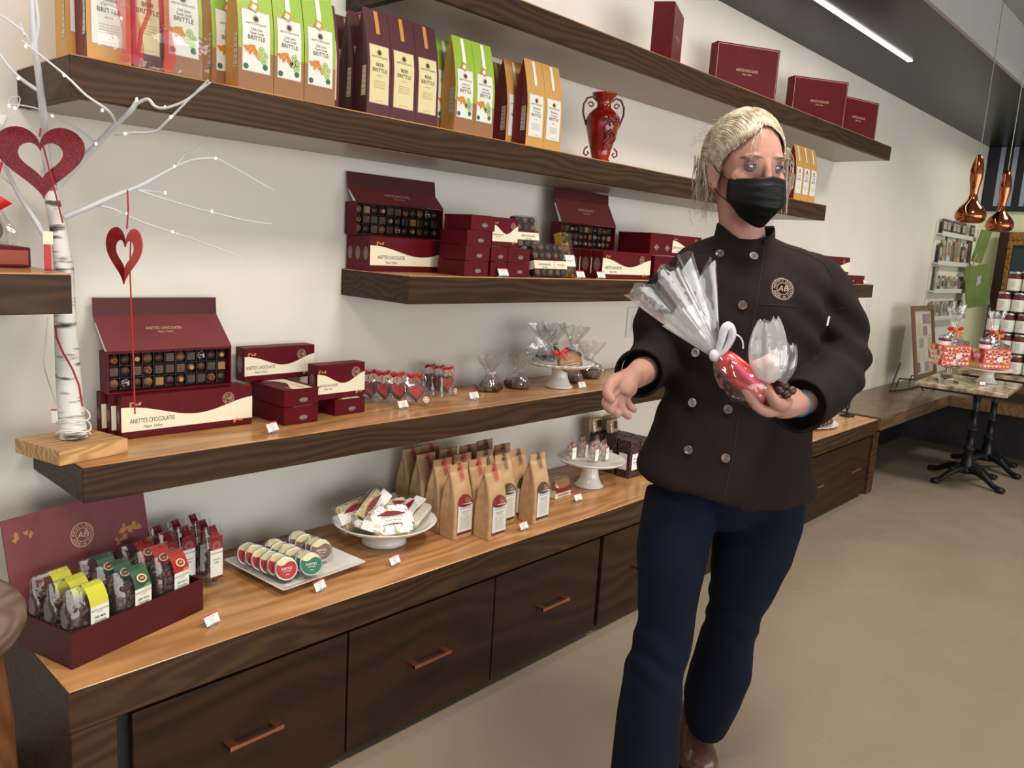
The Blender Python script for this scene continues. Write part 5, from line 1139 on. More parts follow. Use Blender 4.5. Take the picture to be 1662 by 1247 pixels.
# gilt framed crest
M['gilt'] = noisy('gilt', srgb(120, 78, 40), srgb(190, 140, 76), 60, .35, 4, .6, .004, metal=.5); M['frame_dk'] = mat('frame_dark', srgb(50, 34, 26), .35); M['teal'] = mat('teal_cloth', srgb(46, 62, 68), .7); M['lace'] = mat('lace_white', srgb(186, 200, 190), .7)
fr = empty('picture_frame', (8.20, -.205, .80), 0, 'large gilt frame with white lace crest on dark cloth, on the rear bench', 'picture')
Wd, Hh = .95, .905
def fbar(x0, x1, y0, y1, z0, z1, m): return MB().bbox(x0, x1, y0, y1, z0, z1, .004).build('frame_rail', m, fr)
fbar(0, .05, -.075, 0, 0, Hh, M['frame_dk']); fbar(0, .05, -Wd, -Wd+.075, 0, Hh, M['frame_dk']); fbar(0, .05, -Wd+.0755, -.0755, Hh-.075, Hh, M['gilt']); fbar(0, .05, -Wd+.0755, -.0755, 0, .075, M['frame_dk'])
for yy0, yy1, za, zb in ((-.115, -.0760, .0755, Hh-.0755), (-Wd+.076, -Wd+.115, .0755, Hh-.0755), (-Wd+.1155, -.1155, Hh-.115, Hh-.076), (-Wd+.1155, -.1155, .0755, .115)): MB().bbox(-.006, .04, yy0, yy1, za, zb, .003).build('gilt_liner', M['gilt'], fr)
MB().box(.02, .03, -Wd+.12, -.12, .118, Hh-.118).build('cloth', M['teal'], fr)
L = MB(); mx = T(.0190, -Wd/2, Hh*.52) @ RZ(-pi/2) @ RX(pi/2)
def el_ring(mb, a0, b0, a1, b1, mat_, MX, n=48, sc=0, amp=0):
    v = []
    for i in range(n+1):
        t = 2*pi*i/n; q = 1+amp*sin(sc*t); v += [(a0*cos(t), b0*sin(t), 0), (a1*q*cos(t), b1*q*sin(t), 0)]
    mb.add(v, [(2*i, 2*i+1, 2*i+3, 2*i+2) for i in range(n)], mat_, False, MX)
el_ring(L, .19, .25, .255, .315, 0, mx, 96, 16, .03); el_ring(L, .13, .19, .155, .215, 0, mx); L.text('G', .20, 0, mx @ T(0, .06, 0), bold=.01, ital=.2); L.text('B', .20, 0, mx @ T(0, -.08, 0), bold=.01, ital=.2)
L.poly([(-.30, -.33), (.30, -.33), (.26, -.15), (.20, -.25), (.1, -.29), (-.1, -.29), (-.20, -.25), (-.26, -.15)], 0, mx @ T(0, 0, .0002)); L.build('lace_crest', M['lace'], fr)
MB().box(.0, .06, -Wd, 0, -.345, -.002).build('wall_ledge', M['frame_dk'], fr)
# magazine rack on the left wall
rk = empty('magazine_rack', (7.02, -.001, 0), 0, 'white four shelf magazine rack on the wall near the corner', 'rack')
MB().box(0, 1.08, -.010, 0, .92, 1.72).build('back_panel', M['wall'], rk)
for k, z in enumerate((1.625, 1.395, 1.170, .945)):
    MB().bbox(0, 1.08, -.055, -.0105, z-.012, z, .001).bbox(0, 1.08, -.063, -.0555, z-.020, z+.016, .001).build('rack_shelf', M['white'], rk)
    MB().tube([(.02, -.060, z+.016), (.02, -.060, z+.075), (1.06, -.060, z+.075), (1.06, -.060, z+.016)], .0022, 0, n=5).build('wire_rail', M['tin'], rk)
r = random.Random(11); cols = [(190, 180, 160), (150, 150, 140), (170, 130, 110), (120, 110, 120), (200, 195, 180), (120, 140, 120), (150, 120, 140), (90, 80, 84), (196, 176, 110), (205, 205, 200)]
cm = [mat('card_colour', srgb(*c), .5) for c in cols]
proto = {}
for k, (z, n) in enumerate(((1.626, 7), (1.396, 9), (1.171, 11), (.946, 14))):
    for i in range(n):
        ci = 7 if (k == 0 and i < 4) else r.randrange(len(cols)); hgt = {0: .115, 1: .15+.03*(i % 3), 2: .10+.02*(i % 2)+(.09 if i == 0 else 0), 3: .135}[k]; w = 1.0/n*.86
        mb = MB().bbox(0, w, -.010, 0, 0, hgt, .001, 0)
        mb.poly([(w*.14, hgt*.3), (w*.86, hgt*.3), (w*.86, hgt*.8), (w*.14, hgt*.8)], 1, FR @ T(0, 0, .0106))
        o = mb.build('greeting_card', [cm[ci], cm[(ci+3) % 10]], loc=(7.07+i*1.0/n, -.034+.008*(i % 2), z+.0008)); o.rotation_euler = (-.04, 0, 0)
        tag(o, 'card on the white rack, %s shelf from the top, place %s from the left' % (ordinal(k), ordinal(i) if i < 11 else ['twelve', 'thirteen', 'fourteen'][i-11]), 'card', 'cards on the magazine rack')
# green paper things hanging in the corner
M['olive'] = noisy('olive_paper', srgb(92, 112, 52), srgb(110, 130, 66), 8, .6)
g = MB(); g.bbox(-.11, .11, -.012, .0, -.36, .0, .003, 0, RY(0.0)); 
o = g.build('paper_bag', M['olive'], loc=(7.86, -.135, 1.395)); o.rotation_euler = (0, radians(-12), radians(-42)); tag(o, 'square olive green paper bag hanging low in the room corner', 'paper bag'); 
L = MB(); L.poly([(-.015, -.18), (.03, -.16), (.04, -.09), (0, -.10)], 0, T(0, -.0126, 0) @ RX(pi/2)); L.build('silver_label', M['tin'], o)
MB().tube([(-.03, -.006, 0), (0, -.006, .09), (.03, -.006, 0)], .005, 0).build('handle', M['kraft'], o); MB().tube([(0, -.006, .085), (.09, .10, .09)], .004, 0).build('hook', M['white'], o)
g = MB(); g.bbox(-.04, .05, -.012, 0, -.28, 0, .003); o = g.build('paper_bag', M['olive'], loc=(7.95, -.15, 1.70)); o.rotation_euler = (0, radians(10), radians(-55)); tag(o, 'narrow folded olive green paper bag hanging high in the corner', 'paper bag')
MB().tube([(.0, -.006, 0), (.01, -.006, .07)], .003, 0).build('handle', M['kraft'], o); MB().tube([(.01, -.006, .068), (.10, .100, .07)], .004, 0).build('hook', M['white'], o)
# leaning card display frame with easel foot
db = ony(1484, 612, -.24); dt = ony(1461, 499, -.135); wd = .50
cf = empty('card_display', (db.x, -.24, ZC+.001), 0, 'wood framed display of small cards leaning back on a black easel', 'display frame')
ln_ = V(0, .095, dt.z-ZC-.08); Hc = ln_.length; ta = math.atan2(ln_.z, .095); shear = (dt.x-db.x)/Hc
mxf = Matrix(((1, shear*0, 0, 0), (0, 1, 0, 0), (0, 0, 1, 0), (0, 0, 0, 1)))
F_ = T(0, 0, .085) @ RX(ta)
M['frame_oak'] = mat('frame_brown', srgb(122, 92, 70), .5)
for a in ((0, .035, 0, Hc), (wd-.035, wd, 0, Hc)): MB().bbox(a[0], a[1], a[2], a[3], 0, .02, .002, 0, F_).build('frame_rail', M['frame_oak'], cf)
for a in ((.0355, wd-.0355, 0, .035), (.0355, wd-.0355, Hc-.035, Hc)): MB().bbox(a[0], a[1], a[2], a[3], 0, .02, .002, 0, F_).build('frame_rail', M['frame_oak'], cf)
MB().box(.0355, wd-.0355, .0355, Hc-.0355, .002, .006, 0, F_).build('backing', mat('pale_backing', srgb(190, 188, 170), .5), cf)
for j in range(5):
    for i in range(4):
        if r.random() < .92: MB().box(.05+.102*i, .05+.102*i+.085, .05+.088*j, .05+.088*j+.07, .0065, .0085, 0, F_).build('card', cm[r.randrange(10)], cf)
MB().tube([(.10, -.05, .006), (.10, .02, .08), (.10, .13, .07), (.10, .14, .006)], .005, 0).build('easel_leg', M['black'], cf); MB().tube([(.40, -.05, .006), (.40, .02, .08), (.40, .13, .07), (.40, .14, .006)], .005, 0).build('easel_leg', M['black'], cf)
MB().tube([(-.18, .10, .006), (-.02, .06, .006), (.15, .05, .006), (.35, .05, .006)], .005, 0).tube([(-.18, .10, .006), (-.02, .10, .20)], .005, 0).build('easel_foot', M['black'], cf)
# two bistro tables with marble tops
M['marble'] = noisy('brown_marble', srgb(120, 98, 76), srgb(216, 198, 166), 16, .2, 8, coat=.3)
def bistro(x, y, tx, ty, tw, td, label, rz=0):
    o = empty('bistro_table', (x, y, 0), rz, label, 'table', 'cast iron bistro tables')
    MB().bbox(tx-tw/2, tx+tw/2, ty-td/2, ty+td/2, .612, .6395, .004).build('marble_top', M['marble'], o)
    MB().box(tx-tw/2+.03, tx+tw/2-.03, ty-td/2+.03, ty+td/2-.03, .598, .6115).build('under_frame', M['black'], o)
    MB().lathe([(.0001, .06), (.045, .06), (.050, .08), (.040, .10), (.034, .15), (.027, .20), (.036, .215), (.036, .225), (.024, .235), (.021, .33), (.032, .34), (.032, .35), (.021, .36), (.020, .46), (.027, .47), (.020, .48), (.022, .55), (.036, .575), (.040, .5975), (.0001, .5975)], 0, n=24).build('column', M['iron'], o)
    for k in range(4):
        a = pi/4+.25+k*pi/2; 
        lg = MB(); lg.tube([(.02*cos(a), .02*sin(a), .085), (.08*cos(a), .08*sin(a), .088), (.15*cos(a), .15*sin(a), .060), (.20*cos(a), .20*sin(a), .030), (.245*cos(a), .245*sin(a), .018)], [.030, .026, .020, .017, .018], 0, n=10)
        lg.ell((.255*cos(a), .255*sin(a), .0185), (.028, .028, .018), 0, n=12, m=8); lg.ell((.12*cos(a), .12*sin(a), .09), (.018, .018, .014), 0, n=10, m=6); lg.build('foot', M['iron'], o)
    return o
bistro(5.68, -.765, -.005, .055, .64, .50, 'nearer bistro table with brown marble top under the heart baskets', radians(4))
bistro(6.20, -.765, .48, -.16, .66, .92, 'farther bistro table with brown marble top stacked with jars', 0)
# cake stands and heart baskets
gs = MB().lathe([(.0001, 0), (.07, 0), (.072, .006), (.045, .012), (.03, .05), (.022, .09), (.03, .096), (.085, .100), (.088, .106), (.0001, .106)], 0, n=36).build('glass_stand', mat('clear_glass', (.96, .98, .98), .03, trans=1, ior=1.3), loc=V(5.555, -.60, .6403)); tag(gs, 'clear glass cake stand under the left heart basket', 'cake stand')
cake_stand(V(5.80, -.775, .6403), .155, .085, 'plain white cake stand under the right heart basket')
M['heartp'] = mat('heart_print_red', srgb(196, 44, 52), .5); M['heartc'] = mat('heart_print_cream', srgb(236, 214, 190), .5); M['hearty'] = mat('heart_print_yellow', srgb(226, 180, 90), .5); M['heartw'] = mat('heart_base', srgb(224, 96, 92), .5)
def heart_basket(P, w, rz, seed, label):
    o = empty('gift_basket', P, rz, label, 'gift basket', 'heart print gift baskets'); h = .125; d = .12
    MB().box(-w/2, w/2, -d/2, d/2, 0, h).build('printed_box', M['heartw'], o)
    L = MB(); r = random.Random(seed); k = 0
    for j in range(4):
        for i in range(7):
            x = -w/2+.016+(w-.03)*i/6+.01*(j % 2)*(1 if i < 6 else -1); z = .018+.030*j; m_ = r.choice([0, 0, 1, 1, 1, 2]); s = .0135
            L.poly([(x+p, z+q) for p, q in heart_pts(s*1.3, 16)], 1-min(m_, 1), T(0, -d/2-.0008-.0002*(i+j*7), 0) @ RX(pi/2)); L.poly([(x+p, z+q) for p, q in heart_pts(s*.9, 16)], m_, T(0, -d/2-.0009-.0002*(i+j*7), 0) @ RX(pi/2))
            y = -d/2+.016+(d-.03)*i/6
            if i % 2 == j % 2: L.poly([(y+p, z+q) for p, q in heart_pts(s*1.4, 16)], m_, T(-w/2-.001-.0002*j, 0, 0) @ RZ(-pi/2) @ T(-2*y*1, 0, 0) @ RX(pi/2))
    L.poly([(.022*cos(a), .062+.018*sin(a)) for a in [2*pi*i/14 for i in range(14)]], 3, T(.01, -d/2-.009, 0) @ RX(pi/2)); L.build('heart_print', [M['heartp'], M['heartc'], M['hearty'], M['white']], o)
    jar_in = MB().lathe([(.0001, h-.05), (.036, h-.05), (.036, h+.04), (.0001, h+.04)], 0, n=24).lathe([(.037, h+.025), (.037, h+.041), (.0001, h+.042)], 1, n=24).lathe([(.037, h+.042), (.034, h+.060), (.0001, h+.061)], 2, n=24)
    jar_in.v = [(x-w*.26, y, z) for x, y, z in jar_in.v]; jar_in.build('sauce_jar', [M['lab_white'], M['maroon'], M['tin']], o)
    MB().bbox(.0, w*.42, -.03, .03, h-.04, h+.045, .008, 0, RY(.2)).build('candy_packet', M['choc2'], o)
    f = bundle(w*.50, .22, .36, .055, seed, n=40, squash=.62, amp=.10); f.parent = o; f.location = (0, 0, .002)
    q = bow(.062, 'ribbon_red'); q.parent = o; q.location = (0, -.012, .225); q = bow(.044, 'ribbon_orange'); q.parent = o; q.location = (.01, -.024, .215); q.rotation_euler = (0, .5, 0); return o
M['ribbon_orange'] = mat('ribbon_orange', srgb(230, 150, 80), .4)
ga = onz(1540, 592, .7475); gb = onz(1600, 600, .7357); print('baskets', ga, gb)
heart_basket(V(5.555, -.60, .7475), .19, radians(-38), 3, 'heart printed gift basket in film with red bow, left one on the glass stand')
heart_basket(V(5.80, -.775, .7357), .19, radians(-38), 5, 'heart printed gift basket in film, right one on the white stand')
pt = price_tag(600, 600, ZM, -.6, 'price tag on the marble table between the two stands'); pt.location = (5.60, -.80, .6403)
# jar pyramid
M['jarlab'] = M['lab_white']
jp = None
def jar():
    o = MB().lathe([(.0001, 0), (.040, 0), (.042, .004), (.042, .020), (.0001, .020)], 0, n=24).build('sauce_jar', M['choc'])
    MB().lathe([(.0422, .012), (.0426, .013), (.0426, .092), (.0422, .093)], 0, n=24).build('jar_label', M['jarlab'], o); MB().lathe([(.0422, .0935), (.0426, .094), (.0426, .118), (.038, .122), (.0001, .122)], 0, n=24).build('label_band', M['maroon'], o)
    MB().lathe([(.036, .1225), (.041, .1225), (.041, .140), (.039, .142), (.0001, .142)], 0, n=24).build('lid', M['tin'], o)
    L = MB(); 
    for i in range(4): L.box(-.0428, -.0426, -.012, .012, .040+.011*i, .042+.011*i, 0)
    L.build('label_print', M['gi'], o); return o
cnt = 0
for x, rx in ((6.47, 'front'), (6.56, 'second')):
    for k in range(5):
        n = 5 if k < 3 else 5-(k-2)
        for i in range(n):
            y = -.625-.088*i-(.044*(k-2) if k >= 3 else 0)
            if jp is None: jp = jar(); o = jp
            else: o = dup(jp)
            o.location = (x, y, .6405+.1428*k); tag(o, 'white labelled jar with silver lid, %s row, %s tier up, %s from left' % (rx, ordinal(k), ordinal(i)), 'jar', 'jars stacked on the far marble table')
# copper scoop standing behind her elbow
cp = empty('copper_scoop', V(4.79, -.30, ZC+.001), 0, 'copper scoop with dark loop handle on the counter behind her elbow', 'scoop')
MB().tube([(0, 0, .36), (.012, 0, .30), (.012, 0, .24), (-.004, 0, .18), (-.03, 0, .135)], [.006, .012, .014, .012, .008], 0, SC(1, .5, 1), n=10).build('copper_strap', M['penny'], cp)
MB().tube([(-.065, 0, .135), (-.060, 0, .05), (-.045, 0, .040), (-.02, 0, .045), (-.010, 0, .125)], .006, 0, n=8).build('loop_handle', M['iron'], cp)
MB().lathe([(.0001, 0), (.04, 0), (.045, .006), (.02, .010), (.006, .016), (.006, .045), (.0001, .046)], 0, T(-.035, 0, 0), 24).build('foot', M['iron'], cp)
# ================================================================== the woman in the brown jacket
from mathutils.bvhtree import BVHTree
R0 = Vector((sin(_ya), -cos(_ya), 0)); BF = Vector((-cos(_ya), -sin(_ya), 0)); ZU = Vector((0, 0, 1))
def remesh(mb, voxel, iters=2, disp=None, name='m', fac=.5, dec=None):
    o = mb.build('tmp', []) if False else None
    me = bpy.data.meshes.new(name); me.from_pydata(mb.v, [], mb.f); me.update()
    o = bpy.data.objects.new('tmp', me); COL.objects.link(o)
    m = o.modifiers.new('r', 'REMESH'); m.mode = 'VOXEL'; m.voxel_size = voxel; m.adaptivity = 0
    if iters: s = o.modifiers.new('s', 'SMOOTH'); s.iterations = iters; s.factor = fac
    bpy.context.view_layer.update(); dg = bpy.context.evaluated_depsgraph_get()
    me2 = bpy.data.meshes.new_from_object(o.evaluated_get(dg)); bpy.data.objects.remove(o)
    if disp:
        nr = [v.normal.copy() for v in me2.vertices]
        for v, n_ in zip(me2.vertices, nr): v.co = v.co+n_*disp(v.co, n_)
    me2.polygons.foreach_set('use_smooth', [True]*len(me2.polygons)); me2.update(); return me2
def link(me, name, m, parent=None):
    me.materials.clear(); me.materials.append(m); me.name = name; o = bpy.data.objects.new(name, me); COL.objects.link(o)
    if parent: o.parent = parent
    return o
def eloft(mb, st, n=36, e=.85):
    rings = []
    for c, a, b in st:
        rings.append([tuple(c+R0*(a*math.copysign(abs(cos(t))**e, cos(t)))+BF*(b*math.copysign(abs(sin(t))**e, sin(t)))) for t in [2*pi*i/n for i in range(n)]])
    # orientation: R0 x BF points up or down, caps fixed by remesh
    return mb.loft(rings, 0)
def spl(pts, k=5):
    P = [Vector(p[:3]).to_4d() for p in pts]; W_ = [p[3] for p in pts]; out = []; rs = []
    P = [Vector((p.x, p.y, p.z, w)) for p, w in zip(P, W_)]
    for i in range(len(P)-1):
        p0, p1, p2, p3 = P[max(i-1, 0)], P[i], P[i+1], P[min(i+2, len(P)-1)]
        for j in range(k):
            t = j/k; q = .5*((2*p1)+(-p0+p2)*t+(2*p0-5*p1+4*p2-p3)*t*t+(-p0+3*p1-3*p2+p3)*t**3); out.append(Vector(q[:3])); rs.append(max(q[3], .001))
    out.append(Vector(P[-1][:3])); rs.append(P[-1][3]); return out, rs
def limb(mb, pts, k=5, n=18, mat_=0):      # pts = (px, py, depth, radius)
    Q = [(*at(a, b, c), r) for a, b, c, r in pts]; P, rs = spl(Q, k); return mb.tube(P, rs, mat_, n=n)
def ball(mb, px, py, d, r): return mb.ell(tuple(at(px, py, d)), (r, r, r), 0, n=12, m=8)
# ---- head frame
HC = at(1210, 274, 1.72); yaw_h = radians(16); FD = (BF*cos(yaw_h)+R0*sin(yaw_h)); HX = FD.cross(ZU).normalized()*-1   # HX: towards her left = image right
HX = (R0*cos(yaw_h)-BF*sin(yaw_h)); HZ = (ZU-R0*.02+BF*.03).normalized(); FD = (FD-HZ*FD.dot(HZ)).normalized(); HX = FD.cross(HZ).normalized()
if HX.dot(R0) < 0: HX = -HX
HM_ = Matrix((HX, FD, HZ)).transposed().to_4x4(); HM_.translation = HC
body = MB()
def he(c, r, R=I4, n=24, m=16): body.ell(c, r, 0, HM_, n, m, True, R)
he((0, -.012, .034), (.070, .090, .078)); he((0, .024, .012), (.062, .060, .084)); he((0, .026, -.052), (.051, .052, .054)); he((0, .060, -.088), (.022, .021, .018))
for s in (-1, 1):
    he((s*.036, .050, -.026), (.025, .025, .025)); he((s*.027, .0735, .0195), (.023, .010, .0060), RY(s*.12)); he((s*.071, -.006, -.016), (.007, .017, .030), RZ(s*.35) @ RX(-.1)); he((s*.0735, -.010, -.006), (.006, .014, .018), RZ(s*.45)); he((s*.070, .000, -.040), (.007, .010, .010)); he((s*.050, .036, .015), (.012, .02, .03))
body.tube([HM_ @ V(0, .078, .012), HM_ @ V(0, .086, -.006), HM_ @ V(0, .090, -.024), HM_ @ V(0, .095, -.036)], [.0085, .0078, .0085, .0095], 0, n=14)
for s in (-1, 1): he((s*.009, .086, -.038), (.008, .010, .008))
NB = at(1205, 405, 1.775)
body.tube([HM_ @ V(0, -.018, -.02), HM_ @ V(0, -.012, -.075), NB+ZU*.02, NB-ZU*.03, NB-ZU*.10], [.052, .047, .048, .054, .072], 0, n=26)
# torso core, legs
eloft(body, [(at(1212, 420, 1.79), .10, .055), (at(1214, 445, 1.79), .135, .075), (at(1205, 560, 1.80), .125, .09), (at(1190, 660, 1.81), .118, .09), (at(1178, 760, 1.82), .140, .100), (at(1172, 830, 1.83), .130, .095)], 24)
limb(body, [(1110, 800, 1.80, .070), (1095, 900, 1.76, .062), (1081, 1010, 1.72, .048), (1066, 1100, 1.73, .044), (1048, 1220, 1.72, .034), (1042, 1360, 1.70, .030)])
limb(body, [(1232, 800, 1.82, .070), (1215, 900, 1.83, .062), (1192, 1000, 1.88, .048), (1176, 1070, 1.97, .044), (1150, 1150, 2.10, .034), (1143, 1195, 2.15, .030)])
# arms
limb(body, [(1112, 445, 1.80, .045), (1080, 490, 1.83, .042), (1072, 555, 1.85, .038), (1062, 590, 1.76, .036), (1044, 602, 1.66, .030), (1030, 612, 1.60, .0245)])
limb(body, [(1325, 445, 1.78, .045), (1352, 510, 1.80, .042), (1368, 570, 1.80, .038), (1350, 612, 1.72, .036), (1318, 645, 1.62, .029), (1298, 655, 1.58, .024)])
# her right hand (left in the picture): palm turned towards her, fingers hanging and a little curled
limb(body, [(1034, 609, 1.615, .0235), (1022, 616, 1.585, .0235), (1012, 624, 1.56, .026), (1008, 634, 1.548, .024), (1006, 641, 1.545, .018)])
limb(body, [(1019, 622, 1.575, .020), (1016, 632, 1.56, .022), (1015, 640, 1.555, .017)])
def finger(pts, r0, r1):
    n = len(pts); r0 *= 1.07; r1 *= 1.07; limb(body, [(*p, r0+(r1-r0)*i/(n-1)*(1)+(0.0008 if i in (1, 2) else 0)) for i, p in enumerate(pts)], k=4, n=12); 
    p = pts[-1]; ball(body, *p, r1)
finger([(1016, 613, 1.565), (1001, 616, 1.535), (990, 626, 1.515), (986, 640, 1.505), (992, 648, 1.505)], .0125, .0085)      # thumb
finger([(1003, 632, 1.545), (991, 643, 1.525), (984, 655, 1.515), (991, 666, 1.520)], .0098, .0078)                       # index
finger([(1006, 638, 1.550), (996, 652, 1.535), (992, 663, 1.530), (1002, 673, 1.538)], .0096, .0076)                      # middle
finger([(1011, 641, 1.555), (1007, 656, 1.545), (1012, 668, 1.548), (1020, 676, 1.555)], .0090, .0072)                    # ring
finger([(1018, 639, 1.565), (1017, 650, 1.562), (1022, 659, 1.566), (1029, 665, 1.572)], .0080, .0065)                    # little
# her left hand holding the parcel from below, thumb on top
limb(body, [(1303, 655, 1.590, .0240), (1290, 656, 1.570, .0245), (1278, 658, 1.555, .0260), (1266, 660, 1.548, .0240), (1256, 660, 1.545, .0180)])
limb(body, [(1290, 648, 1.575, .022), (1276, 646, 1.560, .023), (1262, 648, 1.552, .018)])
finger([(1262, 667, 1.545), (1246, 669, 1.525), (1228, 659, 1.512), (1216, 643, 1.508), (1208, 628, 1.512)], .0100, .0076)  # index, outermost
finger([(1262, 662, 1.560), (1242, 662, 1.548), (1224, 650, 1.536), (1212, 636, 1.528), (1206, 622, 1.526)], .0098, .0076)
finger([(1264, 655, 1.572), (1244, 655, 1.566), (1228, 643, 1.556), (1218, 630, 1.546)], .0092, .0072)
finger([(1266, 648, 1.580), (1250, 646, 1.580), (1236, 636, 1.572), (1228, 626, 1.562)], .0082, .0066)
finger([(1284, 648, 1.555), (1272, 657, 1.530), (1259, 654, 1.508), (1251, 642, 1.500), (1244, 631, 1.502)], .0125, .0088)   # thumb
M['skin'] = noisy('skin', srgb(172, 126, 112), srgb(184, 140, 126), 25, .48, 3, .08, .001, spec=.35); BS(M['skin']).inputs['Subsurface Weight'].default_value = .12; BS(M['skin']).inputs['Subsurface Radius'].default_value = (.01, .004, .002); BS(M['skin']).inputs['Subsurface Scale'].default_value = .5
bme = remesh(body, .0026, 4)
who = link(bme, 'person', M['skin'])
tag(who, 'blonde woman in black face mask and dark brown chef jacket, walking with a film parcel', 'person')
# ---- jacket
jk = MB()
hemF = at(1170, 822, 1.665); hz = hemF.z; print('hem z', hz)
def zat(cx, row, d, z=None):
    p = at(cx, row, d); 
    if z is not None: p.z = z
    return p
st = [(at(1210, 380, 1.785), .056, .048), (at(1212, 388, 1.785), .086, .060), (at(1214, 397, 1.785), .120, .070), (at(1216, 408, 1.785), .150, .080), (at(1217, 424, 1.785), .170, .092), (at(1216, 452, 1.785), .174, .108), (at(1213, 490, 1.785), .166, .122), (at(1209, 540, 1.785), .162, .126), (at(1203, 600, 1.785), .160, .124), (at(1196, 650, 1.79), .164, .124), (at(1187, 700, 1.79), .174, .130), (at(1179, 745, 1.795), .184, .140)]
b0 = at(1176, 790, 1.80); b0.z = hz+.02; b1 = at(1176, 800, 1.80); b1.z = hz
st += [(b0, .197, .148), (b1, .197, .148)]
_n0 = len(jk.v); eloft(jk, st, 44, .80)
for _i in range(_n0, len(jk.v)):
    p_ = Vector(jk.v[_i]); u_ = (p_-b1).dot(R0); w_ = max(0, min(1, 1-(p_.z-hz)/.13)); jk.v[_i] = tuple(p_+ZU*(.028*max(-.2, -u_/.19)+.012*max(0, u_/.19)**2-.010*math.exp(-((u_+.02)/.03)**2))*w_)
limb(jk, [(1296, 428, 1.785, .036), (1322, 448, 1.780, .052), (1339, 478, 1.785, .062), (1351, 520, 1.795, .067), (1357, 565, 1.80, .070), (1352, 600, 1.765, .069), (1334, 632, 1.690, .062), (1312, 650, 1.620, .054), (1304, 656, 1.600, .052)], n=26)
limb(jk, [(1132, 432, 1.785, .036), (1108, 452, 1.79, .050), (1086, 482, 1.82, .060), (1072, 530, 1.85, .062), (1070, 568, 1.84, .062), (1062, 590, 1.770, .056), (1048, 601, 1.695, .049), (1042, 604, 1.672, .048)], n=26)
def folds(co, n_):
    q = co-at(1208, 600, 1.78); u = q.dot(R0); h_ = co.z
    a = .0050*noise.noise(Vector((u*9, q.dot(BF)*6, h_*3.2+7)))+.0028*noise.noise(Vector((u*22, h_*16, 3)))
    s = 0
    for (px, py, d, amp) in ((1370, 575, 1.78, .009), (1320, 520, 1.72, .006), (1070, 560, 1.80, .008), (1110, 500, 1.74, .005)):
        c = at(px, py, d); r = (co-c).length; s += amp*math.exp(-(r/.10)**2)*sin((co-c).dot((UP*.8+RT*.6).normalized())*95)
    hem = .004*math.exp(-((h_-hz)/.10)**2)*sin(u*30+1)
    return a+s*.9+hem
jme = remesh(jk, .0055, 5, folds)
M['jacket'] = noisy('brown_twill', srgb(28, 19, 19), srgb(35, 25, 24), 3, .85, 3, 0, .001, spec=.2)
_c = coords(M['jacket'], (900, 900, 900)); _w = nod(M['jacket'], 'ShaderNodeTexWave', Scale=1.0); lk(M['jacket'], _c, _w.inputs['Vector']); bump(M['jacket'], _w.outputs['Fac'], .08, .0003)
jo = link(jme, 'jacket', M['jacket'], who)
bv = BVHTree.FromPolygons([tuple(v.co) for v in jme.vertices], [tuple(p.vertices) for p in jme.polygons])
def hit(px, py, off=.001):
    d = ray(px, py).normalized(); p, n_, i, t = bv.ray_cast(CAMP, d)
    if p is None: return None, None
    if n_.dot(d) > 0: n_ = -n_
    return p+n_*off, n_
def snap(P, off):      # nearest point of the jacket
    p, n_, i, t = bv.find_nearest(P); 
    return p+n_*off
M['button'] = mat('brown_button', srgb(92, 74, 66), .3, coat=.4); M['button_lt'] = mat('shiny_button', srgb(170, 165, 175), .2, .4)
bt0 = {}
for px, py, lt in ((1168, 412, 0), (1223, 416, 1), (1205, 496, 0), (1129, 573, 1), (1124, 654, 1), (1181, 665, 0), (1117, 731, 0), (1177, 744, 0)):
    P, n_ = hit(px, py, .0006)
    if P is None: continue
    if lt not in bt0:
        o = MB().lathe([(.0001, 0), (.0095, 0), (.0098, .0015), (.0088, .003), (.0070, .0022), (.0001, .0020)], 0, n=20).build('button', M['button_lt'] if lt else M['button']); c = MB()
        for x, y in ((-.002, -.002), (.002, -.002), (.002, .002), (-.002, .002)): c.lathe([(.0001, .0021), (.0009, .0024), (.0001, .0026)], 0, T(x, y, 0), 8)
        c.build('thread', M['ink'], o); bt0[lt] = o
    else: o = dup(bt0[lt])
    o.parent = jo; o.location = P; o.rotation_euler = n_.to_track_quat('Z', 'Y').to_euler()
def seam(pts, r, name, m, off=.0004, sub=6):
    Q = []
    for i in range(len(pts)-1):
        for k in range(sub):
            t = k/sub; p, n_ = hit(pts[i][0]+(pts[i+1][0]-pts[i][0])*t, pts[i][1]+(pts[i+1][1]-pts[i][1])*t, off)
            if p is not None: Q.append(p)
    o = MB().tube(Q, r, 0, n=6).build(name, m); o.parent = jo; return o
M['seam'] = mat('seam_dark', srgb(22, 15, 16), .8)
seam([(1239, 404), (1234, 450), (1222, 520), (1208, 600), (1197, 680), (1189, 745), (1172, 812)], .0013, 'placket_edge', M['seam'])
seam([(1232, 494), (1262, 496), (1297, 498)], .0014, 'pocket_edge', M['seam'])
seam([(1160, 402), (1120, 416), (1084, 438), (1070, 470)], .0010, 'yoke_seam', M['seam']); seam([(1266, 398), (1310, 412), (1340, 430), (1352, 452)], .0010, 'yoke_seam', M['seam'])
seam([(1350, 505), (1378, 498)], .0012, 'sleeve_pocket', M['seam']); seam([(1346, 505), (1340, 545)], .0012, 'sleeve_pocket', M['seam'])
P, n_ = hit(1343, 521, .001)
o = MB().box(-.004, .004, -.010, .010, 0, .0012).build('white_label', M['paper']); o.parent = jo; o.location = P; o.rotation_euler = n_.to_track_quat('Z', 'Y').to_euler()
P, n_ = hit(1270, 469, 0); xq = (RT-n_*RT.dot(n_)).normalized(); yq = n_.cross(xq).normalized()
if yq.dot(UP) < 0: yq = -yq
lg = MB(); seal(lg, 0, 0, .0235, 0, I4)
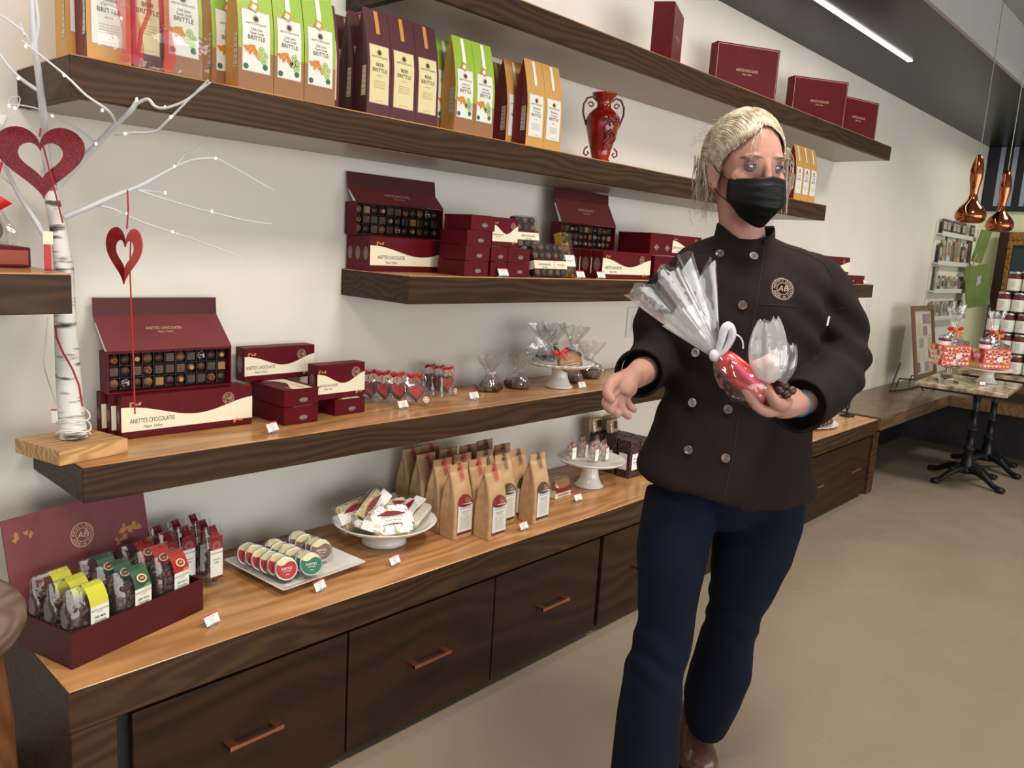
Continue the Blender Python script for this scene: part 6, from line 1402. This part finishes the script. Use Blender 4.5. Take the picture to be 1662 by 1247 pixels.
for i in range(40):
    a = 2*pi*i/40; lg.poly([(.0255*cos(a)+.0007*cos(t), .0255*sin(a)+.0007*sin(t)) for t in (0, 1.57, 3.14, 4.7)], 0)
lg = mapped(lg, lambda v: tuple(snap(P+xq*v.x+yq*v.y, .0011)))
M['thread_lt'] = mat('pale_thread', srgb(178, 160, 150), .6)
o = lg.build('embroidered_crest', M['thread_lt']); o.parent = jo
# stand collar: two curved bands open at the front
def collar(a0, a1, name):
    mb = MB(); n = 20; C0 = at(1207, 398, 1.775); rows = []
    for k, (zz, sc_) in enumerate(((-.022, 1.10), (.0, 1.04), (.022, 1.0), (.026, .97), (.020, .95), (-.005, .98))):
        row = []
        for i in range(n+1):
            a = a0+(a1-a0)*i/n; fr_ = max(0, sin(a)); z = zz-.030*fr_**2+(.010)*(1-fr_); row.append(C0+R0*(.063*sc_*cos(a))+BF*(.064*sc_*sin(a))+ZU*(z+.010))
        rows.append([tuple(p) for p in row])
    mb.loft(rows, 0, cap=(False, False), close=False); mb.loft([rows[-1], rows[0]], 0, cap=(False, False), close=False)
    o = mb.build(name, M['jacket']); o.parent = jo; return o
collar(-pi*.55, pi*.36, 'collar'); collar(pi*.64, pi*1.47, 'collar')
# cuffs
def cuff(pts, r, th=.006):
    P = [at(*p) for p in pts]; mb = MB(); ax = (P[1]-P[0]).normalized(); x = ax.orthogonal().normalized(); y = ax.cross(x); rings = []
    for t, rr_ in ((0, r), (1, r*1.03), (1.02, r*.97), (.85, r*.90), (.3, r*.88)):
        c = P[0]+(P[1]-P[0])*t; rings.append([tuple(c+(x*cos(q)+y*sin(q))*rr_) for q in [2*pi*i/28 for i in range(28)]])
    mb.loft(rings, 0, cap=(False, False)); o = mb.build('cuff', M['jacket']); o.parent = jo; return o
cuff([(1044, 603, 1.690), (1037, 606, 1.640)], .050); cuff([(1308, 653, 1.615), (1296, 659, 1.575)], .054)
# ---- trousers
pm = MB()
eloft(pm, [(at(1180, 740, 1.81), .135, .095), (at(1176, 780, 1.81), .156, .108), (at(1172, 812, 1.82), .152, .106), (at(1163, 838, 1.82), .080, .085), (at(1160, 850, 1.82), .03, .05)], 30)
def leg(mb, sts, n=26, e=.9):
    rings = []
    P = [at(a, b, c) for a, b, c, *_ in sts]
    for i, (a, b, c, hw, hd) in enumerate(sts):
        t = (P[min(i+1, len(P)-1)]-P[max(i-1, 0)]).normalized(); x = (R0-t*R0.dot(t)).normalized(); y = t.cross(x).normalized()
        w = hw*c/FPX; rings.append([tuple(P[i]+x*w*cos(q)+y*hd*sin(q)) for q in [2*pi*k/n for k in range(n)]])
    return mb.loft(rings, 0)
leg(pm, [(1108, 800, 1.80, 58, .092), (1099, 850, 1.78, 58, .094), (1090, 900, 1.77, 57, .090), (1085, 950, 1.75, 51, .082), (1081, 1005, 1.735, 47, .074), (1075, 1045, 1.73, 46, .072), (1061, 1095, 1.725, 48, .078), (1051, 1170, 1.72, 50, .088), (1046, 1247, 1.71, 52, .096), (1043, 1330, 1.70, 54, .104), (1042, 1382, 1.70, 55, .108)])
leg(pm, [(1234, 800, 1.82, 72, .100), (1230, 850, 1.83, 69, .094), (1219, 900, 1.84, 64, .086), (1204, 950, 1.86, 52, .076), (1190, 1000, 1.89, 43, .066), (1178, 1045, 1.94, 44, .064), (1169, 1090, 2.00, 50, .070), (1156, 1130, 2.05, 47, .066), (1148, 1158, 2.09, 38, .068), (1145, 1172, 2.11, 33, .068)])
def pf(co, n_):
    return .0035*noise.noise(Vector((co.x*14, co.y*14, co.z*6)))+.003*sin((co.z*60)+8*noise.noise(co*6))*math.exp(-((co.z-.50)/.09)**2)
pme = remesh(pm, .0058, 4, pf); M['navy_cloth'] = noisy('navy_trousers', srgb(9, 15, 31), srgb(12, 20, 38), 5, .9, 3, spec=.2)
po = link(pme, 'trousers', M['navy_cloth'], who)
# ---- shoes
M['shoe'] = noisy('brown_leather', srgb(74, 50, 40), srgb(92, 64, 52), 10, .28, 4, .15, .002, coat=.3); M['sole'] = mat('dark_sole', srgb(34, 28, 28), .5)
def shoe(P, d):
    f = Vector((d.x, d.y, 0)).normalized(); s = Vector((-f.y, f.x, 0)); MX = Matrix((s, f, ZU)).transposed().to_4x4(); MX.translation = P
    mb = MB(); rings = []
    for y, w, h_, z0 in [(q_[0], q_[1]*1.12, q_[2], q_[3]) for q_ in ((-.115, .018, .030, .026), (-.10, .032, .058, .024), (-.06, .036, .072, .024), (-.01, .038, .076, .024), (.03, .044, .070, .024), (.07, .050, .052, .024), (.105, .049, .040, .024), (.130, .036, .028, .024), (.140, .016, .014, .026))]:
        rings.append([tuple(MX @ V(w*cos(q), y, z0+max(0, h_*(sin(q)))-.004*(sin(q) < 0))) for q in [2*pi*k/22 for k in range(22)]])
    mb.loft(rings, 0); sh = MB()
    u = mb.build('shoe', M['shoe']); u.parent = who
    pts = [(.056*cos(q)*(1 if sin(q) > 0 else .80), .012+.135*sin(q)) for q in [2*pi*k/30 for k in range(30)]]
    q = MB().prism(pts, .026, 0, MX).build('sole', M['sole']); q.parent = u
toe = onz(1132, 1262, 0); ft = V(toe.x, toe.y, .0006)+V(.70, .55, 0).normalized()*.13
shoe(V(ft.x, ft.y, .0006), -V(.70, .55, 0))
fr_ = at(1042, 1382, 1.70); shoe(V(fr_.x-.02, fr_.y-.02, .0006), BF)
# ---- mask
M['mask'] = mat('black_mask', (.004, .005, .006), .5, spec=.25)
mk = MB(); nu, nv = 30, 28; g = []
for j in range(nv+1):
    v = j/nv; z = -.026-.098*v
    yc = .1095+.0060*sin(pi*min(1, v*1.25))-.034*max(0, v-.60)/.40; wv = .0665-.004*abs(v-.4)-.030*max(0, v-.55)/.45
    pl_ = .0040*abs(((v*5.2) % 1)-.5)*2 if .12 < v < .8 else 0
    for i in range(nu+1):
        u = -1+2*i/nu; au = abs(u); x = wv*u*(1 if au < .8 else 1); y = yc-(yc-.046-.006*v)*(au**3.0)+pl_*(1-au)-.004*au
        zz = z+(.006*max(0, 1-au*1.6)*(v < .5)*(1-v*2))+(.022*au**2*v); g.append((x, y, zz))
mk.add(g, [(j*(nu+1)+i, j*(nu+1)+i+1, (j+1)*(nu+1)+i+1, (j+1)*(nu+1)+i) for j in range(nv) for i in range(nu)], 0, True, HM_)
mo = mk.build('face_mask', M['mask']); mo.parent = who; sm_ = mo.modifiers.new('t', 'SOLIDIFY'); sm_.thickness = .0012
for s in (-1, 1):
    for a, b in (((s*.066, .042, -.026), (s*.076, -.006, .006)), ((s*.0505, .050, -.082), (s*.077, -.010, -.032))):
        A_, B_ = Vector(a), Vector(b); mid = (A_+B_)/2+Vector((s*.006, 0, 0)); o = MB().tube([HM_ @ A_, HM_ @ mid, HM_ @ B_], .0012, 0, n=6).build('ear_loop', M['mask']); o.parent = mo
# ---- eyes
M['sclera'] = mat('eye_white', srgb(214, 208, 206), .15, coat=.5); M['iris'] = mat('blue_grey_iris', srgb(84, 104, 132), .2, coat=.8); M['pupil'] = mat('pupil', (.004, .004, .005), .08); M['lash'] = mat('lash', srgb(52, 38, 34), .7); M['brow'] = mat('brow_hair', srgb(122, 98, 80), .8); M['lid'] = mat('lid_shadow', srgb(142, 100, 96), .5)
for s in (-1, 1):
    C0 = V(s*.0305, .0668, .000); ey = MB().ell(tuple(C0), (.0121,)*3, 0, HM_, 24, 16).build('eye', M['sclera']); ey.parent = who
    gz = V(.42, .90, -.02).normalized(); Rz = gz.to_track_quat('Z', 'Y').to_matrix().to_4x4(); XM = HM_ @ T(*C0) @ Rz
    o = MB().lathe([(.0001, .0131), (.0026, .0130), (.0058, .01155), (.0058, .0109)], 0, XM, 20).build('iris', M['iris']); o.parent = ey
    o = MB().lathe([(.0001, .01335), (.0024, .0132), (.0025, .0128)], 0, XM, 16).build('pupil', M['pupil']); o.parent = ey
    for up_, nm in ((1, 'upper_lid'), (-1, 'lower_lid')):
        mb = MB(); g = []; na, nb = 30, 6
        for j in range(nb+1):
            for i in range(na+1):
                a = -1.5+3.0*i/na; b_ = (.30+.55*j/nb if up_ > 0 else .34+.5*j/nb); open_ = max(0, 1-(a/.95)**2); el = b_*up_ if j else up_*((.16 if up_ > 0 else .30)*open_+.02)
                el = up_*(((.27 if up_ > 0 else .34)*open_+.02)*(1-j/nb)+1.25*(j/nb)); r_ = .0132
                g.append((C0.x+r_*sin(a)*cos(el)*1.06, C0.y+r_*cos(a)*cos(el), C0.z+r_*sin(el)))
        mb.add(g, [(j*(na+1)+i, j*(na+1)+i+1, (j+1)*(na+1)+i+1, (j+1)*(na+1)+i) for j in range(nb) for i in range(na)], 0, True, HM_)
        o = mb.build(nm, M['lid']); o.parent = ey; m_ = o.modifiers.new('t', 'SOLIDIFY'); m_.thickness = .0010
        ed = g[:na+1]; o = MB().tube([HM_ @ Vector(p)+FD*.0006 for p in ed], [.0003+.0008*sin(pi*i/na)*(1.0 if up_ > 0 else .4) for i in range(na+1)], 0, n=6).build('lashes', M['lash']); o.parent = ey
    bw_ = MB()
    for k in range(46):
        t = k/45; x = s*(.012+.040*t); y = .0865-.030*max(0, t-.25)**1.6; z = .0190+.0042*sin(pi*t*.8)-.004*t; bw_.tube([HM_ @ V(x, y-.0005, z-.0035), HM_ @ V(x+s*.005, y-.0012+.0008, z-.0005+.0006*(1-t))], [.0009, .0004], 0, n=4)
    o = bw_.build('eyebrow', M['brow']); o.parent = who
# ---- hair
M['hair'] = noisy('grey_blonde_hair', srgb(146, 130, 102), srgb(200, 192, 174), 45, .55, 4, 0, .001, (1, 1, 1)); rnd = random.Random(42)
hr = MB(); HCc = V(0, -.014, .030); ER = V(.0810, .1000, .0900)
def sph(az, el, k=1.0):   # az 0 = forward, positive to her left; el from horizontal
    return V(HCc.x+ER.x*k*sin(az)*cos(el), HCc.y+ER.y*k*cos(az)*cos(el), HCc.z+ER.z*k*sin(el))
def line_el(az):          # lower limit of the hair all round
    d_ = abs(az-.04); return (.68-.80*max(0, d_-.12) if az < .04 else .68-.55*max(0, d_-.12)-.75*max(0, d_-.62)) if d_ < 1.20 else max(-.95, -.22-(d_-1.20)*1.1)
na, nb = 64, 18; g = []
for j in range(nb+1):
    for i in range(na):
        az = -pi+2*pi*i/na; e0 = line_el(az); el = e0+(pi/2-e0)*j/nb; k = (.955 if j == 0 else (.985 if j == 1 else 1.0))+.02*noise.noise(Vector((az*4, el*6, 1)))+.05*max(0, sin(el))**3; g.append(tuple(sph(az, el, k)))
hr.add(g, [(j*na+i, j*na+(i+1) % na, (j+1)*na+(i+1) % na, (j+1)*na+i) for j in range(nb) for i in range(na)], 0, True, HM_)
end = V(0.0, -.110, -.020)
def lock(p0, pts, r0, r1, n=5):
    P = [HM_ @ Vector(p) for p in pts]; hr.tube(P, [r0+(r1-r0)*i/(len(P)-1) for i in range(len(P))], 0, n=n)
for q in range(1150):
    az = rnd.uniform(-1.45, 1.45); e0 = line_el(az)+rnd.choice([rnd.uniform(-.05, .05), rnd.uniform(0, .35)]); pts = []
    az1 = math.copysign(pi-rnd.uniform(0, .5), az if abs(az) > .15 else rnd.choice([-1, 1])); lift = rnd.uniform(.0, .035)
    for k in range(11):
        t = k/10; a = az+(az1-az)*t**1.15; el = e0+(-.35-e0)*t**1.5+.72*sin(pi*t**.8)*(1-abs(az)/2.4); el = min(el, 1.5); kk = (.975+.037*min(1, t*5))+lift*sin(pi*t)+.016*noise.noise(Vector((q*.37, t*3.5, 0)))+.055*max(0, sin(el))**3; pts.append(sph(a, el, kk))
    lock(None, pts, rnd.uniform(.0008, .0017), .0006, 4)
for q in range(95):      # loose gathered hair low at the back, ends showing beside the neck
    s = -1 if q < 70 else 1; x = s*rnd.uniform(.058, .090); y = rnd.uniform(-.075, -.02); z = rnd.uniform(-.01, .03); L_ = rnd.uniform(.05, .12); pts = []
    for k in range(9): t = k/8; pts.append(V(x+s*.014*sin(t*pi*1.4+q)*t-.006*s*t, y+.014*sin(t*4+q*.7)*t, z-L_*t))
    lock(None, pts, rnd.uniform(.0008, .0018), .0004, 4)
for q in range(26):      # long wisps on her left side, past the mask
    x = rnd.uniform(.060, .074); y = rnd.uniform(.010, .040); pts = []; L_ = rnd.uniform(.09, .15)
    for k in range(10): t = k/9; pts.append(V(x+.016*sin(t*2.6)+.004*sin(t*7+q), y+.012*t+.005*sin(t*5+q), .045-L_*t))
    lock(None, pts, rnd.uniform(.0006, .0014), .0003, 4)
for q in range(7):      # fringe strand over her right eye
    pts = []; x0_ = -.016-rnd.uniform(0, .014)
    for k in range(10): t = k/9; pts.append(V(x0_-.020*sin(t*1.7)-.003*sin(t*6+q), .080+.018*sin(t*2.2), .088-(.088+rnd.uniform(-.01, .0)*0)*t))
    lock(None, pts, rnd.uniform(.0006, .0013), .0003, 4)
for q in range(40):      # flyaways round the crown
    az = rnd.uniform(-pi, pi); el = rnd.uniform(.2, 1.4); p = sph(az, el, 1.03); d_ = (p-HCc).normalized(); pts = [p+d_*.012*sin(t*2.2)+V(rnd.uniform(-.01, .01), rnd.uniform(-.01, .01), 0)*t+V(0, -.04*t, -.01*t) for t in [k/6 for k in range(7)]]
    lock(None, pts, .0005, .0002, 4)
ho = hr.build('hair', M['hair']); ho.parent = who
# ---- blue band on her left wrist
wb_ = MB(); c0, c1 = at(1296, 655, 1.585), at(1289, 656, 1.567); ax = (c1-c0).normalized(); x = ax.orthogonal().normalized(); y = ax.cross(x)
wb_.loft([[tuple(c0+ax*t+(x*cos(q)*rr_+y*sin(q)*rr_)) for q in [2*pi*i/30 for i in range(30)]] for t, rr_ in ((-.008, .0262), (-.006, .0276), (.006, .0276), (.008, .0262), (.006, .0248), (-.006, .0248), (-.008, .0262))], 0, cap=(False, False))
o = wb_.build('wrist_band', mat('blue_band', srgb(46, 140, 170), .4)); o.parent = who
# ---- the wrapped parcel in her hand
M['parcel_film'] = film('parcel_film', gloss=.55, haze=.06, bumps=26, bstr=.8); M['parcel_haze'] = film('parcel_film_milky', gloss=.5, haze=.24, bumps=26, bstr=.8)
pc = empty('wrapped_parcel', at(1215, 615, 1.535), label='clear film parcel with red candy pouch and white ribbon held in her hand', cat='gift parcel')
def pp(o): o.parent = pc; o.location = Vector(o.location)-pc.location; return o
rd = MB(); limb(rd, [(1166, 572, 1.530, .006), (1176, 582, 1.528, .019), (1194, 600, 1.522, .024), (1214, 618, 1.520, .026), (1234, 634, 1.525, .024), (1252, 645, 1.535, .014)], n=20)
pp(rd.build('red_pouch', mat('red_foil', srgb(206, 58, 44), .28, .1, coat=.4)))
pk_ = MB()
A_ = [at(*p) for p in ((1184, 582, 1.500), (1200, 600, 1.494), (1212, 612, 1.490), (1222, 622, 1.492), (1236, 628, 1.500))]
pk_.tube(A_, [.004, .006, .008, .007, .004], 0, n=8); pp(pk_.build('pink_ribbon', mat('pink_ribbon', srgb(226, 70, 110), .35)))
def cone(N, E, r0, r1, seed, m, name, amp=.35, sq=.55, n=48, pouf=0):
    ax = (E-N); L_ = ax.length; ax.normalize(); x = (RT-ax*RT.dot(ax)); x = (UP-ax*UP.dot(ax)) if x.length < .2 else x; x.normalize(); y = ax.cross(x); mb = MB(); rings = []
    if abs(x.dot(FW)) > abs(y.dot(FW)): x, y = y, x
    for k in range(13):
        t = k/12; r = r0+(r1-r0)*(t**.85 if not pouf else sin(pi*min(1, t*.93+.07))**.8); ring = []
        for i in range(n):
            a = 2*pi*i/n; s = sin(a*5+seed)*.5+sin(a*9+seed*1.7)*.35+sin(a*14+seed)*.2; rr_ = r*(1+amp*s*(.4+.6*t)); tt = t*(1+.16*t*(noise.noise(Vector((cos(a)*2, sin(a)*2, seed)))+.4*s))
            ring.append(tuple(N+ax*L_*tt+x*rr_*cos(a)+y*rr_*sq*sin(a)))
        rings.append(ring)
    mb.loft(rings, 0, smooth=True, cap=(False, False)); return pp(mb.build(name, M[m]))
N = at(1163, 577, 1.532)
cone(N, at(1068, 452, 1.49), .007, .062, 2.0, 'parcel_film', 'film_fan'); cone(N, at(1118, 442, 1.52), .006, .050, 5.1, 'parcel_film', 'film_fan'); cone(N, at(1100, 505, 1.50), .007, .034, 8.3, 'parcel_haze', 'film_fan', .3); cone(N, at(1128, 535, 1.505), .006, .020, 4.4, 'parcel_haze', 'film_fan', .3)
sl_ = MB(); limb(sl_, [(1158, 570, 1.532, .008), (1180, 600, 1.515, .026), (1205, 625, 1.510, .034), (1228, 636, 1.520, .030), (1244, 642, 1.525, .014)], n=24)
sl_ = mapped(sl_, lambda v: tuple(v+Vector((noise.noise(v*60), noise.noise(v*60+V(9, 0, 0)), noise.noise(v*60+V(0, 9, 0))))*.008)); pp(sl_.build('film_sleeve', M['film']))
P2 = at(1246, 615, 1.500); cone(P2, at(1245, 520, 1.490), .018, .034, 3.3, 'parcel_haze', 'film_pouf', .22, .7, pouf=1); cone(at(1262, 618, 1.505), at(1280, 560, 1.50), .012, .026, 6.3, 'parcel_film', 'film_pouf', .25, .7, pouf=1)
wh_ = MB(); wh_.ell(tuple(at(1243, 600, 1.505)), (.028, .024, .026), 0, n=20, m=14); wh_ = mapped(wh_, lambda v: tuple(v+Vector((noise.noise(v*45), noise.noise(v*45+V(3, 0, 0)), noise.noise(v*45+V(0, 5, 0))))*.012)); pp(wh_.build('white_pouch', mat('milky_pouch', srgb(206, 186, 184), .45)))
ds = MB(); [ds.ell(tuple(at(x_, y_, 1.522)), (.011, .010, .009), 0, n=12, m=8) for x_, y_ in ((1266, 634), (1276, 640), (1272, 626), (1284, 634))]; pp(ds.build('dark_candy', M['choc']))
wr = MB()
Q = [at(*p) for p in ((1163, 577, 1.520), (1170, 556, 1.510), (1176, 534, 1.505), (1184, 530, 1.505), (1188, 545, 1.510), (1178, 566, 1.515), (1166, 578, 1.520))]
P_, r_ = spl([(*q, w) for q, w in zip(Q, (.005, .007, .0085, .0085, .008, .006, .005))]); wr.tube(P_, r_, 0, n=8); wr.ell(tuple(at(1160, 577, 1.518)), (.013, .010, .012), 0, n=14, m=10)
pp(wr.build('white_ribbon', mat('white_satin', srgb(214, 212, 222), .4)))
rg = MB(); P_, r_ = spl([(*at(*p), .0016) for p in ((1186, 542, 1.512), (1198, 545, 1.512), (1205, 554, 1.515), (1206, 566, 1.518))]); rg.tube(P_, r_, 0, n=8); pp(rg.build('ribbon_curl', M['white']))
